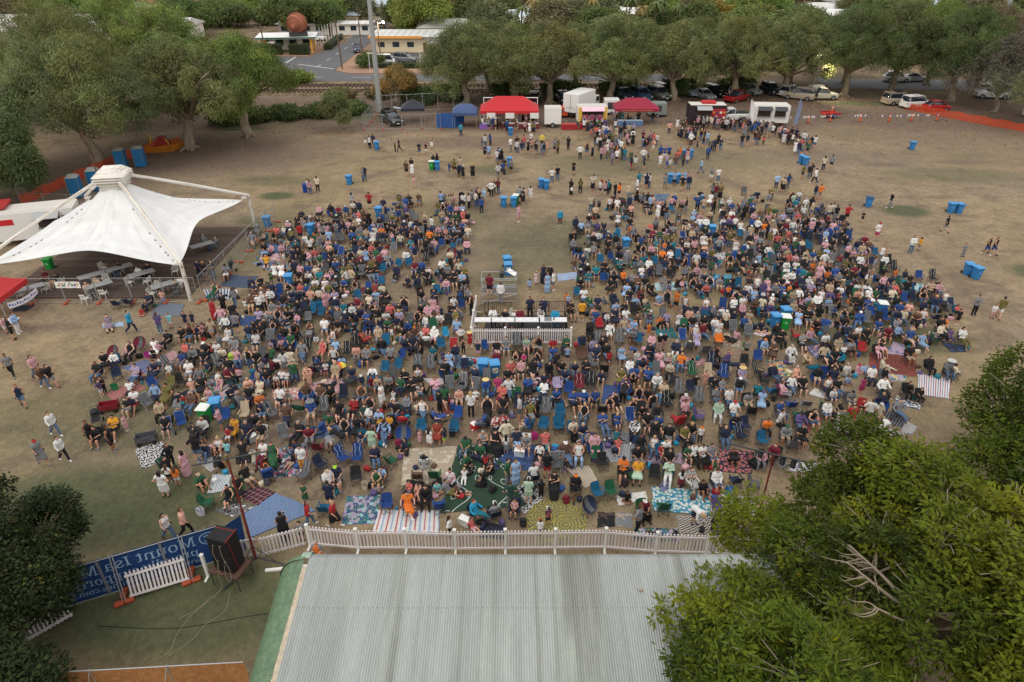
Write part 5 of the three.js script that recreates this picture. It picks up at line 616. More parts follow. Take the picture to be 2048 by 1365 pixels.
function hedge(label,x,z,w,h,d,turn){const t=thing('hedge',label,'hedge',[x,0,z],turn);const r=rng(Math.round(x*10+9000)),list=[];const n=Math.round((w*h+w*d)*9);const im=new THREE.InstancedMesh(gTown,hedgeM,n),c=new THREE.Color();for(let i=0;i<n;i++){const top=r()<.4;_m.compose(_v.set((r()-.5)*w,top?h*.95:r()*h,top?(r()-.5)*d:(r()<.8?.5:-.5)*d),_q.setFromEuler(_e.set(r(),r()*6,r())),new THREE.Vector3(.28,.28,.28));im.setMatrixAt(i,_m);const k=.7+.6*r();im.setColorAt(i,c.setRGB(k,k,k));}im.name='foliage';im.userData.kind='stuff';t.add(im);mb().box(w*.94,h*.92,d*.85,0,h*.46,0).build('stems',M(srgb(46,48,32),1),t);}
hedge('clipped hedge at the corner left of the junction, below the sculpture',-46.8,-161.6,4.6,2.3,1.5,0);hedge('clipped hedge left of another one below the sculpture',-53.5,-161.6,6,2.3,1.5,0);hedge('low clipped hedge in front of the car park',-18.5,-145,17,1.0,1.1,0);hedge('long hedge under the flagpoles along the street',-42.9,-178,1.6,1.2,18,.06);
function pole(label,x,z,h,lean=0){const t=thing('power_pole',label,'power pole',[x,0,z],0,'timber power poles');mb().tube([0,0,0],[lean,h,0],.16,.11,8).build('pole',M(srgb(104,88,74),.9),t);mb().box(2.0,.12,.12,lean,h-.6,0).build('crossarm',M(srgb(96,80,68),.9),t);for(const s of[-.8,0,.8])mb().tube([lean+s,h-.55,0],[lean+s,h-.3,0],.04).build('insulator',offWhite,t);}
pole('timber power pole at the near edge of the road, left of the junction',-43.8,-131,9.5,-.4);pole('timber power pole on the kerb island of the junction',-33.6,-143.5,9,-.3);pole('timber power pole along the right verge of the side street',-33.4,-163,9);pole('timber power pole further up the side street on its right',-33.8,-196,9);pole('timber power pole with crossarms beside the bright green tree',-16,-198,12);pole('timber power pole far up beyond the junction on the left',-48,-222,10);
function sign(label,x,z,h,w,rgb){const t=thing('street_sign',label,'street sign',[x,0,z]);mb().tube([0,0,0],[0,h,0],.06).build('post',white,t);mb().box(w,.28,.04,w*.3,h-.1,.04).build('sign_plate',M(rgb,.6),t);}
sign('white street sign on a white post at the left corner of the junction',-52,-157.5,3.2,1.6,srgb(226,224,220));sign('white street sign with an orange top on the kerb island',-27.5,-140.2,3.6,1.4,srgb(222,214,200));sign('small white post sign beside the traffic post near the car park',-17.8,-141,3.8,.5,srgb(214,214,212));sign('thin white post near the car park beside the small sign',-16.6,-141,3.6,.3,srgb(70,80,76));
{const t=thing('kerb_planting','leafy green planting on the kerb island around a white sign','shrub',[-28.5,0,-146]);growTree(t,{seed:77,h:3,rad:2.6,base:.15,trunkR:.1,lobes:7,clumps:500,geo:gTown,mat:mTownG,cs:[.4,.7]});}

{const r=rng(4242),spots=[];const HOUSES=[[12,-176],[30,-182],[4,-196],[22,-206],[46,-176],[64,-190],[42,-206],[86,-178],[74,-214],[58,-228],[28,-236],[8,-228],[100,-206],[120,-184],[96,-236],[132,-222],[-8,-240],[-70,-240],[-96,-246],[140,-250],[18,-262],[46,-258],[74,-262],[112,-264],[-30,-262],[-60,-268],[-120,-236],[0,-214],[36,-222],[66,-240],[84,-250],[-14,-254],[52,-272],[30,-276],[92,-218],[108,-246],[-46,-252],[-84,-258],[124,-268],[2,-276],[148,-228],[-110,-262]];
HOUSES.forEach(([x,z],i)=>{const w=11+r()*6,at=x<-40?'far left':x<15?'behind the middle figs':x<60?'behind the right figs':'far right';const row=z>-190?'nearest row':z>-215?'second row':z>-242?'third row':'last row';const ri=[0,1,2,4,0,3][i%6];house('house',['white','blue grey','pale grey','grey','ice blue'][ri]+' roofed house in the '+row+', '+at,'house',x,z,w*.78,7+r()*2,2.7,(r()-.5)*.3,ri,i%4,{hip:r()<.65,group:'houses beyond the figs'});spots.push([x,z,w*.5]);});{const seen=new Map();for(const o of scene.children.filter((q)=>q.userData.group==='houses beyond the figs'))(seen.get(o.userData.label)??seen.set(o.userData.label,[]).get(o.userData.label)).push(o);for(const[l,L]of seen)if(L.length>1)L.sort((a,b)=>a.position.x/-a.position.z-b.position.x/-b.position.z).forEach((o,i)=>{o.userData.label=l+', '+(i===L.length-1?'rightmost':['leftmost','second from left','third from left','fourth from left'][i]??'inner')+' such';});}
const busy=(x,z)=>spots.some(([a,b,q])=>Math.hypot(a-x,b-z)<q+2.2)||(x>-50&&x<-29&&z>-190)||(x>-34&&x<-6&&z>-182)||(x<-36&&x>-62&&z>-188)||(x<-60&&z>-200&&z<-160&&x>-180)||Math.abs(x+38)<6||(x>34&&z>-150);
let n=0,guard=0;const mats=[mTown,mTownG,mLime,mTan,mWeepL,mTown,mTownG,mTan],nm=['grey green','dark green','bright green','dry tan','olive','grey green','dark green','dry tan'];
const place=(x,z,h,rad,k)=>{const t=thing('town_tree',nm[k]+' town tree '+['low and round','of middle height','tall and broad'][h>9?2:h>6.5?1:0]+' '+(z>-185?'just beyond the railway':z>-215?'among the nearer houses':z>-245?'among the farther houses':'in the farthest row')+(x<-40?' on the left':x<20?' in the middle':x<70?' right of the middle':' on the right'),'tree',[x,0,z],0,'town trees beyond the railway');growTree(t,{seed:600+n,h,rad,base:.2,trunkR:.22,lobes:9,clumps:Math.round(150*rad),geo:gTown,mat:mats[k],lobeR:[.32,.5],flat:.85,gap:.3,hue:[r()*.2-.05,r()*.1,0]});n++;spots.push([x,z,rad*.62]);};
place(-22.5,-186,14,8.2,2);place(-58,-192,11,6.5,1);place(-82,-190,9,6,1);place(-5.5,-176,9,5,0);place(-62,-236,12,7,0);
while(n<165&&guard++<6000){const z=-150-128*Math.pow(r(),.85),x=lerp(-1,1,r())*(46-z*.62),h=5+r()*6.5,rad=2.6+h*.32+r();if(z>-160&&x<20)continue;if(busy(x,z))continue;place(x,z,x<-50&&z<-215?h*.6:h,rad,Math.floor(r()*8));}
{const by=new Map();scene.children.filter((o)=>o.userData.group==='town trees beyond the railway').forEach((o)=>(by.get(o.userData.label)??by.set(o.userData.label,[]).get(o.userData.label)).push(o));for(const[l,L]of by)if(L.length>1)L.sort((a,b)=>a.position.x/-a.position.z-b.position.x/-b.position.z).forEach((o,i)=>{o.userData.label=l.replace('among the ','in the ').replace(' town tree',' tree')+', '+(i===L.length-1?'rightmost':['leftmost','second from left','third from left','fourth from left','fifth from left','sixth from left','seventh from left','eighth from left','ninth from left'][i]??'inner');});}

const frond=(()=>{const m=mb();for(let k=0;k<15;k++){const a=k*2.4,up=.9-(k%5)*.3;const P=(s)=>[Math.cos(a)*s*2.2,up*s*1.6-s*s*1.9,Math.sin(a)*s*2.2];for(let i=0;i<6;i++){const p=P(i/6),q=P((i+1)/6),w=.34*Math.sin((i+.7)/6.6*Math.PI),w2=.34*Math.sin((i+1.7)/7.4*Math.PI),nx=-Math.sin(a),nz=Math.cos(a);m.quad([p[0]+nx*w,p[1]-.1,p[2]+nz*w],[q[0]+nx*w2,q[1]-.1,q[2]+nz*w2],q,p).quad(p,q,[q[0]-nx*w2,q[1]-.1,q[2]-nz*w2],[p[0]-nx*w,p[1]-.1,p[2]-nz*w]);}}return m.geo();})();
[[2,-168],[4.5,-171],[7.5,-167],[10,-170],[26,-166],[29,-169],[31.5,-166],[34,-170],[37,-167],[18,-168]].forEach(([x,z],i)=>{const h=9+(i*37%5)*.6,t=thing('palm_tree','palm tree above the far figs, '+['first','second','third','fourth','sixth','seventh','eighth','ninth','last','fifth'][i]+' from the left','palm',[x,0,z],i,'palms beyond the figs');mb().tube([0,0,0],[.2,h,0],.2,.13,8).build('trunk',barkDark,t);mesh('fronds',frond,i%4===1?mYell:mTownG,t).position.set(.2,h,0);});
const gt=thing('flowering_tree','rounded golden yellow tree among the houses above the far figs','tree',[47.5,0,-183]);growTree(gt,{seed:990,h:10.5,rad:6.2,base:.2,trunkR:.25,lobes:14,clumps:1500,geo:gTown,mat:mGold,gap:.3});}
{
const r=rng(31),n=2600,im=new THREE.InstancedMesh(gTown,mTan,n),c=new THREE.Color();for(let i=0;i<n;i++){let x=lerp(-110,40,r()),z=r()<.6?lerp(-118.5,-121,r()):lerp(-128.5,-131,r());const s=.15+.35*r()*r();_m.compose(_v.set(x,s*.3,z),_q.setFromEuler(_e.set(0,r()*6,0)),new THREE.Vector3(s,s*.8,s));im.setMatrixAt(i,_m);const k=.6+.6*r();im.setColorAt(i,c.setRGB(k,k*(r()<.3?1.1:.9),k*.8));}im.name='dry_weeds';tag(im,'dry tan weeds and low scrub along the railway verges','weeds',null,'stuff');scene.add(im);}

// ---------- people: posed figures meshed from distance fields ----------
const V3=(a)=>new THREE.Vector3(...a);
function surfaceNets(f,lo,hi,h){
const n=[0,1,2].map((k)=>Math.ceil((hi[k]-lo[k])/h)+1),[nx,ny,nz]=n,F=new Float32Array(nx*ny*nz),I=new Int32Array(nx*ny*nz).fill(-1),P=[],ix=[];
for(let k=0;k<nz;k++)for(let j=0;j<ny;j++)for(let i=0;i<nx;i++)F[i+nx*(j+ny*k)]=f(lo[0]+i*h,lo[1]+j*h,lo[2]+k*h);
const at=(i,j,k)=>i+nx*(j+ny*k),C=[[0,0,0],[1,0,0],[0,1,0],[1,1,0],[0,0,1],[1,0,1],[0,1,1],[1,1,1]],E=[[0,1],[2,3],[4,5],[6,7],[0,2],[1,3],[4,6],[5,7],[0,4],[1,5],[2,6],[3,7]];
for(let k=0;k<nz-1;k++)for(let j=0;j<ny-1;j++)for(let i=0;i<nx-1;i++){
let m=0;const v=C.map(([a,b,c],q)=>{const w=F[at(i+a,j+b,k+c)];if(w<0)m|=1<<q;return w;});
if(m===0||m===255)continue;let s=[0,0,0],c=0;
for(const[a,b]of E)if((v[a]<0)!==(v[b]<0)){const t=v[a]/(v[a]-v[b]);for(let q=0;q<3;q++)s[q]+=C[a][q]+t*(C[b][q]-C[a][q]);c++;}
I[at(i,j,k)]=P.length/3;P.push(lo[0]+(i+s[0]/c)*h,lo[1]+(j+s[1]/c)*h,lo[2]+(k+s[2]/c)*h);
}
const quad=(a,b,c,d,flip)=>{if(a<0||b<0||c<0||d<0)return;flip?ix.push(a,c,b,a,d,c):ix.push(a,b,c,a,c,d);};
for(let k=1;k<nz-1;k++)for(let j=1;j<ny-1;j++)for(let i=1;i<nx-1;i++){const v=F[at(i,j,k)]<0;
if(v!==F[at(i+1,j,k)]<0)quad(I[at(i,j-1,k-1)],I[at(i,j,k-1)],I[at(i,j,k)],I[at(i,j-1,k)],!v);
if(v!==F[at(i,j+1,k)]<0)quad(I[at(i-1,j,k-1)],I[at(i-1,j,k)],I[at(i,j,k)],I[at(i,j,k-1)],!v);
if(v!==F[at(i,j,k+1)]<0)quad(I[at(i-1,j-1,k)],I[at(i,j-1,k)],I[at(i,j,k)],I[at(i-1,j,k)],!v);}
const g=new THREE.BufferGeometry();g.setAttribute('position',new THREE.Float32BufferAttribute(P,3));g.setIndex(ix);g.computeVertexNormals();
const u=[];for(let i=0;i<P.length;i+=3)u.push(P[i]*1.4+P[i+2]*.9,P[i+1]*1.4+P[i+2]*.7);g.setAttribute('uv',new THREE.Float32BufferAttribute(u,2));return g;
}

const flipX=([x,y,z])=>[-x,y,z];
const LEGS={stand:[[.09,.9,0],[.11,.49,.02],[.115,.09,-.02],[.13,.04,.13]],stride:[[.09,.9,0],[.1,.5,.17],[.1,.11,.26],[.11,.05,.42]],trail:[[.09,.9,0],[.1,.5,-.06],[.1,.16,-.36],[.11,.05,-.26]],seat:[[.1,.5,-.04],[.15,.53,.38],[.16,.1,.42],[.18,.05,.57]],seatOut:[[.1,.5,-.04],[.13,.5,.39],[.12,.11,.62],[.13,.07,.76]],over:[[.1,.52,-.04],[.0,.62,.38],[-.13,.45,.66],[-.16,.40,.80]],cross:[[.1,.13,-.02],[.36,.17,.22],[-.02,.09,.33],[-.1,.07,.38]],out:[[.1,.12,-.05],[.13,.2,.39],[.14,.07,.79],[.16,.14,.86]],up:[[.1,.12,-.05],[.14,.47,.22],[.15,.07,.4],[.17,.04,.54]],kneel:[[.09,.3,-.1],[.13,.08,.24],[.12,.07,-.18],[.12,.05,-.3]],bend:[[.09,.88,-.18],[.11,.47,-.02],[.11,.09,-.1],[.12,.04,.05]]};
const POSES={
S:{l:['stand','stand'],sh:1.4,z:0,arms:[[.245,1.13,-.02],[.25,.88,.06]]},S1:{l:['stand','stand'],sh:1.4,z:0,arms:[[.22,1.13,.03],[.07,1.1,.27]]},S2:{l:['stand','stand'],sh:1.4,z:0,arms:[[.24,1.14,.05],[-.02,1.17,.2]],arms2:[[.23,1.13,.02],[.16,1.36,.2]]},S3:{l:['stand','stand'],sh:1.4,z:0,arms:[[.36,1.15,-.06],[.17,.98,.06]]},S4:{l:['stand','stand'],sh:1.4,z:0,arms:[[.28,1.5,.1],[.14,1.66,.12]]},
W:{l:['stride','trail'],sh:1.4,z:.02,arms:[[.24,1.13,-.1],[.25,.93,.0]],arms2:[[.24,1.14,.08],[.23,.95,.26]]},B:{l:['bend','bend'],sh:1.12,z:.36,arms:[[.22,.86,.46],[.16,.62,.5]]},
C:{l:['seat','seat'],sh:1.02,z:-.16,arms:[[.25,.77,-.06],[.08,.64,.2]]},C1:{l:['seat','over'],sh:1.02,z:-.18,arms:[[.29,.77,-.1],[.3,.7,.16]]},C2:{l:['seat','seat'],sh:1.0,z:.02,arms:[[.25,.74,.08],[.07,.72,.34]]},C3:{l:['seatOut','seatOut'],sh:1.0,z:-.22,arms:[[.24,.77,-.1],[-.03,.8,.06]],arms2:[[.24,.77,-.1],[.1,1.0,.08]]},C4:{l:['seat','seatOut'],sh:1.02,z:-.17,arms:[[.3,.8,-.04],[.28,.7,.2]],arms2:[[.25,.78,-.02],[.05,.88,.2]]},
G:{l:['cross','cross'],sh:.62,z:-.03,arms:[[.25,.38,.06],[.1,.2,.25]]},G1:{l:['out','out'],sh:.6,z:-.24,arms:[[.26,.36,-.32],[.27,.06,-.38]]},G2:{l:['up','up'],sh:.6,z:-.1,arms:[[.27,.42,.1],[.06,.36,.36]]},G3:{l:['out','up'],sh:.62,z:-.12,arms:[[.25,.38,0],[.1,.26,.25]]},K:{l:['kneel','kneel'],sh:.8,z:-.02,arms:[[.23,.54,.04],[.12,.36,.2]]},
};
const poseCache={};
function skeleton(name,child){
const key=name+(child?'c':'');if(poseCache[key])return poseCache[key];
const p=POSES[name],L=LEGS[p.l[0]],R=LEGS[p.l[1]].map(flipX),hip=[0,(L[0][1]+R[0][1])/2,(L[0][2]+R[0][2])/2],ch=[0,p.sh,p.z],fw=name==='B';
const nk=fw?[0,p.sh+.04,p.z+.14]:[0,p.sh+.07,p.z+.01],hd=fw?[0,p.sh+.04,p.z+.3]:[0,p.sh+.22,p.z+(p.z<-.1?.06:.03)];
const A=p.arms,A2=(p.arms2??p.arms).map(flipX),sl=[.175,p.sh,p.z],sr=[-.175,p.sh,p.z];
return poseCache[key]={hip,ch,nk,hd,L,R,AL:[sl,...A],AR:[sr,...A2],hs:child?1.3:1};
}
const cap=(a,b,ra,rb)=>{const A=a,dx=b[0]-a[0],dy=b[1]-a[1],dz=b[2]-a[2],ll=dx*dx+dy*dy+dz*dz+1e-9;return(x,y,z)=>{const px=x-A[0],py=y-A[1],pz=z-A[2];const t=clamp((px*dx+py*dy+pz*dz)/ll),ex=px-dx*t,ey=py-dy*t,ez=pz-dz*t;return Math.sqrt(ex*ex+ey*ey+ez*ez)-(ra+(rb-ra)*t);};};
const smin=(a,b,k)=>{const h=Math.max(k-Math.abs(a-b),0)/k;return Math.min(a,b)-h*h*k*.25;};
const union=(fs,k=.05)=>(x,y,z)=>{let d=9;for(const f of fs)d=smin(d,f(x,y,z),k);return d;};
const mix=(a,b,t)=>a.map((v,i)=>v+(b[i]-v)*t),add3=(a,b)=>a.map((v,i)=>v+b[i]);
function torso(s,e=0){const w=mix(s.hip,s.ch,.45);return[cap(add3(s.hip,[-.075,.02,0]),add3(s.hip,[.075,.02,0]),.115+e,.115+e),cap(add3(w,[-.05,0,0]),add3(w,[.05,0,0]),.1+e,.1+e),cap(s.hip,s.ch,.11+e,.1+e),cap(add3(mix(s.hip,s.ch,.8),[-.08,0,.015]),add3(mix(s.hip,s.ch,.8),[.08,0,.015]),.1+e,.1+e),cap(add3(s.ch,[-.14,-.01,0]),add3(s.ch,[.14,-.01,0]),.062+e,.062+e)];}
const PARTS={
body(s,h){const fs=[...torso(s),cap(s.ch,s.nk,.055,.05),cap(s.nk,s.hd,.048,.045)];for(const l of[s.L,s.R])fs.push(cap(l[0],l[1],.085,.058),cap(l[1],mix(l[1],l[2],.35),.056,.055),cap(mix(l[1],l[2],.35),l[2],.055,.038),cap(add3(l[2],[0,-.03,0]),l[3],.04,.03));for(const a of[s.AL,s.AR])fs.push(cap(a[0],a[1],.05,.04),cap(a[1],a[2],.04,.029));const f=union(fs,.035),hd=s.hd,q=s.hs;return(x,y,z)=>smin(f(x,y,z),(Math.hypot((x-hd[0])/(.078*q),(y-hd[1])/(.112*q),(z-hd[2])/(.095*q))-1)*.078*q,.03);},
tee(s){const fs=torso(s,.02);for(const a of[s.AL,s.AR])fs.push(cap(a[0],mix(a[0],a[1],.75),.07,.07));return union(fs,.04);},
long(s){const fs=torso(s,.022);for(const a of[s.AL,s.AR])fs.push(cap(a[0],a[1],.068,.06),cap(a[1],mix(a[1],a[2],.9),.058,.048));return union(fs,.04);},
singlet(s){return union(torso(s,.017).slice(0,4),.04);},
dress(s){const fs=torso(s,.02);for(const l of[s.L,s.R])fs.push(cap(l[0],mix(l[0],l[1],1.05),.14,.13));fs.push(cap(mix(s.L[0],s.R[0],.5),mix(s.L[1],s.R[1],.5),.14,.13));for(const a of[s.AL,s.AR])fs.push(cap(a[0],mix(a[0],a[1],.35),.068,.068));return union(fs,.06);},
maxi(s){const fs=torso(s,.02);for(const l of[s.L,s.R])fs.push(cap(l[0],l[1],.14,.13),cap(l[1],mix(l[1],l[2],.9),.13,.12));fs.push(cap(mix(s.L[1],s.R[1],.5),mix(s.L[2],s.R[2],.45),.13,.12));return union(fs,.07);},
pants(s){const fs=[cap(add3(s.hip,[-.075,.02,0]),add3(s.hip,[.075,.02,0]),.128,.128)];for(const l of[s.L,s.R])fs.push(cap(l[0],l[1],.102,.076),cap(l[1],mix(l[1],l[2],.92),.075,.062));return union(fs,.03);},
shorts(s){const fs=[cap(add3(s.hip,[-.075,.02,0]),add3(s.hip,[.075,.02,0]),.128,.128)];for(const l of[s.L,s.R])fs.push(cap(l[0],mix(l[0],l[1],.78),.102,.092));return union(fs,.03);},
skirt(s){const fs=[cap(add3(s.hip,[-.075,.02,0]),add3(s.hip,[.075,.02,0]),.13,.13)];for(const l of[s.L,s.R])fs.push(cap(l[0],mix(l[0],l[1],1.1),.13,.135));fs.push(cap(mix(s.L[0],s.R[0],.5),mix(s.L[1],s.R[1],.5),.13,.13));return union(fs,.06);},
shoes(s){return union([s.L,s.R].map((l)=>cap(add3(l[2],[0,-.035,-.02]),l[3],.052,.044)),.01);},
hair_short(s){const[a,b,c]=s.hd,q=s.hs;return(x,y,z)=>Math.max(Math.hypot((x-a)/(.09*q),(y-b-.02*q)/(.115*q),(z-c+.015*q)/(.104*q))-1,(z-c-.045*q+(y-b-.06*q)*-.75)*8)*.09*q;},
hair_long(s){const f=PARTS.hair_short(s),[a,b,c]=s.hd,q=s.hs,g=union([cap([a-.05,b+.02,c-.05*q],[a-.05,b-.24*q,c-.1*q],.06*q,.045*q),cap([a+.05,b+.02,c-.05*q],[a+.05,b-.24*q,c-.1*q],.06*q,.045*q)],.05);return(x,y,z)=>Math.min(f(x,y,z),g(x,y,z));},
hair_bun(s){const f=PARTS.hair_short(s),[a,b,c]=s.hd,q=s.hs;return(x,y,z)=>Math.min(f(x,y,z),Math.hypot(x-a,y-b-.11*q,z-c+.07*q)-.055*q);},
};
function handGeo(m,wr,el,q){
const d=V3(wr).sub(V3(el)).normalize(),s=new THREE.Vector3(0,1,0).cross(d).normalize();if(s.lengthSq()<.1)s.set(1,0,0);const up=d.clone().cross(s),at=(a,b,c)=>V3(wr).addScaledVector(d,a).addScaledVector(s,b).addScaledVector(up,c).toArray();
const P=cap(at(.0,0,0),at(.06,0,0),.03,.036);void P;m.add(new THREE.SphereGeometry(1,7,5),new THREE.Matrix4().makeBasis(d.clone().multiplyScalar(.055),up.clone().multiplyScalar(.018),s.clone().multiplyScalar(.042)).setPosition(...at(.045,0,0)));
[[-.03,.062],[-.01,.072],[.011,.068],[.03,.052]].forEach(([o,L])=>{m.tube(at(.085,o,0),at(.085+L*.55,o*1.1,-.012),.0095,.009,4);m.tube(at(.085+L*.55,o*1.1,-.012),at(.085+L*.85,o*1.1,-.034),.009,.0075,4);});
m.tube(at(.025,.036*q,0),at(.06,.066*q,-.01),.011,.01,4);m.tube(at(.06,.066*q,-.01),at(.088,.062*q,-.022),.01,.008,4);
}
const partCache={};
function partGeo(pose,child,part,h){
const key=[pose,child,part,h].join();if(partCache[key])return partCache[key];
const s=skeleton(pose,child),pts=[s.hip,s.ch,s.hd,...s.L,...s.R,...s.AL,...s.AR],lo=[0,1,2].map((k)=>Math.min(...pts.map((p)=>p[k]))-.19),hi=[0,1,2].map((k)=>Math.max(...pts.map((p)=>p[k]))+.24);
let g;
if(part.startsWith('hair')){const q=.3*s.hs,c=s.hd;g=surfaceNets(PARTS[part](s),[c[0]-q,c[1]-q-.15,c[2]-q],[c[0]+q,c[1]+q,c[2]+q],h<.04?.026:.045);}
else if(part==='cap'||part==='hat'){const m=mb(),[a,b,c]=s.hd,q=s.hs;m.add(new THREE.SphereGeometry(.105*q,10,5,0,6.283,0,1.6),new THREE.Matrix4().makeScale(1,.95,1.08).setPosition(a,b+.025*q,c));if(part==='cap')m.add(new THREE.CylinderGeometry(.085*q,.085*q,.014,10,1,false,-1.57,3.14),m.mat(a,b+.035*q,c+.085*q,.15));else m.add(new THREE.CylinderGeometry(.2*q,.225*q,.02,16),m.mat(a,b+.04*q,c));g=m.geo();}
else{g=surfaceNets(PARTS[part](s),lo,hi,part==='shoes'?h*.8:h);
if(part==='body'&&h<.04){const m=mb();m.add(g);const col=[];handGeo(m,s.AL[2],s.AL[1],-1);handGeo(m,s.AR[2],s.AR[1],1);const[a,b,c]=s.hd,q=s.hs;m.add(new THREE.ConeGeometry(.018*q,.05*q,4),m.mat(a,b-.01,c+.098*q));for(const e of[-1,1])m.add(new THREE.SphereGeometry(.022*q,5,4),m.mat(a+e*.08*q,b,c));const n0=m.p.length/3;for(const e of[-1,1])m.add(new THREE.SphereGeometry(.013*q,5,4),m.mat(a+e*.033*q,b+.015*q,c+.086*q));m.box(.05*q,.012*q,.02,a,b-.052*q,c+.076*q);for(let i=0;i<m.p.length/3;i++)col.push(...(i<n0?[1,1,1]:[.25,.18,.16]));g=m.geo();g.setAttribute('color',new THREE.Float32BufferAttribute(col,3));}}
return partCache[key]=g;
}
// ---------- colours, cloth patterns, people ----------
const HUE={black:[26,26,30],white:[216,216,214],cream:[204,194,170],grey:[122,124,128],navy:[34,42,66],blue:[44,76,136],lightblue:[142,172,208],denim:[84,108,138],teal:[30,112,128],turquoise:[40,140,178],green:[42,88,60],lime:[158,206,60],olive:[104,98,52],mint:[168,196,172],aqua:[132,198,200],red:[158,40,44],maroon:[108,30,48],coral:[196,98,94],pink:[198,152,162],peach:[212,160,140],magenta:[168,56,104],purple:[88,74,120],lavender:[158,148,178],orange:[214,114,44],gold:[214,152,44],yellow:[218,196,80],brown:[92,68,56],beige:[176,158,132],rust:[140,58,44],straw:[206,178,120]};
const PAT={floral:['white','navy'],stripe:['white','navy'],monochrome:['black','white'],check:['lavender','brown'],camo:['olive','green'],redfloral:['red','white'],bluefloral:['lightblue','navy'],creamfloral:['cream','olive'],redstripe:['red','white'],pinkfloral:['pink','white'],darkfloral:['navy','coral'],plaid:['green','navy'],leafy:['beige','green']};
const wording={monochrome:'black and white',floral:'white floral',stripe:'blue and white striped',check:'checked lavender',camo:'camouflage',redfloral:'red floral',bluefloral:'blue floral',creamfloral:'cream floral',redstripe:'red striped',pinkfloral:'pink floral',darkfloral:'dark floral',plaid:'green plaid',leafy:'leaf print',lightblue:'light blue'};
const word=(c)=>wording[c]??c;
const clothCache={};
function cloth(c){
if(clothCache[c])return clothCache[c];
let m;
if(PAT[c]){const[a,b]=PAT[c].map((k)=>HUE[k]);const st=c.includes('stripe'),ck=c==='plaid'||c==='check'||c==='monochrome';const t=tex(64,64,(u,v)=>{const k=st?(v*6%1<.45):ck?((u*6%1<.5)!==(v*6%1<.5)):fbm(u*9,v*9,2)>.54;return k?b:a;});t.repeat.set(1.3,1.3);m=new THREE.MeshPhysicalMaterial({map:t,roughness:.85,side:THREE.DoubleSide});}
else{m=new THREE.MeshPhysicalMaterial({roughness:.85,side:THREE.DoubleSide});m.color.setRGB(...srgb(...HUE[c]));}
return clothCache[c]=m;
}
const SKIN=[[206,160,134],[190,140,112],[214,172,148],[150,102,76],[98,66,50],[198,150,124]].map((c)=>{const m=new THREE.MeshPhysicalMaterial({roughness:.65,vertexColors:true,side:THREE.DoubleSide});m.color.setRGB(...srgb(...c));return m;});
const HAIRC={dk:[38,30,26],br:[84,58,42],bl:[180,148,100],gy:[158,154,150],rd:[120,54,36]};
const hairM=Object.fromEntries(Object.entries(HAIRC).map(([k,c])=>[k,M(srgb(...c),.75)]));
const GN={t:'tee',l:'long',s:'singlet',d:'dress',D:'maxi'},BN={p:'pants',h:'shorts',q:'skirt'},GW={t:'T-shirt',l:'shirt',s:'singlet',d:'dress',D:'long dress'},BW={p:'trousers',h:'shorts',q:'skirt'};
const VAR={C:['C','C1','C','C2','C4','C3'],G:['G','G2','G','G1','G3'],S:['S','S1','S2','S','S3'],W:['W'],B:['B'],K:['K']};

function parsePerson(row,i){
const[x,z,pl,top,bot,hair,seat,deg,note,by]=row,r=rng(9000+i*17),child=pl===pl.toLowerCase(),P=pl.toUpperCase(),vs=VAR[P],pose=(note==='arms raised'||note==='photographing')?'S4':vs[Math.floor(r()*vs.length)];
return{x,z,P,pose,child,top,bot,hair,seat,deg,note,by:by||0,r,i,skin:/dark skin/.test(note??'')?3+(i%2):[0,1,2,0,5,1,3][Math.floor(r()*7)],fat:P==='C'?1.0+r()*.22:.95+r()*.17,sc:(child?.62+r()*.12:.95+r()*.1)*(P==='C'?.92:.97),turn:(deg+(P==='C'||P==='G'?(r()-.5)*34:(r()-.5)*14))*Math.PI/180};
}
function personParts(p){
const isHat=/^(cap|hat)/.test(p.hair),hk=isHat?'dk':p.hair.slice(0,2),L=[['hair',/L$/.test(p.hair)?'hair_long':/B$/.test(p.hair)?'hair_bun':'hair_short',hairM[hk]??hairM.dk]];
L.push(['top',GN[p.top[0]],cloth(p.top.slice(1))]);if(p.bot!=='-')L.push(['lower_garment',BN[p.bot[0]],cloth(p.bot.slice(1))]);
if(isHat)L.push(['hat',p.hair.slice(0,3),cloth(p.hair.slice(4))]);L.push(['shoes','shoes',cloth(['black','white','brown','grey','navy'][Math.floor(p.r()*5)])]);
if(p.note==='hi-vis')L.push(['vest','singlet',cloth('orange')]);
return L;
}
function buildPerson(p){
const body=new THREE.Mesh(partGeo(p.pose,p.child,'body',.032),SKIN[p.skin]);body.castShadow=body.receiveShadow=true;body.name=numbered('person');scene.add(body);
body.position.set(p.x,p.by,p.z);body.rotation.y=p.turn;body.scale.set(p.sc*p.fat,p.sc,p.sc*p.fat);
for(const[nm,part,m]of personParts(p)){const k=mesh(nm==='top'&&/^[dD]/.test(p.top)?'dress':nm==='lower_garment'?BN[p.bot[0]]:nm,partGeo(p.pose,p.child,part,.032),m,body);if(nm==='vest')k.scale.set(1.06,1.003,1.06);}
return body;
}
const hairWords=(h)=>/^cap/.test(h)?'in a '+h.slice(4)+' cap':h==='hat-straw'||h==='hat-beige'?'in a straw hat':/^hat/.test(h)?'in a '+h.slice(4)+' hat':{dk:'with dark hair',br:'with brown hair',bl:'with blond hair',gy:'with grey hair',rd:'with red hair'}[h.slice(0,2)].replace('with ',/L$/.test(h)?'with long ':/B$/.test(h)?'with tied ':'with ');

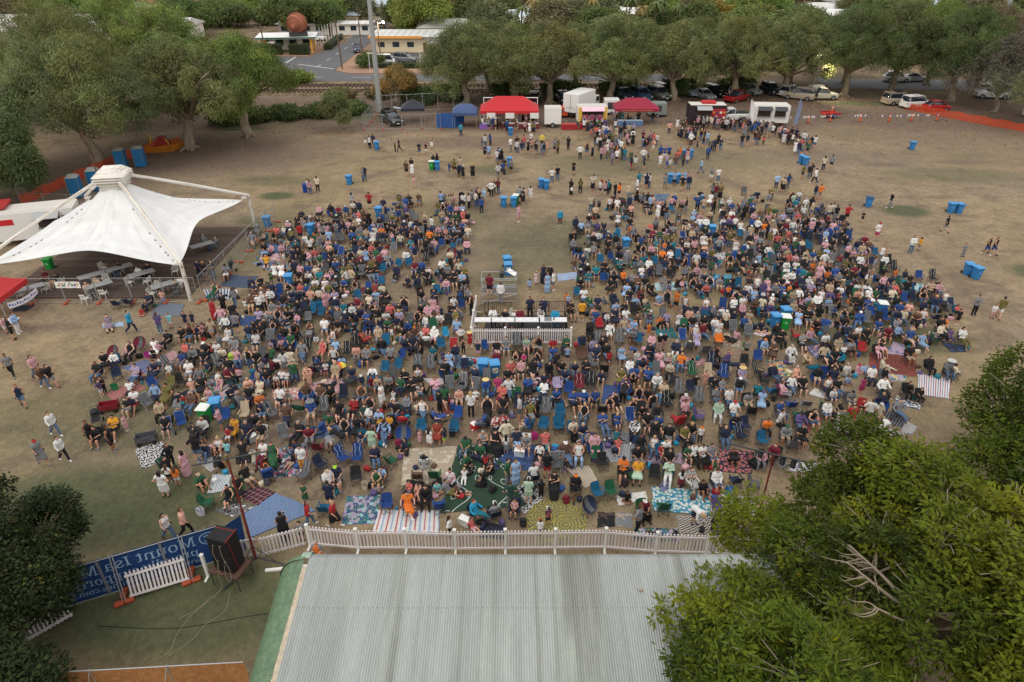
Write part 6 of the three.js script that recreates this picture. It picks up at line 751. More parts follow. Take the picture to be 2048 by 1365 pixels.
// ---------- chairs ----------
const CH={};
function chairKind(k){
if(CH[k])return CH[k];
const o={fabric:[],frame:null},fr=mb(),T=(a,b,r=.013)=>fr.tube(a,b,r,r,5),pad=(nu,nv,f,th)=>{const m=mb();m.add(sheet(nu,nv,f));m.add(sheet(nu,nv,(s,t)=>{const p=f(1-s,t);return[p[0],p[1]-th*.7,p[2]-th];}));return m.geo();};
if(k==='q'||k==='h'||k==='s'){const w=k==='s'?.21:.27,top=k==='h'?1.12:.9,lean=k==='h'?.3:.2;
o.seat=pad(6,6,(s,t)=>[(s-.5)*2*w,.44+.04*t-.05*Math.sin(s*Math.PI)*Math.sin(t*Math.PI),-.22+t*.46],.02);
o.backrest=pad(6,8,(s,t)=>[(s-.5)*2*(w-.02*t),.42+t*(top-.42),-.2-t*lean-.05*Math.sin(s*Math.PI)],.025);
for(const e of[-1,1]){T([e*w,.0,.26],[e*w*.95,.47,-.24]);T([e*w,0,-.3],[e*w,.48,.22]);T([e*w,.0,-.3],[e*w*.98,top,-.22-lean]);T([e*w,.3,.24],[e*w,.64,.24]);}
T([-w,0,.26],[w,.4,.24]);T([w,0,.26],[-w,.4,.24]);T([-w,.02,-.3],[w,.42,-.26]);T([w,.02,-.3],[-w,.42,-.26]);
o.arm=(()=>{const m=mb();m.rbox(.07,.03,.48,.012,0,.65,0,-.04);return m.geo();})();o.armX=w+.02;
if(k==='h'){const m=mb();for(const e of[-1,1])m.add(new THREE.TubeGeometry(new THREE.CatmullRomCurve3([0,.25,.5,.75,1].map((t)=>new THREE.Vector3(e*(.13+.035*Math.sin(t*9)),.44+t*(top-.46),-.2-t*lean+.02-.05*Math.sin((e*.13/w/2+.5)*Math.PI)*.9))),16,.012,4));o.trim=m.geo();}}
else if(k==='b'){o.seat=pad(4,6,(s,t)=>[(s-.5)*.52,.42+.04*t,-.2+t*.48],.015);o.backrest=pad(4,6,(s,t)=>[(s-.5)*.52,.41+t*.55,-.2-t*.3],.015);for(const e of[-.27,.27]){T([e,.41,.28],[e,.0,.34]);T([e,.0,.34],[e,.58,-.3]);T([e,.41,-.2],[e,.96,-.51]);T([e,0,-.34],[e,.56,.2]);T([e,.58,-.32],[e,.58,.24],.018);T([e,.0,-.34],[e,.0,.34]);}T([-.27,.96,-.51],[.27,.96,-.51]);T([-.27,0,.34],[.27,0,.34]);o.arm=mb().rbox(.05,.025,.5,.01,0,.6,-.02).geo();o.armX=.27;}
else if(k==='m'||k==='k'){const R=k==='k'?.46:.48;const f=(s,t)=>{const a=s*Math.PI*2,r=R*t,d=.24*(1-t*t),x=Math.cos(a)*r,y=Math.sin(a)*r;return[x,.62+y*.72-d*.55,-.04-y*.62-d*.7+.1];};o.seat=pad(22,6,(s,t)=>{const p=f(s,Math.min(t,.62));return p;},.02);o.backrest=pad(22,6,(s,t)=>f(s,.6+.4*t),.03);for(const a of[.6,2.5,3.9,5.5])T([Math.cos(a)*.38,0,Math.sin(a)*.36],[Math.cos(a+.9)*.3,.5,Math.sin(a+.9)*-.1]);const rg=new THREE.TorusGeometry(R,.016,5,28);fr.add(rg,fr.mat(0,.62,.06,-.72));}
else{const leg=(x,z)=>fr.tube([x,0,z*1.15],[x*.92,.44,z],.028,.024,5);leg(-.24,.22);leg(.24,.22);leg(-.22,-.24);leg(.22,-.24);o.seat=mb().rbox(.46,.03,.44,.015,0,.44,0).geo();const m=mb();m.rbox(.46,.09,.025,.012,0,.84,-.3,.15);for(let i=0;i<4;i++)m.box(.05,.36,.02,-.15+i*.1,.64,-.26,.2);m.tube([-.22,.44,-.21],[-.22,.84,-.3],.022).tube([.22,.44,-.21],[.22,.84,-.3],.022);o.backrest=m.geo();o.arm=mb().rbox(.05,.025,.42,.01,0,.64,-.03).geo();o.armX=.25;}
o.frameG=fr.geo();return CH[k]=o;
}
const chairNames={q:'folding camp chair',h:'high backed padded camp chair',b:'low aluminium folding chair',m:'round moon chair',v:'plastic chair',k:'basket chair',s:'small child\'s camp chair'};
const chairFab={};const weave=tex(32,32,(u,v)=>{const a=128+90*(((u*16)%1<.5)!==((v*16)%1<.5)?1:-1);return[a,a,a];},{data:1});weave.repeat.set(12,12);
const fab=(c)=>chairFab[c]??=(()=>{const m=new THREE.MeshPhysicalMaterial({roughness:.85,side:THREE.DoubleSide,bumpMap:weave,bumpScale:.002});m.color.setRGB(...srgb(...({blue:[26,62,122],teal:[20,88,122],grey:[92,94,98],black:[34,35,38],navy:[30,40,64],green:[28,84,60],white:[216,214,206]}[c]??HUE[c])));return m;})();
function buildChair(k,c,x,z,turn,by=0){
const G=chairKind(k),t=new THREE.Group();t.name=numbered({q:'camp_chair',h:'camp_chair',s:'camp_chair',b:'beach_chair',m:'moon_chair',v:'plastic_chair',k:'basket_chair'}[k]);scene.add(t);t.position.set(x,by,z);t.rotation.y=turn;t.scale.setScalar(k==='v'?.95:.92);
const f=fab(c),fm=k==='b'?galv:k==='v'?f:k==='k'?fab('brown'):darkGrey;
mesh('seat',G.seat,f,t);mesh('backrest',G.backrest,f,t);mesh('frame',G.frameG,fm,t);if(G.arm)for(const s of[-1,1])mesh('armrest',G.arm,k==='v'?f:k==='b'?darkGrey:f,t).position.x=s*G.armX;if(G.trim)mesh('trim',G.trim,M(srgb(206,206,200),.7),t);if(k==='m')mesh('centre_panel',sheet(6,14,(s,v)=>{const y=-.44+v*.88,x2=(s-.5)*.3,rr=Math.hypot(x2,y)/.48,d=.24*(1-rr*rr);return[x2,.635+y*.72-d*.55,-.025-y*.62-d*.7+.1];}),fab('grey'),t);
return t;
}
// ---------- rugs ----------
const SLOT=204,atlas=new Uint8Array(2048*2048*4).fill(255),atlasT=new THREE.DataTexture(atlas,2048,2048);atlasT.colorSpace=THREE.SRGBColorSpace;atlasT.magFilter=THREE.LinearFilter;atlasT.needsUpdate=true;
const rugM=new THREE.MeshPhysicalMaterial({map:atlasT,roughness:.92,side:THREE.DoubleSide});let slots=0;
function rugSlot(pat,a,b,c,ku,kv){
const A=HUE[a],B=HUE[b],C=HUE[c??b],id0=slots++,ox=(id0%10)*SLOT,oy=Math.floor(id0/10)*SLOT;
const shade=(k,u,v)=>{const w=.93+.1*fbm(u*14,v*14,3)+.05*hash2(u*128,v*128);const gy=(k[0]+k[1]+k[2])/3;return k.map((q)=>(q*.78+gy*.22)*w*.94);};
const cells=(u,v,n)=>{let best=9,id=0;const x=u*n,y=v*n;for(let j=-1;j<=1;j++)for(let i=-1;i<=1;i++){const cx=Math.floor(x)+i,cy=Math.floor(y)+j,d=Math.hypot(cx+hash2(cx,cy)-x,cy+hash2(cx+9,cy)-y);if(d<best){best=d;id=hash2(cx+3,cy+5);}}return[best,id];};
const f={plain:(u,v)=>fbm(u*7,v*9,3)>.62?B:A,stripes:(u,v)=>{const k=(u*7)%1;return k<.34?A:k<.5?B:k<.82?A:C;},bars:(u,v)=>(u*10%1<.55?A:B),tartan:(u,v)=>{const p=u*5%1,q=v*5%1;return p<.08||q<.08?C:(p<.5)!==(q<.5)?A:B;},gingham:(u,v)=>{const p=u*14%1<.5,q=v*14%1<.5;return p&&q?B:p||q?A.map((x,i)=>(x+B[i])/2):A;},floral:(u,v)=>{const[d,id]=cells(u,v,7);return d<.16?C:d<.42?(id<.6?B:C):A;},bright:(u,v)=>{const[d,id]=cells(u,v,8);return d<.13?HUE.yellow:id<.22?HUE.teal:id<.42?A:id<.62?B:id<.8?C:HUE.lavender;},zigzag:(u,v)=>((v*9+Math.abs((u*6%1)-.5)*1.6)%1<.5?A:B),weave:(u,v)=>((u*30+v*30)%1<.5)!==((u*30-v*30+60)%1<.28)?A:B,rings:(u,v)=>{const d=Math.hypot(u-.62,v-.4);return(d*13+.4*fbm(u*5,v*5,2))%1<.2&&d<.48?B:A;},swirl:(u,v)=>{const x=u-.5,y=v-.5,d=Math.hypot(x,y),a=Math.atan2(y,x),n=fbm(u*3.2+4,v*3.2,2);return(cells(u,v,2.6)[0]*7.5+.3*n)%1<.3||(Math.abs((a*9+n*6)%2)<.22&&d>.1)?[84,92,84]:[168,152,56];},cobble:(u,v)=>cells(u,v,13)[0]>.42?B:A,dots:(u,v)=>{const[d]=cells(u,v,4);return(Math.abs(d-.16)<.022&&hash2(u*60,v*60)<.7)?B:(Math.abs((u*2+.2*Math.sin(v*14))%1-.5)<.016)?B:A.map((q)=>q*.8);},blobs:(u,v)=>{const n=fbm(u*2.4+7,v*2.4,2);return n<.4?A:n<.5?B:n<.6?C:HUE.mint;},kilim:(u,v)=>{const k=(v*7)%1;return k<.45?((u*12+(k<.22?0:.5))%1<.5?A:B):k<.55?C:A;}}[pat];
for(let j=0;j<SLOT;j++)for(let i=0;i<SLOT;i++){const u=(i+.5)/SLOT*ku,v=(j+.5)/SLOT*kv,q=shade(f(u,v),u,v),k=((oy+j)*2048+ox+i)*4;atlas[k]=clamp(q[0],0,255);atlas[k+1]=clamp(q[1],0,255);atlas[k+2]=clamp(q[2],0,255);}
return(s,t)=>[(ox+1.5+s*(SLOT-3))/2048,(oy+1.5+t*(SLOT-3))/2048];
}
let rugLevel=0;
function rug(label,pts,pat,a,b,c,cat='picnic rug'){
const y0=.016+(rugLevel++%7)*.005,P=pts,cx=pts.reduce((s,p)=>s+p[0],0)/4,cz=pts.reduce((s,p)=>s+p[1],0)/4,seed=rugLevel*13.7;
const top=(s,t)=>{const x=lerp(lerp(P[0][0],P[1][0],s),lerp(P[3][0],P[2][0],s),t)-cx,z=lerp(lerp(P[0][1],P[1][1],s),lerp(P[3][1],P[2][1],s),t)-cz,e=Math.min(s,1-s,t,1-t),wob=e<.06?.06:0;return[x+(fbm(t*5+seed,s*5,3)-.5)*2*wob,y0+.03*Math.pow(noise(x*2.6+seed,z*2.6),2)*(e<.02?.4:1),z+(fbm(s*5+seed,t*5+3,3)-.5)*2*wob];};
const L=Math.hypot(P[1][0]-P[0][0],P[1][1]-P[0][1]),Wd=Math.hypot(P[3][0]-P[0][0],P[3][1]-P[0][1]);
const g=mb();const one=['stripes','rings','swirl','dots','bars','blobs'].includes(pat),uvf=rugSlot(pat,a,b,c,one?1:L/1.3,one?1:Wd/1.3);g.add(sheet(16,16,top,uvf));for(const[f]of[[(s)=>top(s,0)],[(s)=>top(s,1)],[(s)=>top(0,s)],[(s)=>top(1,s)]])g.add(sheet(16,1,(s,t)=>{const p=f(s);return[p[0],t?.002:p[1],p[2]];},()=>uvf(.5,.5)));
const o=tag(mesh('picnic_rug',g.geo(),rugM),label,cat,'picnic rugs spread among the crowd');o.position.set(cx,0,cz);return o;
}
function roundRug(label,x,z,r,pat,a,b){const y0=.05,uvf=rugSlot(pat,a,b,b,1,1),o=tag(mesh('round_rug',sheet(48,12,(s,t)=>[Math.cos(s*6.2832)*r*t,y0-(t>.99?.035:0)+.006*noise(s*20,t*9),Math.sin(s*6.2832)*r*t],(s,t)=>uvf(.5+Math.cos(s*6.2832)*t*.5,.5+Math.sin(s*6.2832)*t*.5)),rugM),label,'picnic rug','picnic rugs spread among the crowd');o.position.set(x,0,z);}
const PEOPLE=`
-22.98 -38.83 C tblack pblack dk qblack 0
-22.18 -39.46 C tblack hblack dkB qblack 0
-21.73 -39.55 C sblack hdenim dkB qblack 0
-21.15 -40.17 c spink hpink dkL qnavy 0
-20.57 -40.25 C tbeige hgrey dk qgrey 0
-21.33 -39.90 C snavy hnavy dkL qnavy 0
-23.26 -37.75 C dmonochrome - dkB qgrey 0
-22.97 -37.68 s tpink hblack dk - 0
-24.68 -37.34 C sblack pblack brL qnavy 0
-19.87 -37.30 C tblack hblack cap-white qblack 0
-20.35 -36.85 C lgrey pblack gy qblack 0
-20.89 -36.20 C tblue hgrey cap-black qgrey 0
-18.97 -35.35 c tnavy hgreen br qblack 0
-25.60 -34.94 C tblack pdenim br qblue 0
-23.13 -34.65 C tlavender pdenim dk qnavy 0
-24.98 -33.81 s lbrown pblack brL - 100
-24.49 -33.19 s tpurple hwhite brL - 80
-24.45 -33.46 s tblack pblack dk - 0
-21.01 -32.71 C lbluefloral pnavy dk qblue 0
-20.25 -32.53 C dolive - dkB qolive 0
-21.90 -31.98 C twhite hred dk qgrey 0
-21.97 -31.44 C tblack hgrey dk qnavy 0
-19.93 -30.92 C tbeige pblack br qgrey 0
-19.00 -30.99 C tgrey pblack cap-grey qgrey 0
-19.61 -32.65 g lnavy hnavy dk - 0
-19.33 -32.54 g lred hred dk - 0
-19.04 -34.37 C lgrey pteal br qteal 0
-22.93 -36.87 s tblack hnavy dk - 0
-22.47 -36.63 g tredstripe hpink brL - 0
-17.94 -32.87 G spink hwhite brL - 0
-17.91 -34.53 G twhite hbeige br - 0
-17.82 -34.32 g lpink ppink bl - 0
-17.80 -39.65 C tnavy pdenim dk qblack 0
-16.97 -38.59 C twhite hnavy cap-black bgrey 0
-15.29 -39.26 C tblack ppurple dkB mblue 0
-14.75 -39.90 C Dblack - br qblack 0
-13.81 -40.15 C sbrown qgrey dkL qgrey 0
-12.84 -40.45 C twhite hdenim dk qgrey 0
-11.89 -40.45 C tblack hbeige dk qblack 0
-12.14 -39.66 G swhite hdenim dk - 270
-13.21 -39.42 g lwhite hblack dk - 0
-12.30 -37.57 C scoral hcoral gy qblack 0
-11.49 -37.75 C tlightblue pnavy dk qblack 0
-11.39 -36.68 C swhite hblack brL qblack 0
-13.95 -36.47 S tblack pblack dk - 0
-14.23 -35.78 S twhite qgrey dkL - 180
-13.83 -35.86 S dcream - dk - 180
-15.43 -35.23 C dgrey - dk qnavy 60
-15.20 -35.85 G lmaroon pblack dk - 0
-12.30 -36.07 c tblue hblack br qnavy 0
-11.59 -35.39 c twhite hmaroon br qnavy 0
-12.55 -34.82 C lpeach hpeach br qmaroon 0
-10.86 -34.90 C tleafy hbeige blL qgrey 0
-10.68 -35.73 C tlightblue pnavy cap-black qteal 0
-9.77 -34.61 C dbluefloral - blL qteal 0
-9.31 -36.72 C tgrey hnavy dk qgrey 0
-13.31 -34.57 C tleafy pdenim dk qblack 0 0.0 . arms raised
-14.28 -34.14 c twhite hmaroon br qgrey 0
-14.04 -34.38 c twhite hnavy br qgrey 0
-13.74 -34.38 c twhite hgrey br qgrey 0
-12.32 -34.24 s dpeach - brL - 0
-15.04 -33.16 C dcream - br qnavy 0
-15.42 -32.49 C tblack hnavy br qblack 0
-16.31 -32.56 C tplaid hgreen cap-black qblack 60
-15.68 -31.94 C lgrey pnavy gy qgrey 100
-13.59 -32.34 C twhite hblack br slavender 0
-13.24 -32.79 g lgrey hbeige br - 0
-14.12 -31.06 C tnavy hdenim brL hgrey 0
-12.68 -30.58 C tcheck pnavy gy hgrey 0
-11.38 -30.99 C tblue hbeige hat-grey qgrey 0
-9.86 -30.99 C tblack hblack br qmaroon 0
-9.07 -31.27 C lred hblack dk qgrey 0
-8.31 -30.71 C tplaid hblack dk qgreen 0
-8.06 -30.53 c twhite pdenim cap-white qgrey 0
-8.17 -31.44 C sblack hpeach dkB qgrey 0
-8.82 -32.56 C sbrown hdenim brB mgrey 0
-9.06 -33.92 s lnavy pdenim cap-white - 0
-8.46 -33.83 c lmaroon hmaroon br qteal 0
-9.85 -38.97 C sred hred dk hgrey 100
-10.80 -40.27 c tblack pblack dk qteal 0
-10.52 -39.24 c tpurple hgold dk qblack 0
-18.18 -37.94 C tgrey hgrey gy hgrey 0
-18.07 -38.02 c tredfloral hred dk qgrey 0
-17.29 -34.53 C tmaroon pblack dk qgrey 60
-16.75 -34.72 s tpink hblack br - 180
-19.05 -29.66 C tblack hblack br bblue 0
-17.07 -28.60 B tblack hblack dk - 200
-16.73 -28.76 B sblack hgrey br - 250
-16.42 -27.42 S tblack hdenim dkL - 180
-15.23 -29.53 C dgold - dk qteal 0
-15.37 -28.92 c tredstripe hwhite br qnavy 0
-15.65 -28.21 G swhite hnavy blB - 0
-14.93 -27.64 s taqua hdenim br - 180
-13.56 -28.95 C tblack hbeige dk bwhite 0
-17.63 -26.95 S lblack pblack brL - 60
-16.15 -27.71 G lnavy pdenim dk - 0
-16.59 -26.30 S Dpink - dkL - 250
-17.46 -26.29 C tblack pblack dk hgreen 60
-17.04 -24.80 S dwhite - dkL - 180
-17.33 -25.89 s twhite hblack brL - 180
-16.76 -25.59 s torange hwhite brL - 180
-15.53 -25.45 G tgreen hblack cap-beige - 60
-13.70 -24.22 C sblack hblack dk qgreen 0
-13.43 -24.85 C dblack - br qgreen 0
-15.05 -26.95 G sblack polive dkL - 200
-13.38 -25.95 G tblack hbeige cap-brown - 60
-12.36 -25.96 C tblue hbeige cap-orange qblue 220
-13.41 -27.27 G lcream pgrey cap-grey - 60
-12.99 -27.35 C twhite pmaroon dk qgrey 0
-12.46 -27.26 C Dgreen - br qgrey 0
-10.77 -26.72 S twhite pgold dk - 0
-9.67 -28.11 B tgrey pbrown gy - 30
-9.23 -28.54 B tblack pgrey blL - 250
-7.45 -28.20 S dmint - br - 180
-6.94 -29.08 C lbluefloral pdenim cap-black mmaroon 0
-7.06 -27.03 C tnavy pdenim gy qnavy 0
-10.53 -29.85 G tblue hdenim br - 250
-10.29 -30.58 g tgreen hgreen br - 0
-8.04 -30.41 c twhite hblack cap-white qgrey 0
-7.41 -30.12 C tlightblue hgrey gy qgrey 0
-7.25 -29.81 c tgold hblack dk qblack 0
-6.79 -29.94 c tgold hblack dk qblack 0
-9.02 -25.27 C twhite hblack cap-beige qgrey 60
-8.76 -25.59 C tnavy hgrey cap-lime qgrey 0
-8.76 -24.11 S tnavy hnavy dk - 180
-6.72 -25.48 C sgreen holive dk qblack 0
-6.53 -25.67 c tlightblue hblack dk qbrown 0
-9.47 -22.86 W tred pdenim brL - 100
-8.29 -22.86 W tred qblack blB - 80
-5.04 -24.71 c tcoral hdenim br qblack 0
-4.58 -24.63 c tpeach ppeach dk qblack 0
-4.95 -23.70 C dorange - dk qblue 0
-10.05 -24.40 s dgreen - br - 0
-4.99 -28.80 s dpink - brL - 80
-4.44 -28.61 s dwhite - dkL - 160
-4.07 -29.14 C drust - dkL qblack 0
-3.63 -28.76 s tnavy hlime dk - 250
-0.89 -29.66 C tredfloral pblack br qgrey 0
-0.47 -29.98 C tredfloral pwhite br qgrey 0
-0.32 -28.69 S lcream pcream dk - 190
-1.66 -30.12 C tblue hdenim dk qgrey 270
0.83 -29.85 C tblue hbeige dk qteal 270
-2.48 -27.91 C tgreen pdenim cap-black qgreen 0
-1.68 -27.80 G tgreen pnavy br - 0
-1.57 -28.21 C sgrey pblack gy qnavy 0
-0.86 -28.33 C Dblack - dk qblack 0
-0.32 -28.03 s twhite qgrey dkL - 180
0.26 -28.39 C tnavy hlightblue dkB bwhite 0
0.76 -28.21 C tgrey hgrey br bwhite 0
1.81 -28.64 G tcoral hgrey br - 0
1.43 -27.41 c twhite hblack dk qblack 0
-4.54 -26.90 G lstripe pnavy dkL - 200
-2.34 -26.92 G tgreen pblack gy - 60
-2.43 -26.05 g twhite pwhite blB - 0
-1.38 -27.14 g tred hblack cap-navy - 0
-1.05 -26.53 G sblack pblack dk - 250
-1.50 -25.59 K Dblack - gy - 250
-0.23 -25.62 S tgreen pgrey dk - 60
0.17 -25.64 S Dlightblue - br - 30
1.08 -25.80 C twhite hdenim br qnavy 180
1.78 -26.16 S tblack hred dk - 180
-3.11 -25.71 G lpinkfloral pblack dkB - 0
-3.09 -25.03 G tgrey holive dk - 60
-2.55 -24.84 g sblack hblack br - 90
-4.16 -24.34 C lblack pblack dk qblack 0
-4.55 -24.53 c tpeach ppeach dkB qblack 0
-3.71 -25.10 g taqua hpink dk - 0
-0.08 -24.11 S tplaid pgrey br - 180
0.79 -24.34 S tmint hmint cap-white - 170
1.43 -24.78 s tblack pblack dk - 180
2.08 -25.11 C Dblack - dkL qblack 0
-1.68 -23.27 C lturquoise pteal rd qnavy 70
-0.83 -23.30 C tgrey pblack cap-white qnavy 200
0.11 -23.50 c spink hblack brL qnavy 0
-8.97 -39.36 C tbeige pgrey gy hgrey 0
-8.08 -39.52 s twhite polive br - 80
-7.38 -39.46 C tblack hpink br qblack 0
-6.54 -39.46 C tbrown pdenim cap-orange qblack 0
-6.12 -39.43 c twhite pgrey br qgrey 0
-5.84 -39.46 C tcoral pblack gy qgrey 0
-5.65 -38.69 C twhite pgrey br qgrey 180
-5.21 -39.26 C lwhite hpink cap-white qgrey 0
-8.46 -37.75 C lblack pdenim dk qblack 0
-3.76 -40.25 C tlightblue hpurple gy qgrey 0
-3.42 -39.37 s lwhite pblack dk - 0
-2.81 -38.94 s dredfloral - hat-straw - 0
-3.19 -38.00 s sblack pblack br - 0
-2.21 -37.54 s tnavy hpink br - 0
-0.99 -37.66 C tblack hpink br qgrey 0
-0.37 -37.98 C tgrey hdenim dkB qgrey 0
-0.98 -36.33 C lmaroon pblack gy qgrey 0
0.24 -36.67 c sblack hgreen br qblack 0
-4.10 -35.06 C tblack pblack dk mblue 0
-0.08 -35.06 C tdarkfloral hblack cap-beige qgrey 0
-8.06 -33.70 C sbeige hdenim dk qteal 0
-7.58 -32.21 S Dwhite - dkB - 80
-6.67 -33.43 C tgreen pnavy dkL qteal 0
-5.97 -33.35 C tblack hblack dk qblack 0
-5.25 -32.97 C sblack hdenim dkL qblack 270
-3.98 -32.38 C tgreen hblack cap-black hgrey 0
-3.09 -32.34 C tpeach hbeige br hgrey 0
-2.12 -32.44 s twhite hmaroon dk - 0
-2.34 -31.24 S twhite pblack blL - 180
-3.21 -32.57 g twhite hnavy dkL - 0
-1.56 -33.43 C lblue pdenim hat-straw qgreen 0
-0.86 -33.51 C tmagenta pdenim br qgreen 0
-0.21 -33.16 C lwhite pdenim dk qgreen 0
-0.63 -32.45 C tcoral hmaroon gy qnavy 0
-1.41 -31.41 C sblack pblack gy qnavy 0
-5.11 -31.16 C swhite pdenim br qgrey 0
-4.22 -30.51 C dblue - brB qgrey 90
-6.75 -32.10 g tlightblue hblack dk - 270
-7.39 -31.85 g sblack hblack br - 0
-7.06 -32.87 g twhite hwhite dkL - 0
-6.04 -30.11 C tred pblack cap-red qgrey 180
0.97 -38.17 C tmint hpink br qgrey 0
1.45 -38.29 c dbeige - br qgrey 0
1.77 -38.08 C sblack hgrey dk qgreen 0
2.67 -37.89 C tred hblue cap-grey qteal 0
3.49 -38.12 C tgreen pnavy br qblack 0
4.66 -38.45 C lstripe hblack gy qblue 0
6.62 -39.95 C lredstripe hwhite dk qblack 0
8.11 -39.36 C tgrey hblack dk qnavy 0
9.35 -40.21 s torange horange dkL - 0
9.23 -38.50 C lpink pdenim dk qblack 0
6.05 -37.21 C tblack pdenim dk kbrown 0
6.17 -36.52 s tred hblack dk - 180
7.01 -37.03 C dlightblue - dk qgrey 0
7.92 -37.53 b tblue hblack br - 270
0.24 -36.58 c sblack hgreen blL qblack 0
0.75 -36.50 c tmagenta hblack br qblack 0
1.59 -36.63 c sblack hblack brL qblack 0
0.55 -35.19 C tpink hblack dk qgrey 0
1.27 -35.23 C tblack hblack cap-black qgrey 0
2.31 -35.23 C lblack pblack dkB qblack 0
3.08 -35.31 C dblack - dk qblack 0
3.88 -35.23 C tnavy pdenim blB qgrey 0
3.56 -37.01 s tlightblue hblack br - 0 0.0 . arms raised
6.67 -34.53 C dcreamfloral - dkB qteal 0
7.50 -34.61 C tblue hblack cap-black qteal 0
7.33 -34.16 s sblack hblack br - 0
8.28 -34.37 C tblue hblack brL qgrey 0
7.92 -36.48 s lwhite hwhite br - 0
8.15 -36.34 b tpink ppink br - 110
1.85 -32.90 C lwhite pnavy cap-black qgrey 0
2.60 -32.42 C tblue pblack br qblue 0
3.58 -31.94 C tblue hblack dk qblack 0
4.14 -32.05 C tblue hblack cap-white qblack 0
4.82 -32.12 C tblue hblack dk qblack 0
2.93 -32.28 g tblue hblack br - 90
1.41 -31.60 G lblack pblack dkL - 250
5.67 -32.00 G sblack hblue dk - 0
6.09 -32.25 G sblack hblack dk - 0
7.53 -33.02 G sblack hblue bl - 0
8.06 -32.87 G tblack hblack dk - 0
6.99 -31.75 G sblack hblue bl - 0
7.56 -31.75 g sblack hblue br - 0
8.02 -31.42 S sblack hblack dk - 190
6.52 -32.56 B sblack pblack dk - 160
4.06 -30.75 C sblack pdenim blB qteal 0
12.27 -38.78 C dlavender - gy qgrey 0
13.10 -37.12 C sblack pblack dkL qgrey 0
13.47 -35.90 C spurple pblack br qgrey 0 0.0 . arms raised
13.70 -35.34 B tnavy hcream bl - 60
14.06 -34.49 C tcheck pgrey hat-straw qblack 0
13.85 -39.54 S dpinkfloral - br - 0
17.25 -40.96 G tnavy hblack br - 0
16.46 -37.98 C llightblue hbeige cap-orange qblue 0
16.88 -37.39 C dbrown - gy qteal 0
18.00 -39.02 C tblack pblack dk qblack 0
16.96 -38.50 C tblack pblack bl qblack 0
15.23 -38.00 s tgreen hmint br - 0
15.32 -37.82 s tgrey hblack br - 0
17.93 -37.03 C lwhite pwhite gy qgrey 0
17.58 -36.09 s twhite hdenim dk - 180
16.14 -34.82 C lnavy pdenim blL qnavy 40
10.18 -38.84 s tblack hpink br - 0
9.78 -38.56 s tblack hpink cap-white - 0
10.60 -37.48 C lbluefloral hwhite gy qgrey 0
10.82 -36.87 s dbluefloral - bl - 0
9.91 -37.05 G swhite ppink dkB - 90
10.42 -36.79 G tmint pgrey brL - 60
9.76 -35.14 C tcream pblack dk qgrey 0
8.72 -33.86 C lpinkfloral pgrey gy qgrey 0
11.06 -33.88 s tblack hblack br - 0
11.74 -34.16 s dpeach - brL - 0
12.18 -33.71 c tblack hblack br qnavy 0
12.55 -33.40 c tgrey hdenim br qnavy 0
11.93 -32.34 C lgrey pdenim dk qgrey 0
12.63 -32.20 C twhite pdenim br qnavy 0
13.65 -32.05 C tgrey hbeige cap-black qblack 0
14.46 -31.98 C dlightblue - cap-purple qblack 0
9.87 -31.13 C tpink hblack dk qgrey 0
11.67 -30.92 C lmint pwhite rd qblack 0
12.59 -30.99 C twhite hdenim cap-red qblack 0
15.25 -31.02 C tblue pdenim br qgrey 40
15.07 -30.37 K twhite pblack dk - 40
16.05 -32.97 C lpink pgrey brL qmagenta 60
16.75 -33.59 C lwhite pdenim blL qblue 0
17.65 -35.10 G speach hpeach gy - 0
19.99 -39.15 C lpink pdenim cap-orange qblack 0
20.74 -38.69 C twhite pblack dkL qgrey 0
22.66 -39.68 C lnavy pdenim dk qblack 0
23.70 -40.14 G twhite hblack dk - 0
23.80 -39.33 C tblack pblack dk qblack 0
21.39 -38.02 C lbeige hbeige dkL qgrey 0
21.99 -37.69 C tgrey hblack br qgrey 0
21.42 -37.34 s twhite qblack brL - 0
25.34 -39.62 C tmaroon hmaroon gy qgrey 0
26.14 -39.68 C llightblue hblack cap-navy qgrey 0
26.58 -39.04 C tblue hbeige gy qgrey 0
27.25 -40.03 c tpeach hpeach br qgrey 0
27.10 -38.47 C dlightblue - br qgrey 0
23.72 -37.48 c tpink ppink dk qblack 0
24.24 -38.02 C sblack hpink dk qlavender 0
25.49 -36.88 C tblack hbeige dk qblack 0
23.51 -36.11 G lcream pcream bl - 80
29.05 -39.74 C lcream pblack dk qgrey 0
29.51 -39.44 c tpurple ppurple dk qgrey 0
28.45 -39.27 c tgrey pnavy dk qgreen 60
30.19 -39.15 C lwhite polive dkL qgrey 0
26.15 -35.69 C lblack pblack dkL qblack 0
27.09 -35.19 C lgrey pdenim hat-white qgrey 0
27.44 -35.11 c lcream pgrey dk qgrey 100
20.91 -35.50 G twhite pgrey gy - 0
21.79 -35.80 g lpink ppink cap-red - 0
22.10 -35.75 g llightblue hblue br - 0
21.95 -34.50 C tmonochrome pnavy cap-blue qgrey 0
20.61 -34.57 g tlightblue hblue br - 0
18.83 -33.46 C swhite qdarkfloral rd qgrey 0
19.43 -33.28 C tblack pdenim dk qgrey 0
20.97 -33.50 s dmagenta - br - 180
22.10 -33.23 C lwhite pblack br sturquoise 0
23.48 -33.10 C lblack pblack dk qblack 0
23.95 -32.54 c tblack pblack br qblack 0
19.68 -32.16 C tgrey hgrey cap-navy qgrey 0
20.15 -31.59 c tredstripe hblack br qred 0
21.95 -31.01 C lgrey pdenim br qgrey 0
16.75 -30.31 C sblack hdenim dkL qblack 0
17.68 -29.86 S tblack holive dk - 260
19.38 -30.89 G tred pcoral dk - 0
18.85 -30.99 g tgrey hgreen br - 0
20.03 -29.20 B lwhite pblack dk - 120
19.89 -28.89 G tblack pblack dk - 180
16.63 -28.69 s twhite hgrey dk - 0
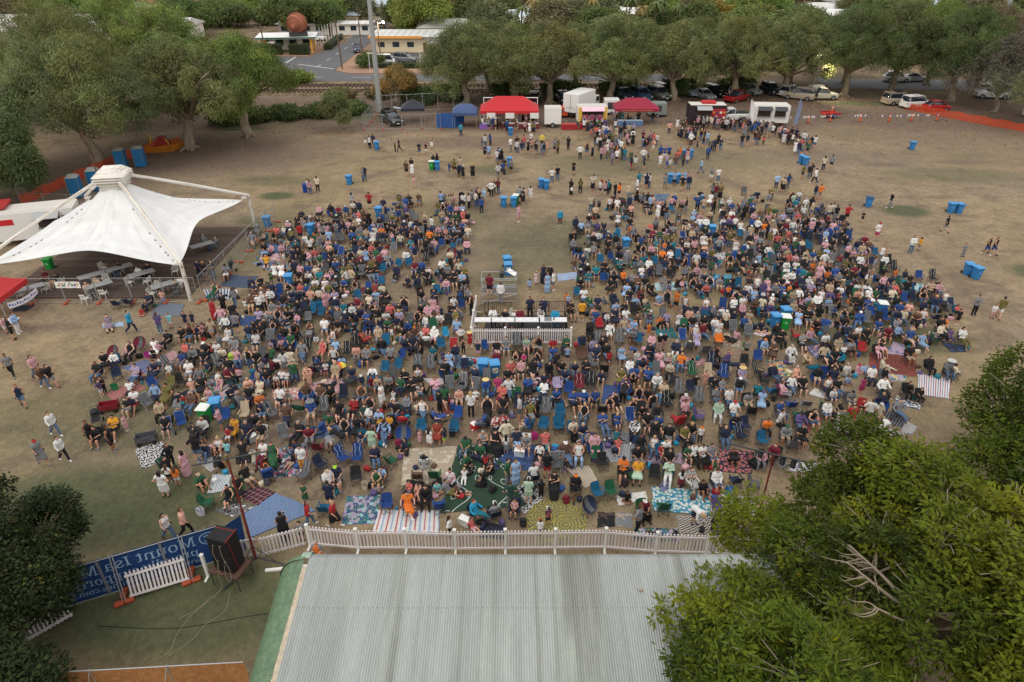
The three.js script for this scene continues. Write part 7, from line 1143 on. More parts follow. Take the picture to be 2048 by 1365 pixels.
15.61 -28.80 C tblack hblack rd qblack 0
17.40 -33.55 C tblack hblack br qblack 0
18.87 -36.83 G tleafy holive dk - 60
3.33 -29.46 C tcream pblack br qteal 0
3.82 -29.14 C tnavy pdenim gy qgrey 30
5.05 -29.88 C tblue pdenim dk qgrey 0
5.84 -30.07 c tblue hblue bl qnavy 0
6.68 -29.27 C lfloral pblack dk qblack 0
7.51 -29.98 C tblack hblack dk qgrey 0
8.09 -29.88 C tblue hblack dk qgrey 0
4.37 -28.00 C tpink ppink dkL mblue 0
4.08 -28.42 c tgrey hnavy dk qblue 0
3.47 -27.35 C swhite plightblue brL qblack 0
2.79 -27.37 C lbrown pdenim cap-white qgrey 0
5.69 -29.18 g tteal hgreen br - 0
5.68 -28.35 g tcoral hpeach br - 0
7.51 -27.97 C swhite pdenim blL qteal 0
8.04 -27.73 C twhite hpeach br qteal 0
7.82 -27.52 c tred hred br qteal 0
5.62 -26.16 C torange hblack cap-black qblack 0
6.35 -26.07 C tgold qmint br qblack 0
7.87 -25.91 C lmint pwhite dk qnavy 0
9.17 -27.35 C tgreen hgreen br qblack 0
9.43 -27.23 C twhite pblack dk qblack 0
9.34 -28.79 C tolive pblack br qblack 0
9.74 -29.17 C tblack pdenim blL qblack 0
8.42 -25.41 s twhite qmaroon dkL - 180
8.95 -25.37 C dmonochrome - br qwhite 0
5.62 -24.46 g tblack hblack dkL - 0
6.20 -23.46 C tmaroon pblack cap-white qgreen 0
3.12 -24.93 C tblack hblack cap-orange qblack 0 0.0 . dark skin
2.71 -26.41 s tblack hblue dk - 90
13.99 -29.61 C torange pblack dk qgrey 0
14.82 -29.03 C lgrey hbeige cap-green qblack 0
15.66 -28.85 C dblack - rd qgrey 0
13.70 -27.42 C lmaroon pblack rd qblack 300
10.41 -27.30 C tgrey hdenim dk qblack 0
9.95 -27.25 C twhite pblack dk qblack 0
10.23 -28.97 s twhite pnavy cap-orange - 0
10.15 -25.28 C lwhite hdenim dk qnavy 0
9.41 -24.94 G tblack hblack dk - 0
-2.86 -22.29 s lwhite hblack dkL - 90
-1.81 -22.67 g tcoral hpink brL - 60
1.69 -22.89 s tdarkfloral hblack cap-white - 200
1.29 -22.23 s lwhite pblack cap-orange - 180
5.81 -22.52 S tgrey pblack brL - 60
8.57 -22.95 B lwhite hnavy bl - 20
9.41 -22.55 G lblack ppurple dkL - 30
10.83 -22.70 G tpink hgrey dk - 270
-15.68 -22.07 W swhite pdenim dkL - 60
-14.98 -22.28 W tpeach pblack br - 110
-10.38 -22.04 S Dblack - dkB - 200
-9.61 -22.01 s tgrey hblack dk - 0
-8.40 -20.48 S tgrey porange gy - 0 0.0 . hi-vis
-31.16 -35.33 W tgrey pblack dk - 30 0.0 !
-29.47 -35.13 W tpink pdenim dkL - 60 0.0 !
-28.41 -34.09 W tbrown pdenim brL - 60 0.0 !
-27.99 -34.18 W tblack hgrey dkL - 60 0.0 !
-28.58 -32.21 W snavy hdenim rd - 40 0.0 !
-25.17 -29.55 W lwhite pdenim dk - 60 0.0 !
-23.50 -27.45 W lwhite pblack dk - 60 0.0 !
-24.48 -27.18 W dgrey - cap-red - 60 0.0 !
-22.73 -28.80 S sblack hblack dk - 40 0.0 !
-21.91 -29.62 C tgold hblack dk qblack 0 0.0 !
-22.44 -28.87 C tblack hblack dk qblack 0 0.0 !
-21.33 -28.22 S sblack hblack dkL - 100 0.0 !
-21.47 -29.97 s dpink - br - 90 0.0 !
-28.25 -41.48 G dcheck - dk - 40 0.0 !
-26.30 -40.76 W lturquoise pnavy dk - 90 0.0 !
-24.27 -40.64 S lpurple pdenim brL - 180 0.0 !
-23.87 -41.39 s taqua hwhite br - 0 0.0 !
-26.65 -44.20 C tnavy pnavy dk qnavy 0 0.0 !
-26.01 -45.04 s tpeach plavender br - 0 0.0 !
-26.75 -43.20 g tred hred br - 0 0.0 !
-22.85 -41.52 s tnavy hnavy br - 0 0.0 !
-22.40 -41.64 s tnavy hnavy dk - 0 0.0 !
-21.20 -42.50 S Dred - dkL - 0 0.0 !
-20.77 -43.29 S tblack hblack dk - 0 0.0 !
-20.44 -44.50 W lgrey pdenim brL - 200 0.0 !
-18.25 -43.42 S lwhite pblack dk - 0 0.0 !
-18.05 -43.82 S swhite pblack cap-white - 0 0.0 !
-17.43 -43.63 G tgrey hgrey dk - 0 0.0 !
-18.99 -40.64 S tgrey hnavy dk - 180 0.0 !
-20.66 -40.52 C tbeige hgrey dk qgrey 0 0.0 !
-20.61 -42.11 C lpink pgrey gy qgrey 0 0.0 !
-18.02 -51.63 S tnavy hnavy dk - 0 0.0 !
-16.93 -50.94 S tblack hgrey brL - 180 0.0 !
-17.18 -53.78 S twhite hblack dkL - 180 0.0 !
-18.83 -51.67 s twhite hpink br - 90 0.0 !
-18.96 -48.41 s tgreen pgreen br - 0 0.0 !
-20.36 -51.72 G tgold hnavy dk - 0 0.0 !
-18.87 -56.89 S tred hnavy dk - 180 0.0 !
-16.89 -57.09 S tgrey hblack dkL - 180 0.0 !
-16.51 -57.09 S tpink hblack dkL - 180 0.0 !
-15.77 -57.50 S tgrey hdenim dk - 0 0.0 !
-22.49 -46.01 C sgreen pgreen brL qgrey 0 0.0 !
-22.74 -49.19 C tgrey hwhite cap-black qblack 0 0.0 !
-22.79 -55.70 C tgrey hgrey gy qgrey 0 0.0 !
-34.08 -40.64 S llightblue pwhite dk - 90 0.0 !
-33.90 -39.81 S tblack hblack brL - 120 0.0 !
-34.95 -40.67 s tpink hwhite br - 90 0.0 !
-25.94 -46.88 C tbeige hgrey dk vgrey 270 0.0 !
-25.48 -47.03 C twhite hgrey dk vgrey 0 0.0 !
-29.61 -48.87 C twhite pgrey dk vwhite 0 0.0 !
-29.02 -49.35 C tblack pblack dk vwhite 0 0.0 !
-31.85 -46.88 C lbeige hnavy brL vwhite 0 0.0 !
-31.97 -46.01 C sbeige pgrey brL vwhite 60 0.0 !
-31.48 -49.67 C tblack pdenim br vwhite 0 0.0 !
-35.34 -47.63 C tblack hbeige br vwhite 270 0.0 !
-36.53 -48.09 C tmaroon pblack dk vwhite 0 0.0 !
-26.81 -55.51 C lgrey pnavy gy vgrey 60 0.0 !
-25.78 -54.93 C lgrey pdenim gy vgrey 270 0.0 !
-24.91 -49.28 S tnavy pnavy dk - 0 0.0 !
-24.25 -48.80 S tblack hgrey bl - 0 0.0 !
-23.83 -49.28 S tblack pdenim dk - 0 0.0 !
-1.62 -44.17 S tmaroon hblack br - 170 1.13 !
-0.80 -42.94 S lwhite pgrey br - 170 1.13 !
-1.31 -41.15 C lwhite pblack dkB vwhite 0 0.4 !
-0.45 -41.20 C tblack hblack bl vwhite 0 0.4 !
0.55 -41.15 C lmaroon pblack br vwhite 0 0.4 !
2.98 -41.15 C lturquoise pdenim dk vwhite 0 0.4 !
1.26 -42.08 S tnavy pblack br - 0 0.4 !
2.19 -41.92 S lnavy pblack br - 0 0.4 !
1.35 -46.93 s tlightblue hgrey cap-black - 10 0.0 !
1.89 -48.03 s dpinkfloral - bl - 0 0.0 !
2.71 -46.82 S Dlightblue - dkL - 0 0.0 !
3.18 -47.19 S lwhite hgrey br - 60 0.0 !
2.46 -48.38 S Dnavy - dk - 0 0.0 !
2.97 -48.38 S lblack pnavy dk - 0 0.0 !
-2.93 -43.33 S sblack pblack gy - 250 0.0 !
4.01 -44.73 s torange horange br - 0 0.0 !
4.11 -44.28 s tlightblue hblue bl - 0 0.0 !
4.96 -42.43 S tgold hblack dk - 180 0.0 !
4.23 -42.92 C tblack hblack dk qblack 0 0.0 !
-14.09 -85.45 W tblack pblack dk - 270 0.0 !
-14.53 -84.91 s tblack pblack dk - 270 0.0 !
-11.45 -76.81 S tblack pdenim dk - 180 0.0 !
-10.56 -71.62 s tpink hpeach br - 0 0.0 !
-11.38 -83.64 S tblack hdenim br - 0 0.0 !
-10.59 -84.03 S sblack hwhite dkL - 0 0.0 !
-10.14 -86.50 s lwhite hwhite dk - 0 0.0 !
-9.14 -78.51 S tblack hblack dkL - 180 0.0 !
-8.72 -78.86 S sblack hblack dkL - 180 0.0 !
-3.30 -82.50 S tnavy hblack br - 0 0.0 !
-2.81 -82.50 S tlightblue hgrey br - 0 0.0 !
-0.90 -76.81 S tblack hbeige cap-blue - 0 0.0 !
-0.12 -76.48 S tgrey hblack dk - 0 0.0 !
4.38 -73.28 S twhite pdenim brL - 0 0.0 !
5.03 -73.90 S tblack pdenim dk - 0 0.0 !
6.97 -76.02 S tblack hblack dk - 0 0.0 !
9.64 -71.44 s tred hpeach dk - 0 0.0 !
12.19 -69.34 s dcream - br - 0 0.0 !
13.15 -69.56 W lwhite pgrey dk - 250 0.0 !
3.84 -87.92 S lyellow pblack br - 0 0.0 !
4.42 -85.94 s dpeach - br - 0 0.0 !
5.54 -86.02 S sgrey hpurple dk - 0 0.0 !
4.51 -60.62 S lturquoise pbrown br - 0 0.0 !
0.62 -61.54 S lpink hpink br - 60 0.0 !
-14.19 -65.17 S tred hblack dk - 180 0.0 !
-15.94 -65.27 S tstripe pblack dkL - 180 0.0 !
2.44 -88.52 S twhite hblack br - 0 0.0 !
8.25 -82.35 S lwhite pblack br - 0 0.0 !
9.19 -83.64 S sblack hdenim br - 0 0.0 !
13.82 -91.59 S dcreamfloral - cap-red - 0 0.0 !
17.63 -85.21 S lpeach hwhite brL - 0 0.0 !
17.90 -82.12 S tblue hblack dk - 180 0.0 !
18.37 -81.90 S tblue hwhite dk - 0 0.0 !
19.01 -82.35 S tblue hblack dk - 0 0.0 !
15.67 -81.01 S lwhite hdenim br - 0 0.0 !
16.44 -81.89 s tgrey hblack br - 0 0.0 !
17.23 -78.51 S twhite hwhite dkL - 0 0.0 !
18.41 -78.70 s lwhite hwhite dk - 0 0.0 !
13.77 -77.83 S tblack hred dk - 250 0.0 !
13.99 -79.92 S tgreen pdenim br - 0 0.0 !
-6.88 -92.97 S tturquoise pnavy br - 180 0.0 !
-2.99 -63.92 S tblue pnavy dk - 180 0.0 !
-2.14 -68.61 S lwhite pblack br - 0 0.0 !
21.57 -76.68 W llightblue pdenim dk - 260 0.0 !
21.98 -73.71 S lgrey hwhite dk - 0 0.0 !
22.66 -73.46 S twhite pdenim br - 0 0.0 !
33.09 -72.85 W twhite pnavy dk - 210 0.0 !
23.67 -82.12 S lblue pnavy dk - 180 0.0 !
37.77 -65.32 W tblack pgrey gy - 265 0.0 !
39.86 -58.99 W tblack hgrey dk - 200 0.0 !
18.11 -70.59 S tblack holive dk - 0 0.0 !
18.86 -70.88 S lnavy pdenim br - 0 0.0 !
30.86 -61.77 S tblack hblack dk - 180 0.0 !
31.81 -61.54 S tred hblack dk - 180 0.0 !
33.35 -61.52 s tblack hblack dk - 0 0.0 !
33.96 -77.35 s tgrey hlightblue cap-navy - 160 0.0 !
31.07 -92.50 S Dgrey - br - 0 0.0 !
34.22 -92.04 S lgrey hbeige br - 0 0.0 !
35.23 -89.38 S tblue hlightblue dk - 180 0.0 !
36.17 -85.62 S tcoral hblack dk - 180 0.0 !
36.34 -87.25 S tblack pblack dk - 180 0.0 !
27.78 -64.91 S lmint pblack dk - 200 0.0 !
32.62 -57.09 S twhite hmagenta cap-red - 20 0.0 !
34.27 -54.16 S lwhite pdenim dkL - 0 0.0 !
35.33 -54.84 s tgold hgrey dk - 90 0.0 !
40.64 -53.97 W sblack hblue bl - 30 0.0 !
41.22 -53.97 W sblack hblue br - 30 0.0 !
38.41 -53.51 s tgrey pgrey br - 0 0.0 !
33.43 -43.29 S lgrey pblack dk - 0 0.0 !
34.86 -42.76 W tolive hwhite dk - 150 0.0 !
34.44 -42.77 s twhite hpink br - 0 0.0 !
31.42 -41.89 s tblack hblack dk - 0 0.0 !
28.89 -49.61 S tgrey hbeige br - 60 0.0 !
25.32 -50.77 S lwhite hdenim br - 180 0.0 !
26.15 -51.11 S tgrey hwhite brL - 180 0.0 !
`.trim().split('\n').map((s)=>{const q=s.split(' ');return[+q[0],+q[1],q[2],q[3],q[4],q[5],q[6]==='-'?'':q[6],+q[7],q.slice(10).join(' '),+(q[8]??0),q[9]==='!'?'keep':''];});
const CHAIRS=`
-25.82 -37.44 mmaroon -30
-24.62 -38.54 mmaroon -20
-21.57 -36.05 hgrey 60
-20.10 -34.18 qblack 40
-20.68 -33.87 qolive 0
-24.37 -34.89 qnavy 30
-24.84 -37.09 spink 0
-18.51 -36.14 hgrey 40
-21.15 -32.01 bgrey 50
-21.65 -33.87 qblue 40
-16.29 -39.29 bgrey 0
-13.45 -37.98 hblack 0
-10.29 -38.44 hblack 0
-10.75 -37.44 hblack 0
-12.28 -35.55 qnavy 170
-15.18 -30.89 hbeige 0
-13.59 -30.96 hgrey 40
-10.80 -31.44 hgrey 0
-12.21 -31.37 mgreen 180
-9.82 -34.02 mgrey 180
-14.62 -24.03 qgreen 110
-18.46 -30.23 bblue 20
-10.30 -28.09 hmaroon 180
-12.41 -29.07 bgrey 20
-11.80 -29.77 bgrey -70
-8.76 -27.21 hblue 60
-8.07 -27.21 hblue 10
-6.26 -27.04 hgreen 150
-10.55 -25.93 hgrey -20
-7.83 -25.77 qblack 0
-5.90 -29.13 mblue 0
-9.81 -26.70 qnavy 60
-5.99 -23.83 qblue 0
-8.94 -23.64 qteal 170
-5.00 -29.64 qteal 0
-3.19 -29.58 qteal 0
1.73 -29.84 qteal 0
2.58 -29.84 qteal 0
-4.76 -25.88 qbrown 180
-3.88 -25.93 hgreen 180
-3.50 -23.83 qblue 190
2.24 -26.70 bgrey 0
-4.67 -38.35 qteal 0
-3.84 -38.17 bred 0
-5.93 -35.88 hgrey 0
-5.10 -35.88 hgrey 0
-7.94 -35.55 qteal 0
-7.20 -35.80 qteal 0
-2.93 -35.80 qnavy 0
-1.77 -38.07 sblue 0
-3.73 -33.71 bgrey 0
-2.98 -33.64 hgrey 0
-2.27 -33.56 bgrey 0
-4.50 -39.77 sturquoise 0
-7.09 -37.00 sblue 0
0.35 -38.63 hgrey 0
5.76 -38.82 hgrey 0
7.19 -39.00 hgrey 0
8.41 -39.00 qteal 0
4.51 -37.35 kbrown 0
5.23 -36.14 hgrey 60
5.77 -35.55 hblack 180
3.37 -33.26 qblue 0
4.78 -33.94 hblack 0
4.06 -33.71 hmaroon 0
2.74 -33.71 qlavender 0
0.27 -32.66 qgreen 0
1.93 -31.30 hgrey 0
2.75 -31.03 qteal 0
5.16 -31.44 qblack 180
11.62 -38.26 hgrey 170
12.52 -37.80 hgrey 170
13.83 -39.00 qorange 0
15.24 -40.57 bgrey 0
16.07 -39.97 bgrey 0
19.25 -39.68 qred 60
15.75 -36.82 qblue 0
14.75 -36.31 qblack 0
12.65 -36.22 hnavy 0
12.13 -34.89 hbeige 0
13.06 -34.81 hblue 0
15.34 -35.22 hblack 60
15.48 -33.26 qteal 180
10.72 -33.41 qnavy 0
9.93 -33.18 hgrey 0
10.91 -32.37 hgrey 0
11.20 -35.14 hgreen 0
9.81 -34.34 hgrey 180
15.40 -34.26 qblack 60
9.40 -30.49 qred 180
10.62 -30.76 qpurple 60
13.65 -31.23 hblack 180
16.19 -30.89 qgreen 180
16.12 -31.87 qblue 180
16.27 -33.94 qnavy 180
9.03 -31.94 hblack 0
22.92 -37.85 qred 0
18.84 -35.56 mturquoise 180
18.07 -31.79 qgreen 160
17.04 -31.96 bgrey 180
17.94 -28.92 hblack 180
2.64 -30.16 qteal 0
4.38 -27.32 qgreen 0
4.70 -26.81 qblack 0
4.20 -24.63 qteal 20
4.86 -24.73 qgreen 0
7.17 -25.88 qblack 0
7.20 -23.74 hgreen 180
2.40 -26.76 bgrey 0
9.31 -30.29 qred 180
3.65 -23.74 mnavy 40
11.64 -29.53 qblack 180
12.54 -29.03 hnavy 30
13.51 -28.59 qteal 0
14.98 -28.29 hgrey 180
13.94 -26.72 bgrey 200
11.17 -25.57 qnavy 180
12.08 -25.31 qgrey 60
9.79 -23.52 qpurple 0
32.18 -48.72 qblue 0
33.17 -48.42 hblack 0
30.98 -50.15 hblack 20
29.94 -42.21 qnavy 180
27.66 -46.49 qblue 180
30.11 -47.51 qgreen 0
25.91 -55.02 qteal 40
20.49 -49.03 hgrey 0
25.56 -54.46 qteal 0
-5.71 -46.20 qteal 0
4.93 -45.78 qteal 0
7.33 -51.81 qteal 0
-9.30 -50.97 qteal 0
-8.42 -51.13 qteal 0
-10.47 -49.99 qteal 0
7.21 -48.26 qblue 0
9.30 -56.55 qteal 0
6.07 -51.98 hgrey 0
11.79 -51.47 qteal 0
-5.07 -53.20 mmaroon 0
-7.16 -51.81 hblack 0
-6.12 -55.21 qblue 0
8.46 -56.55 mblue 0
-11.56 -45.36 qteal 0
6.07 -40.99 qred 0
-5.45 -40.99 qgreen 0
-29.00 -44.27 qnavy 180 0.0 keep
-28.28 -44.54 qnavy 180 0.0 keep
-31.76 -45.08 vwhite 180 0.0 keep
-30.85 -45.92 vwhite 200 0.0 keep
-29.76 -47.81 vwhite 90 0.0 keep
-28.50 -47.96 vwhite 250 0.0 keep
-27.18 -45.92 vwhite 90 0.0 keep
-25.43 -46.20 vgrey 250 0.0 keep
-31.78 -48.11 vwhite 20 0.0 keep
-33.19 -50.47 vwhite 60 0.0 keep
-35.65 -46.63 vwhite 0 0.0 keep
-35.06 -47.66 vwhite 270 0.0 keep
-36.92 -45.64 vwhite 0 0.0 keep
-27.10 -49.83 vwhite 0 0.0 keep
-32.28 -49.51 vwhite 90 0.0 keep
-27.37 -46.92 vwhite 0 0.0 keep
2.03 -41.57 vwhite 0 0.4 keep
0.17 -41.87 vwhite 60 0.4 keep
`.trim().split('\n').map((s)=>{const q=s.split(' ');return[+q[0],+q[1],q[2],+q[3],q[5]??'',+(q[4]??0)];});
const RUGS=[
[[[-25.04,-36.30],[-23.82,-37.29],[-22.55,-36.47],[-23.22,-35.59]],'kilim','blue','lightblue','coral','blue picnic rug printed with small red fish beside two moon chairs'],
[[[-24.55,-33.50],[-23.23,-34.74],[-22.28,-34.04],[-23.68,-32.83]],'kilim','coral','black','cream','red, black and cream woven mat at the left edge of the crowd'],
[[[-23.34,-37.07],[-22.53,-38.41],[-21.83,-37.78],[-22.24,-36.30]],'floral','pink','grey','coral','faded pink patterned rug in front of the couple in black'],
[[[-20.29,-33.13],[-19.67,-33.88],[-18.74,-32.98],[-19.21,-32.54]],'plain','navy','black','navy','plain navy mat behind two children at the left'],
[[[-19.26,-34.18],[-18.78,-35.39],[-16.15,-35.20],[-17.12,-32.60]],'bright','teal','pink','green','tropical multicoloured rug left of the green lidded bins'],
[[[-16.23,-36.90],[-15.43,-37.87],[-14.72,-36.90],[-15.33,-35.63]],'blobs','white','peach','grey','pale rug with big peach and grey waves near the man in grey'],
[[[-12.51,-34.50],[-10.71,-35.34],[-9.98,-33.69],[-11.81,-32.98]],'floral','pink','coral','white','large pink floral picnic rug'],
[[[-14.57,-33.88],[-12.63,-34.27],[-12.07,-33.13],[-13.95,-32.54]],'floral','peach','coral','white','smaller pale pink floral rug beside the large pink one'],
[[[-20.31,-28.38],[-19.11,-29.06],[-18.23,-27.50],[-19.19,-26.82]],'cobble','white','black','grey','white rug with a small black leopard print beside the grey wagon'],
[[[-16.69,-27.50],[-15.80,-27.79],[-15.12,-27.10],[-15.50,-26.59]],'bars','white','navy','navy','navy and white dashed beach mat left of the mast'],
[[[-15.33,-26.35],[-14.37,-26.37],[-14.14,-25.20],[-15.09,-25.02]],'stripes','white','navy','turquoise','striped white, blue and aqua beach towel left of the mast'],
[[[-13.61,-24.85],[-12.96,-25.62],[-11.77,-25.10],[-12.34,-24.15]],'tartan','maroon','black','pink','dark maroon tartan rug below the red mast'],
[[[-12.86,-23.57],[-11.71,-25.05],[-9.43,-23.86],[-12.10,-22.11]],'weave','lightblue','blue','blue','big blue and white woven mat behind the speaker stack'],
[[[-14.31,-23.83],[-13.50,-24.35],[-12.42,-24.08],[-13.26,-23.38]],'floral','grey','black','white','grey tropical leaf rug right behind the speaker stack'],
[[[-12.90,-28.26],[-11.10,-29.06],[-10.57,-26.37],[-12.10,-26.10]],'bright','magenta','navy','pink','bright multicoloured floral rug around the person in mustard overalls'],
[[[-11.62,-30.14],[-8.95,-30.94],[-8.39,-29.75],[-11.36,-29.12]],'plain','denim','blue','blue','faded denim blue rug in front of the man in royal blue'],
[[[-8.13,-24.81],[-6.53,-24.94],[-6.38,-23.00],[-8.00,-22.94]],'bright','blue','lavender','aqua','bright leaf print picnic rug by the fence near its left end'],
[[[-6.44,-23.86],[-3.49,-23.86],[-3.38,-22.23],[-6.49,-22.45]],'stripes','white','coral','lightblue','light blue striped rug under the person in the orange dress'],
[[[-5.81,-28.37],[-2.91,-28.59],[-2.85,-25.69],[-5.57,-25.63]],'plain','beige','cream','cream','large plain straw coloured mat'],
[[[-2.95,-28.64],[-1.03,-28.72],[0.68,-24.19],[-3.45,-23.66]],'dots','green','white','white','dark green mat with white dotted line drawings'],
[[[-0.99,-28.08],[1.98,-28.93],[1.93,-26.98],[-0.91,-26.37]],'plain','blue','navy','navy','deep blue mat with fish shapes beside the dark green mat'],
[[[-0.64,-25.16],[1.40,-25.91],[1.53,-23.78],[0.73,-23.55]],'cobble','black','white','white','black and white pebble patterned rug left of the yellow round rug'],
[[[4.81,-28.81],[6.95,-28.78],[6.64,-27.33],[5.07,-27.33]],'gingham','white','navy','navy','navy and white gingham rug behind the person in orange'],
[[[5.16,-30.14],[7.18,-29.69],[7.00,-28.81],[4.93,-28.84]],'plain','grey','black','navy','dark grey mat above the gingham rug'],
[[[2.85,-26.87],[4.04,-27.04],[4.37,-25.83],[3.66,-25.38]],'stripes','cream','coral','green','cream rug with thin coloured stripes beside the pebble rug'],
[[[7.15,-28.08],[9.25,-28.03],[9.06,-27.15],[6.99,-27.33]],'floral','lavender','brown','pink','dusty pink floral rug right of the gingham rug'],
[[[5.13,-24.85],[6.66,-25.15],[6.66,-24.69],[5.18,-24.15]],'plain','white','cream','cream','crumpled white towel under the crouching child in black'],
[[[6.99,-25.45],[9.87,-25.15],[9.42,-23.51],[6.79,-23.84]],'floral','turquoise','white','mint','turquoise and white flower printed mat near the fence'],
[[[9.89,-25.12],[11.99,-24.70],[11.53,-23.34],[9.48,-23.56]],'gingham','white','lavender','pink','pastel plaid rug at the edge of the big fig'],
[[[7.85,-23.56],[9.50,-23.51],[9.92,-22.33],[7.76,-22.38]],'zigzag','cream','navy','grey','cream rug with a navy zigzag beside the fence under the fig'],
[[[4.15,-23.76],[4.93,-23.70],[4.85,-22.80],[3.97,-22.78]],'plain','black','brown','brown','dark brown fur blanket beside the fence'],
[[[4.97,-23.73],[5.79,-23.70],[5.64,-22.75],[4.81,-22.83]],'plain','grey','beige','white','grey fur blanket beside the dark brown one'],
[[[5.72,-22.75],[7.75,-22.70],[7.62,-21.92],[5.52,-21.97]],'bright','navy','black','olive','dark camouflage mat pressed against the fence'],
[[[-1.41,-23.17],[-0.32,-22.83],[-0.31,-22.07],[-1.45,-22.12]],'plain','navy','black','black','dark navy rug behind the fence below the person in turquoise'],
[[[11.13,-28.46],[12.97,-28.16],[12.32,-26.39],[10.69,-26.61]],'floral','navy','coral','coral','navy rug with large coral flowers'],
[[[14.70,-27.49],[16.03,-27.23],[15.33,-26.50],[14.30,-26.67]],'floral','lavender','white','purple','lilac and white rug half covered by the big fig'],
[[[23.59,-38.14],[26.53,-37.87],[25.26,-35.30],[22.36,-35.50]],'rings','rust','black','black','rust red mat with dark circle rings'],
[[[23.29,-35.84],[24.73,-35.40],[24.29,-34.72],[22.88,-34.96]],'bright','lavender','yellow','pink','pale lilac rug with a yellow end beside the rust red mat'],
[[[25.83,-39.53],[26.38,-39.08],[25.88,-37.70],[24.68,-37.97]],'floral','lavender','pink','blue','lilac floral rug behind the rust red mat'],
[[[25.55,-35.65],[27.24,-35.01],[26.02,-32.93],[24.41,-33.47]],'stripes','white','blue','magenta','big white rug with rainbow stripes at the right edge of the crowd'],
[[[29.04,-39.42],[30.45,-38.97],[30.01,-38.19],[29.05,-38.25]],'plain','navy','blue','blue','navy mat at the far right of the crowd'],
[[[22.99,-33.16],[24.11,-32.37],[23.69,-31.85],[22.55,-32.45]],'floral','white','navy','blue','white rug with navy leaves at the right edge of the crowd'],
[[[21.59,-31.94],[22.81,-31.11],[21.93,-30.15],[20.77,-30.94]],'bars','grey','navy','navy','grey and navy striped rug near the big fig'],
[[[22.48,-30.74],[22.81,-30.26],[22.24,-29.68],[21.45,-29.76]],'bars','white','navy','navy','navy and white striped mat touching the big fig'],
[[[20.01,-30.46],[21.09,-30.22],[21.72,-29.60],[20.03,-29.53]],'cobble','white','black','black','black and white patterned rug beside the person bending in white'],
[[[18.55,-31.77],[19.94,-31.11],[18.99,-29.49],[17.67,-30.07]],'floral','pink','lavender','white','pale pink rug with faint flowers near the schoolboy in a tie'],
[[[16.75,-31.02],[17.68,-31.11],[17.14,-29.91],[16.45,-29.95]],'kilim','coral','rust','brown','small rust red patterned mat left of the pale pink rug'],
[[[19.59,-39.08],[20.78,-38.97],[21.58,-37.76],[19.83,-37.39]],'floral','lavender','purple','blue','lilac mandala rug beside the red chair'],
[[[18.45,-34.07],[19.26,-33.16],[18.82,-32.85],[17.84,-33.43]],'plain','white','cream','cream','white towel on the ground near the woman in a floral skirt'],
[[[21.63,-42.44],[22.94,-42.56],[22.31,-41.31],[21.60,-41.21]],'gingham','white','black','black','black and white checked rug right of the green bin'],
[[[22.84,-42.25],[23.59,-41.87],[23.21,-41.25],[22.53,-41.56]],'floral','peach','coral','white','small pale pink rug right of the checked rug'],
[[[11.29,-37.51],[12.63,-37.33],[12.41,-36.64],[10.83,-36.47]],'floral','pink','coral','brown','dusty pink rug behind the green camp chair'],
[[[14.53,-40.02],[15.62,-39.63],[15.14,-38.64],[14.21,-39.15]],'plain','beige','grey','grey','grey beige blanket beside the two silver chairs'],
[[[16.46,-37.24],[17.59,-37.07],[17.42,-35.38],[16.43,-35.30]],'bright','yellow','coral','green','yellow floral rug in the right half of the crowd'],
[[[16.96,-40.91],[17.81,-40.71],[17.52,-40.11],[16.58,-40.51]],'floral','white','pink','pink','pink and white rug in front of the blue bins'],
[[[10.03,-41.41],[11.26,-41.41],[11.36,-39.92],[9.95,-40.41]],'plain','teal','green','green','plain green mat in the right half of the crowd'],
[[[1.39,-35.38],[4.13,-35.30],[2.39,-34.35],[1.39,-33.81]],'floral','coral','magenta','navy','coral aztec rug in front of the row in black'],
[[[0.54,-33.13],[2.68,-33.20],[2.86,-31.76],[0.48,-32.11]],'floral','navy','denim','white','navy rug with small white marks below the coral aztec rug'],
[[[5.67,-34.42],[6.73,-34.27],[6.50,-32.61],[5.28,-32.47]],'plain','blue','blue','navy','plain bright blue tarpaulin among the people in black singlets'],
[[[-3.48,-37.51],[-1.48,-37.51],[-2.09,-36.21],[-3.53,-36.21]],'plain','lightblue','turquoise','navy','light blue mat left of the two blue bins'],
[[[-5.69,-35.14],[-4.14,-35.06],[-4.18,-34.50],[-4.84,-34.31]],'stripes','white','coral','blue','white rug with red and blue stripes left of the two blue bins'],
[[[-4.31,-32.98],[-3.31,-33.05],[-3.34,-31.55],[-4.14,-31.51]],'plain','rust','brown','brown','rust brown mat left of the standing girl in white'],
[[[-21.85,-56.50],[-19.13,-56.31],[-18.95,-53.73],[-21.88,-54.44]],'gingham','denim','blue','navy','blue checked rug, upper one of two near the marquee'],
[[[-21.66,-52.16],[-21.01,-52.85],[-18.47,-51.99],[-18.66,-49.71]],'gingham','denim','lightblue','navy','blue checked rug, lower one of two near the marquee'],
[[[-22.70,-49.87],[-20.45,-49.71],[-20.43,-47.58],[-22.94,-47.87]],'gingham','navy','denim','white','navy checked rug beside the marquee fence'],
[[[-21.58,-54.19],[-19.98,-54.26],[-19.52,-52.68],[-21.28,-52.78]],'floral','pink','coral','white','pink rug between two blue checked rugs'],
[[[-26.49,-45.03],[-24.39,-44.90],[-24.01,-43.07],[-26.16,-43.20]],'gingham','grey','denim','black','grey checked rug in front of the marquee corner post'],
[[[-19.73,-43.20],[-17.27,-42.82],[-18.14,-41.35],[-19.53,-41.90]],'plain','blue','blue','blue','bright blue rug in front of the marquee'],
[[[-23.91,-47.28],[-21.58,-47.43],[-21.06,-45.58],[-23.10,-45.86]],'bars','white','blue','coral','white and blue patterned rug at the marquee corner'],
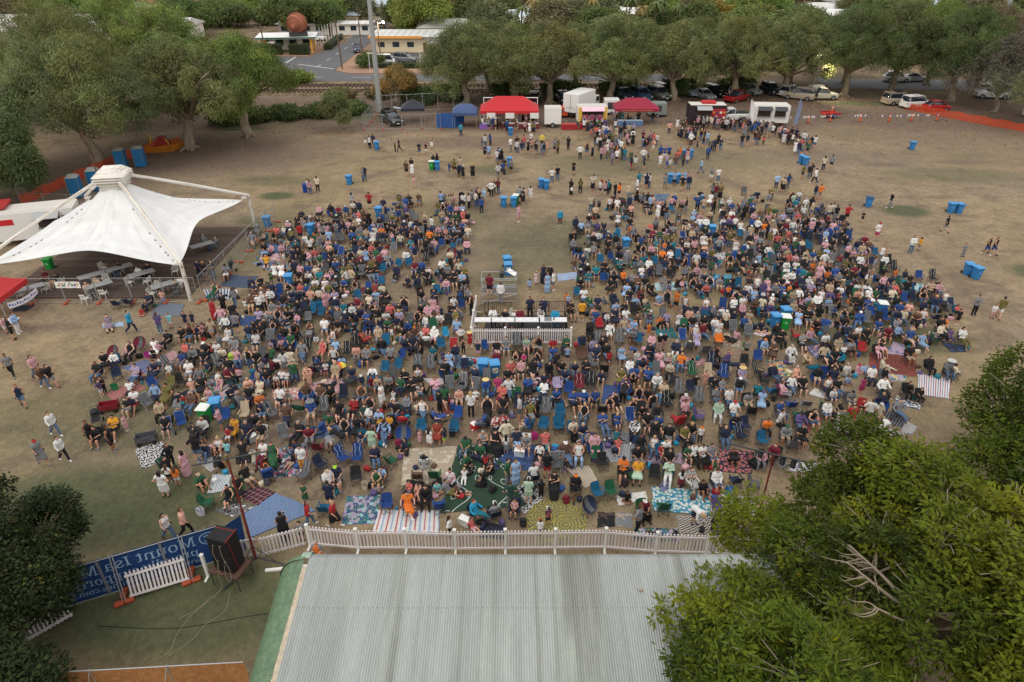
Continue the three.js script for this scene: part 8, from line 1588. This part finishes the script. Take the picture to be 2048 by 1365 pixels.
[[[-29.02,-42.03],[-27.65,-42.20],[-27.30,-41.59],[-28.63,-41.30]],'plain','lightblue','white','white','pale blue towel under the person alone on the grass'],
[[[-36.91,-44.76],[-35.42,-44.82],[-35.58,-43.84],[-36.53,-43.76]],'plain','navy','navy','navy','dark navy mat on the grass at the left edge by the red gazebo'],
[[[-18.00,-43.20],[-15.99,-43.97],[-16.23,-42.20],[-18.01,-42.44]],'floral','pink','lavender','white','pink speckled rug below the standing sailor couple'],
[[[-6.68,-60.36],[-4.69,-60.57],[-4.60,-59.10],[-6.64,-59.01]],'plain','lightblue','lavender','white','pale lilac blue rug at the back of the left block'],
[[[-7.79,-60.27],[-6.68,-60.36],[-6.65,-59.18],[-7.36,-59.10]],'plain','navy','navy','navy','navy mat at the back of the left block'],
[[[-11.79,-47.58],[-10.56,-48.17],[-10.33,-46.42],[-11.63,-46.71]],'plain','red','maroon','maroon','plain red rug in the left block'],
[[[3.64,-50.03],[5.62,-50.51],[5.73,-49.40],[3.64,-48.72]],'plain','lightblue','lavender','lavender','pale lilac rug right of the scaffold'],
[[[6.32,-55.18],[7.61,-55.36],[7.60,-53.90],[6.32,-54.26]],'plain','white','cream','cream','white towel at the back of the right block'],
[[[11.25,-48.47],[13.88,-48.78],[13.62,-47.28],[11.08,-47.14]],'floral','aqua','white','teal','pale aqua patterned rug in the right block'],
[[[15.04,-50.03],[17.79,-49.96],[17.68,-47.64],[14.68,-47.87]],'plain','turquoise','lightblue','blue','bright sky blue rug in the right block'],
[[[19.42,-55.85],[21.41,-55.48],[20.88,-54.44],[19.05,-54.81]],'cobble','grey','black','black','dark grey patterned rug at the back of the right block'],
[[[16.37,-54.44],[19.13,-54.26],[19.08,-52.95],[16.32,-53.02]],'floral','white','lavender','grey','white patterned rug at the back of the right block'],
[[[23.35,-52.85],[24.70,-52.61],[24.09,-51.32],[22.84,-51.59]],'cobble','cream','brown','grey','cream leopard rug in the right block'],
[[[25.49,-53.55],[27.02,-53.55],[26.61,-52.50],[25.31,-52.61]],'floral','pink','white','grey','pale pink rug near the white shirted standing pair'],
[[[29.27,-52.85],[30.20,-52.68],[29.46,-51.66],[28.79,-51.82]],'plain','pink','peach','peach','small plain pink rug at the right side of the right block'],
[[[21.51,-54.81],[23.08,-54.63],[22.75,-53.55],[21.02,-53.73]],'plain','lightblue','white','white','pale blue rug left of the cream leopard rug'],
[[[27.40,-56.23],[28.79,-55.93],[28.04,-54.81],[27.07,-55.36]],'plain','grey','white','white','light grey rug at the back right of the right block'],
[[[23.16,-60.15],[24.53,-59.93],[24.03,-58.89],[22.65,-59.01]],'plain','lavender','lavender','lavender','lilac rug at the very back of the right block'],
[[[31.69,-48.47],[32.80,-48.02],[31.95,-46.65],[31.01,-47.14]],'floral','aqua','white','blue','pale aqua rug beside the black rocking chair at the right'],
[[[12.77,-68.97],[16.66,-69.60],[15.69,-67.30],[12.35,-67.60]],'plain','denim','blue','blue','blue rug under the people at the back centre'],
];
// ---------- put the crowd together ----------
const MASS_SPOTS=[];
roundRug('round yellow rug with grey swirling lines near the fence',2.09,-23.2,1.45,'swirl','yellow','grey');
const rugPolys=RUGS.map(([pts,pat,a,b,c,label])=>{rug(label,pts,pat,a,b,c);return pts;});
const inPoly=(x,z,P)=>{let k=false;for(let i=0,j=P.length-1;i<P.length;j=i++)if((P[i][1]>z)!==(P[j][1]>z)&&x<(P[j][0]-P[i][0])*(z-P[i][1])/(P[j][1]-P[i][1])+P[i][0])k=!k;return k;};
const LANDMARKS=[[-11.2,-20.6,'the red lighting mast'],[-12.5,-21,'the speaker stack'],[2.1,-23.2,'the round yellow rug'],[.6,-40,'the judges platform'],[-.95,-45.2,'the scaffold'],[-23.7,-45.6,'the marquee corner post'],[-31.6,-50,'the tables under the marquee'],[-35,-43,'the red gazebo at the left'],[-17.7,-30,'the green bin'],[-1.2,-34.5,'the two blue bins mid crowd'],[16.4,-41,'the green bin on the right'],[24,-42.5,'the white lidded blue bin'],[29,-48,'the two bins at the right'],[-1,-47.7,'the bins behind the scaffold'],[-13.5,-47.5,'the blue checked rugs'],[16,-31,'the coral flowered rug'],[21.5,-35,'the rust red ring rug'],[26.5,-34.8,'the rainbow striped rug'],[13,-25.5,'the big fig'],[-13,-34,'the two pink floral rugs'],[-17.6,-36,'the maroon moon chairs'],[-4.5,-27,'the straw mat'],[-.8,-26.5,'the dark green mat'],[8,-29,'the gingham rug'],[9,-23.5,'the turquoise flowered mat'],[-9,-23.2,'the big blue woven mat'],[-7,-29,'the mustard overalls'],[-6.5,-22.6,'the leaf print rug'],[-.35,-97,'the big red gazebo'],[17.6,-98,'the maroon gazebo'],[27.6,-97,'the red food trailer'],[36.4,-97,'the white food trailer'],[11,-97,'the pink food trailer'],[-17,-98,'the wire yard'],[-17,-85,'the lone blue bin at the left'],[-9.5,-73,'the green and blue bins'],[-.3,-75,'the bin on the open field'],[3.6,-66,'the close pair of blue bins'],[-.5,-61,'the bins behind the gap'],[20,-79,'the bins below the red trailer'],[16.5,-68,'the bins behind the right block'],[36,-77,'the bins ending the long queue'],[37,-64,'the dark lidded bin'],[47,-62,'the pair of bins far right'],[-21,-62,'the marquee rear post'],[-19.5,-58,'the bin left of the crowd'],[4,-60,'the crowd gap'],[-10,-54,'the left block'],[12,-52,'the right block']];
{
const all=PEOPLE.map((r,i)=>({r,p:parsePerson(r,i),keep:r[10]==='keep'})),free=all.filter((a)=>!a.keep).sort((a,b)=>Math.hypot(a.p.x,a.p.z)-Math.hypot(b.p.x,b.p.z));
free.slice(0,300-all.filter((a)=>a.keep).length).forEach((a)=>{a.keep=true;});
const near=(x,z)=>{let b=null,d=9;for(const[lx,lz,n]of LANDMARKS){const q=Math.hypot(lx-x,lz-z);if(q<d){d=q;b=n;}}return b;};
const kept=all.filter((a)=>a.keep),rest=all.filter((a)=>!a.keep);
const chairWord=(s)=>word(s.slice(1))+' '+{q:'camp chair',h:'high backed chair',b:'low chair',m:'moon chair',v:'plastic chair',k:'basket chair',s:'small chair'}[s[0]];
const words=(s)=>s.split(/\s+/).length,cnt=new Map();
for(const a of kept){const p=a.p,who=p.child?'child':'person',top=word(p.top.slice(1))+' '+GW[p.top[0]],bot=p.bot==='-'?'':' and '+word(p.bot.slice(1))+' '+BW[p.bot[0]],hair=hairWords(p.hair),n=near(p.x,p.z),nr=n?' near '+n:'';
const back=Math.abs(Math.abs(a.r[7])-180)<25?' with their back turned':'',note=p.note&&p.note!=='hi-vis'&&p.note!=='dark skin'?' with '+p.note:'';
const pose=p.seat?'in a '+chairWord(p.seat):{S:'standing',W:'walking',B:'bending over',K:'kneeling',G:'sitting on the ground',C:'sitting'}[p.P],rugI=p.P==='G'?rugPolys.findIndex((P)=>inPoly(p.x,p.z,P)):-1;
a.c=[`${who} in ${top}${bot} ${p.seat ? 'sitting ' : ''}${pose}${note}`,`${who} ${hair} in ${top} ${pose}${note}`.replace(/(in an? \S+ (?:cap|hat)) in /,'$1 and '),`${who} in ${top}${bot} ${pose}${nr}`,`${who} in ${top} ${pose}${nr}`,`${who} ${hair} in ${top}${bot} ${pose}`.replace(/(in an? \S+ (?:cap|hat)) in /,'$1 and '),`${who} in ${top}${bot} ${pose}${back}${nr}`,`${who} in ${top}${bot}, ${pose}`].map((s)=>s.replace(/\s+/g,' ').replace(' ,',',')).filter((s)=>words(s)<=16);
if(p.note==='hi-vis')a.c=['person in an orange hi-vis vest standing at the fence corner beside the roof'];
new Set(a.c).forEach((s)=>cnt.set(s,(cnt.get(s)??0)+1));}
const groups=new Map();
for(const a of kept){a.label=a.c.find((s)=>cnt.get(s)===1);if(!a.label){const s=a.c.filter((q)=>words(q)<=12).sort((q,w)=>cnt.get(q)-cnt.get(w))[0]??a.c[0];(groups.get(s)??groups.set(s,[]).get(s)).push(a);}}
for(const[s,L]of groups){L.sort((a,b)=>a.p.x/-a.p.z-b.p.x/-b.p.z);const N=L.length,ord=['leftmost','second from left','third from left','fourth from left','fifth from left','sixth from left','seventh from left'];L.forEach((a,i)=>{a.label=N===1?s:s+', '+(i===N-1?'rightmost':ord[i])+' such';});}
let chairsLeft=290;const chairStuff=[];
const chairJobs=[];
for(const a of all)if(a.p.seat)chairJobs.push({k:a.p.seat[0],c:a.p.seat.slice(1),x:a.p.x,z:a.p.z,turn:a.p.turn,by:a.r[9],who:a.keep?a.label:null,keep:a.keep});
for(const[x,z,s,deg,keep,by]of CHAIRS)chairJobs.push({k:s[0],c:s.slice(1),x,z,turn:deg*Math.PI/180+(hash2(x*50,z*50)-.5)*.5,by,who:'',keep:keep==='keep',empty:true});
chairJobs.sort((a,b)=>Math.hypot(a.x,a.z)-Math.hypot(b.x,b.z));
const lab=new Map(),mk=[];
for(const j of chairJobs){if(chairsLeft>0&&(j.who||j.empty)){chairsLeft--;mk.push(j);const n=near(j.x,j.z);const cw=word(j.c)+' '+chairNames[j.k];j.label=j.empty?'empty '+cw+(n?' near '+n:''):cw+' under the '+j.who.replace(/ (sitting )?in an? [a-z ]+? (camp chair|high backed chair|low chair|moon chair|plastic chair|basket chair|small chair)/,'').replace(/, (sitting )?$/,'');if(j.label.split(/\s+/).length>16)j.label=cw+' under the '+j.who.replace(/ sitting.*| near .*/,'');if(j.label.split(/\s+/).length>16)j.label=j.label.split(/\s+/).slice(0,16).join(' ').replace(/ (and|in|with|a|under|the|near|camp|high|low|tied|long|dark)$/,'');(lab.get(j.label)??lab.set(j.label,[]).get(j.label)).push(j);}else chairStuff.push(j);}
for(const[s,L]of lab)if(L.length>1){L.sort((a,b)=>a.x/-a.z-b.x/-b.z);const ord=['leftmost','second from left','third from left','fourth from left','fifth from left','sixth from left'];L.forEach((j,i)=>{const base=s.split(' ').slice(0,12).join(' ');j.label=base+', '+(i===L.length-1?'rightmost':ord[i]??'inner')+' such';});}
for(const a of kept){if(a.p.child&&a.p.P==='C')a.p.by+=.16;else if(a.p.P==='C')a.p.by+=a.p.seat[0]==='m'||a.p.seat[0]==='k'?.04:.0;if(a.p.P==='G'||a.p.P==='K')a.p.by+=.01;const o=buildPerson(a.p);tag(o,a.label,'person',a.p.P==='C'?'people seated in the crowd':'people on the field');}
for(const j of mk){const o=buildChair(j.k,j.c,j.x,j.z,j.turn,j.by);tag(o,j.label,'chair',j.empty?'empty chairs in the crowd':'chairs with people in them');}


const mass=rest.map((a)=>a.p),r=rng(77),taken=all.map((a)=>[a.p.x,a.p.z,.62]),pick=(s)=>{const q=s.split(' ');return q[Math.floor(r()*q.length)];};
for(const[x,z]of CHAIRS)taken.push([x,z,.6]);for(const[x,z]of BINS)taken.push([x,z,.75]);
const TOPS='tblack tblack tblack tblack tblack tblack dblack lblack twhite twhite lwhite tnavy tnavy tnavy lnavy tgrey tgrey lblue tblue tpink lpink tblack tgreen dblack dbluefloral lgrey sblack sblack swhite tteal lpurple dmonochrome tcoral lfloral tbrown tolive lstripe tcheck tmaroon torange tpeach tlightblue dpinkfloral tbeige lpinkfloral tcream',BOTS='pblack pblack pdenim pdenim pgrey hdenim hblack hbeige hgrey hnavy pnavy qblack',HAIRS='dk dk dk br br br dkL dkL brL brL blL bl gy cap-black cap-navy dkB dk br brL dkL cap-white',SEATS='qteal qteal qblue qblack qblack qgrey qgrey hgrey hblack hblack bgrey qnavy qgreen qmaroon mblue hgreen';
const add=(x,z,pl,deg)=>{const top=pick(TOPS),row=[x,z,pl,top,/^[dD]/.test(top)?'-':pick(BOTS),pick(HAIRS),/[cC]/.test(pl)?pick(SEATS):'',deg,'',0];const p=parsePerson(row,5000+mass.length);if(/[cC]/.test(pl))chairStuff.push({k:row[6][0],c:row[6].slice(1),x,z,turn:p.turn,by:0});mass.push(p);};
const blocked=(x,z)=>(x>-3.3&&x<4.6&&z>-46.5&&z<-38.6)||taken.some(([a,b,q])=>Math.abs(a-x)<q*.7+.22&&Math.abs(b-z)<q*.7+.28);
const fill=(P,dens,sx,sz,z0,z1,seed)=>{const q=rng(seed);for(let z=z0;z>z1;z-=sz)for(let x=-30;x<34;x+=sx){const X=x+(q()-.5)*.34+Math.sin(z*1.3)*.4,Z=z+(q()-.5)*.55;if(q()>dens*(.5+.8*fbm(X*.3+9,Z*.3,2))*(.5+.75*sstep(.3,.55,fbm(X*.13+3,Z*.15+7,3)))*sstep(-71,-56,Z+(q()-.5)*8)||!inPoly(X,Z,P)||blocked(X,Z))continue;taken.push([X,Z,.3]);const t=q();const onRug=rugPolys.some((R)=>inPoly(X,Z,R));if(onRug){if(t<.4)add(X,Z,t<.25?'G':'g',(q()-.5)*80);continue;}if(t<.6)add(X,Z,'C',(q()-.5)*24-X*.5);else if(t<.68)add(X,Z,'c',0);else if(t<.78)add(X,Z,'G',(q()-.5)*60);else if(t<.84)add(X,Z,pick('s g g'),q()*360);else if(t<.875)add(X,Z,'S',q()*360);else chairStuff.push({k:pick('q h q h b'),c:pick('teal black grey blue grey navy'),x:X,z:Z,turn:(q()-.5)*.5,by:0});}};
fill([[-23.7,-57.8],[-16.9,-66],[-4.6,-67.4],[-3.2,-49],[-2.9,-38.5],[-12.5,-37.3],[-19,-39.1],[-22.4,-43.7],[-19.7,-49]],.9,.7,1.05,-37.5,-68,11);
fill([[5.1,-58.4],[10.5,-66.5],[20.9,-69.6],[28,-69],[31.6,-64.8],[30.7,-53.9],[32.6,-47.7],[32,-41.9],[25.2,-37.3],[5.2,-38.5],[4.8,-45.6]],.9,.7,1.05,-37.5,-70,12);
fill([[-26.8,-36.7],[-18.4,-38.5],[-2.8,-38.5],[4.2,-38.5],[25.2,-37.3],[20.8,-30.5],[12.1,-26],[5.9,-27.1],[-3.3,-28.3],[-10.8,-26],[-16.2,-28.3],[-19.4,-30]],.95,.7,.92,-25.2,-38.4,13);
const queue=(x0,z0,x1,z1,n,w)=>{for(let i=0;i<n;i++){const t=r(),x=lerp(x0,x1,t)+(r()-.5)*w,z=lerp(z0,z1,t)+(r()-.5)*w;if(taken.some(([a,b])=>Math.hypot(a-x,b-z)<.38))continue;taken.push([x,z,.2]);add(x,z,r()<.82?'S':'s',r()<.7?180+(r()-.5)*90:r()*360);}};
queue(10.8,-95.7,12.8,-79.9,60,2.6);queue(-4.1,-96.8,3.5,-94.1,30,1.8);queue(-3.6,-99,3,-99.4,16,1.6);queue(.5,-86.3,3.4,-83.6,16,2);queue(13.5,-95.7,17.4,-86.3,38,3.2);queue(22.5,-95.7,25,-86.3,44,3.6);queue(28.9,-97.5,33.8,-94.1,38,3);queue(35,-95.7,36.2,-83.6,30,1.8);queue(-6.2,-65.1,-2,-66.3,26,1.8);queue(9.5,-97,11.8,-92.3,24,2.4);queue(13.2,-64.8,20.3,-63.5,16,1.5);queue(26.7,-64.8,30.6,-62.1,14,1.5);queue(15,-99.5,20,-100,14,1.6);queue(25,-97.3,30,-96.5,18,1.2);queue(33.5,-96.5,38.5,-86,22,1.6);for(let i=0;i<30;i++){const x=lerp(-22,36,r()),z=lerp(-66,-90,r());if(Math.abs(x+14)>60)continue;queue(x,z,x+1,z,2+Math.floor(r()*3),1.3);}for(let i=0;i<22;i++){const x=lerp(-24,33,r()),z=lerp(-57,-71,r());if(x>-4&&x<7&&z>-66)continue;queue(x,z,x+.8,z-.4,3+Math.floor(r()*3),1.2);}
for(const p of[...mass,...kept.map((a)=>a.p)])if(p.P==='C'||p.P==='G')MASS_SPOTS.push([p.x,p.z]);
const heaps=new Map(),heap=(key,geo,M4,rgb)=>(heaps.get(key)??heaps.set(key,{geo,L:[]}).get(key)).L.push([M4,rgb]);
const at=(x,y,z,turn,sx,sy)=>new THREE.Matrix4().compose(new THREE.Vector3(x,y,z),new THREE.Quaternion().setFromEuler(new THREE.Euler(0,turn,0)),new THREE.Vector3(sx,sy,sx));
const pour=(root,mat)=>{const c=new THREE.Color();for(const[key,{geo,L}]of heaps){const im=new THREE.InstancedMesh(geo,mat,L.length);L.forEach(([m4,rgb],i)=>{im.setMatrixAt(i,m4);im.setColorAt(i,c.setRGB(...rgb));});im.name=numbered(key.replace(/_.*|[A-Z]\d?(true|false)$/,'').replace(/^(seat|backrest|frame).$/,'$1'));im.castShadow=im.receiveShadow=true;root.add(im);}heaps.clear();};
const plain=new THREE.MeshPhysicalMaterial({roughness:.82,side:THREE.DoubleSide}),stuffRoot=(name,label,cat)=>{const g=new THREE.Group();g.name=name;tag(g,label,cat,null,'stuff');scene.add(g);return g;};
for(const p of mass){const h=.046,M4=at(p.x,p.by+(p.child&&p.P==='C'?.16:0),p.z,p.turn,p.sc*p.fat,p.sc);const lin=(m)=>m.map?srgb(...HUE[PAT[Object.keys(clothCache).find((k)=>clothCache[k]===m)][hash2(p.i,3)<.5?0:1]]):m.color.toArray();
const vk=.7+.5*hash2(p.i,7),put=(nm,part,rgb)=>heap(nm,partGeo(p.pose,p.child,part,h),M4,part==='body'?rgb:rgb.map((c)=>c*vk)),key=(part)=>part.replace(/_.*/,'')+'_'+[p.pose,p.child?'child':'adult'].join('_').toLowerCase();
put(key('body'),'body',SKIN[p.skin].color.toArray());for(const[nm,part,m]of personParts(p))if(nm!=='shoes')put(part+'_'+p.pose+p.child,part,lin(m));}
pour(stuffRoot('crowd','dense seated and queueing crowd filling the middle and back of the field','crowd'),plain);
for(const j of chairStuff){const G=chairKind(j.k),M4=at(j.x,j.by,j.z,j.turn,.92,.92),kk=.65+.6*hash2(j.x*31,j.z*17),c=fab(j.c).color.toArray().map((q)=>q*kk);heap('seat'+j.k,G.seat,M4,c);heap('backrest'+j.k,G.backrest,M4,c);heap('frame'+j.k,G.frameG,M4,j.k==='b'?[.4,.4,.41]:j.k==='v'?c:[.05,.05,.055]);}
pour(stuffRoot('crowd_chairs','folding chairs among the dense middle and back of the crowd','chairs'),plain);
console.log('people',kept.length,'mass',mass.length,'chairs',mk.length,'stuff chairs',chairStuff.length);
}
// ---------- belongings in the crowd ----------
{
const G2=(px,py)=>{const v=(py-682.5)/1365,dy=-.518-v*.8554,dz=-.8554+v*.518,k=-24/dy;return[(px-1024)/1365*k,dz*k];};
const wagon=(label,x,z,rgb,turn)=>{const t=thing('folding_wagon',label,'wagon',[x,0,z],turn),m=M(srgb(...rgb),.8);const b=mb();b.box(1.0,.03,.5,0,.22,0);for(const s of[-1,1])b.box(1.0,.34,.02,0,.38,s*.25).box(.02,.34,.5,s*.5,.38,0);b.build('cloth_tub',m,t);const f=mb();for(const sx of[-1,1])for(const sz of[-1,1])f.tube([sx*.5,.15,sz*.26],[sx*.5,.68,sz*.26],.014);f.tube([-.5,.2,.26],[.5,.55,.26],.01).tube([.5,.2,.26],[-.5,.55,.26],.01).tube([.5,.3,0],[.95,.95,0],.014).tube([.95,.95,-.1],[.95,.95,.1],.016);f.build('frame',black,t);for(const sx of[-.38,.38])for(const sz of[-.28,.28]){const w=mesh('wheel',binWheel,rubber,t);w.position.set(sx,.11,sz);w.rotation.y=Math.PI/2;}};
const W=(px,py,...a)=>{const[x,z]=G2(px,py);return[x,z,...a];};
const addW=(label,px,py,rgb,turn)=>wagon(label,...G2(px,py),rgb,turn);
addW('red folding wagon beside the person in a black T-shirt at the left of the crowd',220,822,[130,28,40],.25);addW('grey folding wagon with black wheels at the left edge of the crowd',295,886,[84,86,92],.35);addW('deep blue folding wagon with a grey lid in the right half of the crowd',1650,752,[30,74,140],-.2);addW('turquoise patterned folding wagon in the right half of the crowd',1670,724,[40,140,176],.1);addW('red folding wagon at the middle of the right block',1584,580,[176,30,40],.1);
const pram=(label,px,py,rgb,turn)=>{const[x,z]=G2(px,py),t=thing('pram',label,'pram',[x,0,z],turn),m=M(srgb(...rgb),.8);const f=mb();for(const s of[-.24,.24])f.tube([s,.12,.42],[s,.95,-.5],.014).tube([s,.12,-.34],[s,.6,.2],.014);f.tube([-.24,.95,-.5],[.24,.95,-.5],.016);f.build('frame',darkGrey,t);mesh('seat',sheet(6,8,(u,v)=>[(u-.5)*.42,.38+.08*Math.abs(u-.5)+(v>.5?(v-.5)*.9:0),.3-v*.55]),m,t);mesh('hood',sheet(10,6,(u,v)=>{const a=u*Math.PI,b=v*1.5;return[Math.cos(a)*.25,.7+Math.sin(a)*.3*Math.cos(b*.7),-.2-.05+Math.sin(b)*.34*Math.sin(a)];}),m,t);for(const sx of[-.26,.26])for(const sz of[-.34,.42]){const w=mesh('wheel',binWheel,rubber,t);w.position.set(sx,.12,sz);}};
pram('black pram behind the person in gold at the left edge of the crowd',196,850,[40,40,44],.4);pram('grey pram with a lime green hood above the tropical rug',467,735,[150,176,60],.2);pram('black pram beside the marquee fence and checked rugs',462,545,[48,50,54],-.4);pram('dark pram with a rolled hood at the marquee rear corner',516,470,[120,122,124],.2);pram('black pram being loaded in front of the dark green mat',1062,985,[34,34,38],.8);pram('dark navy pram left of the person in black capri jeans',812,706,[34,42,64],1.2);pram('black pram at the right edge near the white lidded bin',1885,630,[36,36,40],.5);pram('dark pram at the back of the right block',1640,440,[44,44,48],.8);pram('grey pram beside the people left of the right block',1177,492,[118,120,124],.3);
const pack=(label,px,py,rgb,kind='backpack')=>{const[x,z]=G2(px,py),t=thing(kind==='cooler'?'cooler_box':kind==='tote'?'tote_bag':'backpack',label,kind==='cooler'?'cooler':'bag',[x,.02,z],hash2(px,py)*2-1),m=M(srgb(...rgb),.8);if(kind==='cooler'){mb().rbox(.55,.34,.36,.04,0,.17,0).build('body',m,t);mb().rbox(.57,.07,.38,.03,0,.38,0).build('lid',white,t);mb().tube([-.2,.4,.2],[.2,.4,.2],.015).build('handle',darkGrey,t);}else if(kind==='tote'){const s=sheet(16,6,(u,v)=>{const a=u*6.283,r=1+.12*v;return[Math.cos(a)*.22*r,v*.34,Math.sin(a)*.13*r];});mesh('body',s,m,t);for(const q of[-.1,.1])mesh('strap',new THREE.TorusGeometry(.11,.012,5,12,Math.PI),m,t).position.set(0,.33,q);}else{mb().rbox(.34,.42,.22,.09,0,.22,0,-.25).build('body',m,t);mb().rbox(.26,.2,.08,.035,0,.15,.13,-.25).build('pocket',m,t);mb().tube([-.1,.4,-.1],[-.12,.05,-.2],.02).tube([.1,.4,-.1],[.12,.05,-.2],.02).build('strap',black,t);}};
pack('green tote bag on the woven mat at the left edge',230,780,[40,128,84],'tote');pack('magenta tote bag beside the maroon moon chairs',296,715,[166,52,132],'tote');pack('straw tote bag between the two pink floral rugs',605,778,[206,190,150],'tote');pack('small black bag on the pale wave rug',555,738,[34,36,40]);pack('cream tote bag beside the person in a green singlet',730,978,[190,178,156],'tote');pack('clear storage tub on the deep blue mat',1039,912,[186,196,206],'cooler');pack('red and white cooler box by the person in royal blue mid crowd',952,857,[190,44,44],'cooler');pack('maroon and gold backpack at the edge of the yellow round rug',1132,1006,[110,30,40]);pack('dark backpack between the feet of the person in orange',1249,972,[44,32,40]);pack('blue pillow bag on the dark grey mat',1264,884,[34,62,110]);pack('pale blue patterned backpack right of the person in white and jeans',1456,888,[116,120,146]);pack('straw tote bag beside the pale blue patterned backpack',1467,876,[190,168,118],'tote');pack('striped lavender tote bag above the turquoise flowered mat',1328,980,[150,150,186],'tote');pack('blue shopping bag by the person in white near the pastel plaid rug',1457,988,[40,130,190],'tote');pack('white cooler box at the fence below the person in turquoise',930,1050,[196,198,196],'cooler');pack('black backpack on the camp chair row by the yellow rug',1046,1052,[28,28,30]);pack('black drawstring bag under the teal chair mid crowd',905,872,[30,32,38]);pack('white cooler box left of the person in black on a low chair',505,884,[190,192,190],'cooler');pack('black and white patterned backpack on the blue chair at the mast',535,970,[70,72,78]);pack('brown basket bag on the pastel plaid rug',1466,1022,[150,112,70],'tote');pack('black backpack at the front of the dark green mat',985,985,[36,34,36]);pack('pink tote bag by the person in coral mid crowd',1068,878,[190,60,130],'tote');pack('blue backpack beside the plain rust mat mid crowd',905,820,[40,62,110]);pack('maroon duffel bag left of the straw mat',797,893,[120,32,58]);pack('white plastic bag on the grass below the green camp chair',402,1030,[198,202,210],'tote');
const u=thing('rainbow_umbrella','rainbow coloured small umbrella beside the large pink floral rug','umbrella',[...G2(684,752)].toSpliced(1,0,.62),0);['red','orange','yellow','green','blue','purple'].forEach((c,i)=>mesh('panel',new THREE.SphereGeometry(.42,4,5,i*Math.PI/3,Math.PI/3,0,1.2),cloth(c),u));mb().tube([0,-.45,0],[0,.42,0],.012).build('shaft',steel,u);
{const t=thing('bicycle','bicycle lying beside the people at the back of the right block','bicycle',[...G2(1580,497)].toSpliced(1,0,0),.4);for(const s of[-.5,.5]){const w=mesh('wheel',new THREE.TorusGeometry(.33,.02,6,24),rubber,t);w.position.set(s,.34,0);}mb().tube([-.5,.34,0],[-.15,.8,0],.016).tube([-.15,.8,0],[.38,.85,0],.016).tube([.5,.34,0],[.38,.95,0],.016).tube([-.05,.35,0],[.38,.8,0],.016).tube([-.05,.35,0],[-.15,.9,0],.014).tube([-.5,.34,0],[-.05,.35,0],.012).build('frame',M(srgb(120,34,40),.5),t);mb().rbox(.22,.05,.12,.02,-.16,.92,0).build('saddle',black,t);mb().tube([.38,.98,-.25],[.38,.98,.25],.014).build('handlebar',black,t);}
{const t=thing('equipment_case','open black equipment case with cables on the grass under the right lighting mast','case',[...G2(1515,930)].toSpliced(1,0,0),.5);mb().rbox(.9,.3,.55,.03,0,.16,0).build('body',black,t);mb().rbox(.9,.06,.5,.02,0,.5,-.42,-.9).build('lid',black,t);}

const r=rng(404),geo=new RoundedBoxGeometry(1,1,1,2,.22),n=1500,im=new THREE.InstancedMesh(geo,new THREE.MeshPhysicalMaterial({roughness:.8,side:THREE.DoubleSide}),n),c=new THREE.Color(),C=['black','black','navy','grey','black','teal','blue','white','red','pink','green','brown','navy','cream','turquoise','purple'],src=[...PEOPLE,...CHAIRS],cr=MASS_SPOTS;
for(let i=0;i<n;i++){const q=cr[Math.floor(r()*cr.length)],a=r()*6.283,d=.32+r()*.35,s=r(),w=s<.25?[.09,.24,.09]:[.22+.22*r(),.14+.2*r(),.18+.16*r()];_m.compose(_v.set(q[0]+Math.cos(a)*d,w[1]/2+.005,q[1]+Math.sin(a)*d),_q.setFromEuler(_e.set(0,r()*6,0)),new THREE.Vector3(...w));im.setMatrixAt(i,_m);im.setColorAt(i,c.setRGB(...srgb(...HUE[C[Math.floor(r()*C.length)]])));}
im.name='belongings';im.castShadow=im.receiveShadow=true;tag(im,'bags, bottles and cooler boxes strewn between the seated people','belongings',null,'stuff');scene.add(im);

const lg=new THREE.InstancedMesh(leafClump(3,1,.01,.16,.1,0),M(srgb(150,112,76),.9),9000);for(let i=0;i<9000;i++){const far=r()<.75,x=far?lerp(-64,80,r()):lerp(-30,30,r()),z=far?-82-34*Math.sqrt(r()):lerp(-17,-70,r());_m.compose(_v.set(x,.02,z),_q.setFromEuler(_e.set(1.4+r()*.4,r()*6,r()*6)),new THREE.Vector3(1,1,1).multiplyScalar(far?.8+r():.45));lg.setMatrixAt(i,_m);const k=.5+r();lg.setColorAt(i,c.setRGB(k,k,k));}lg.name='leaf_litter';tag(lg,'dry brown leaves littering the bare ground towards the trees','leaves',null,'stuff');scene.add(lg);
}
renderer.render(scene,camera);
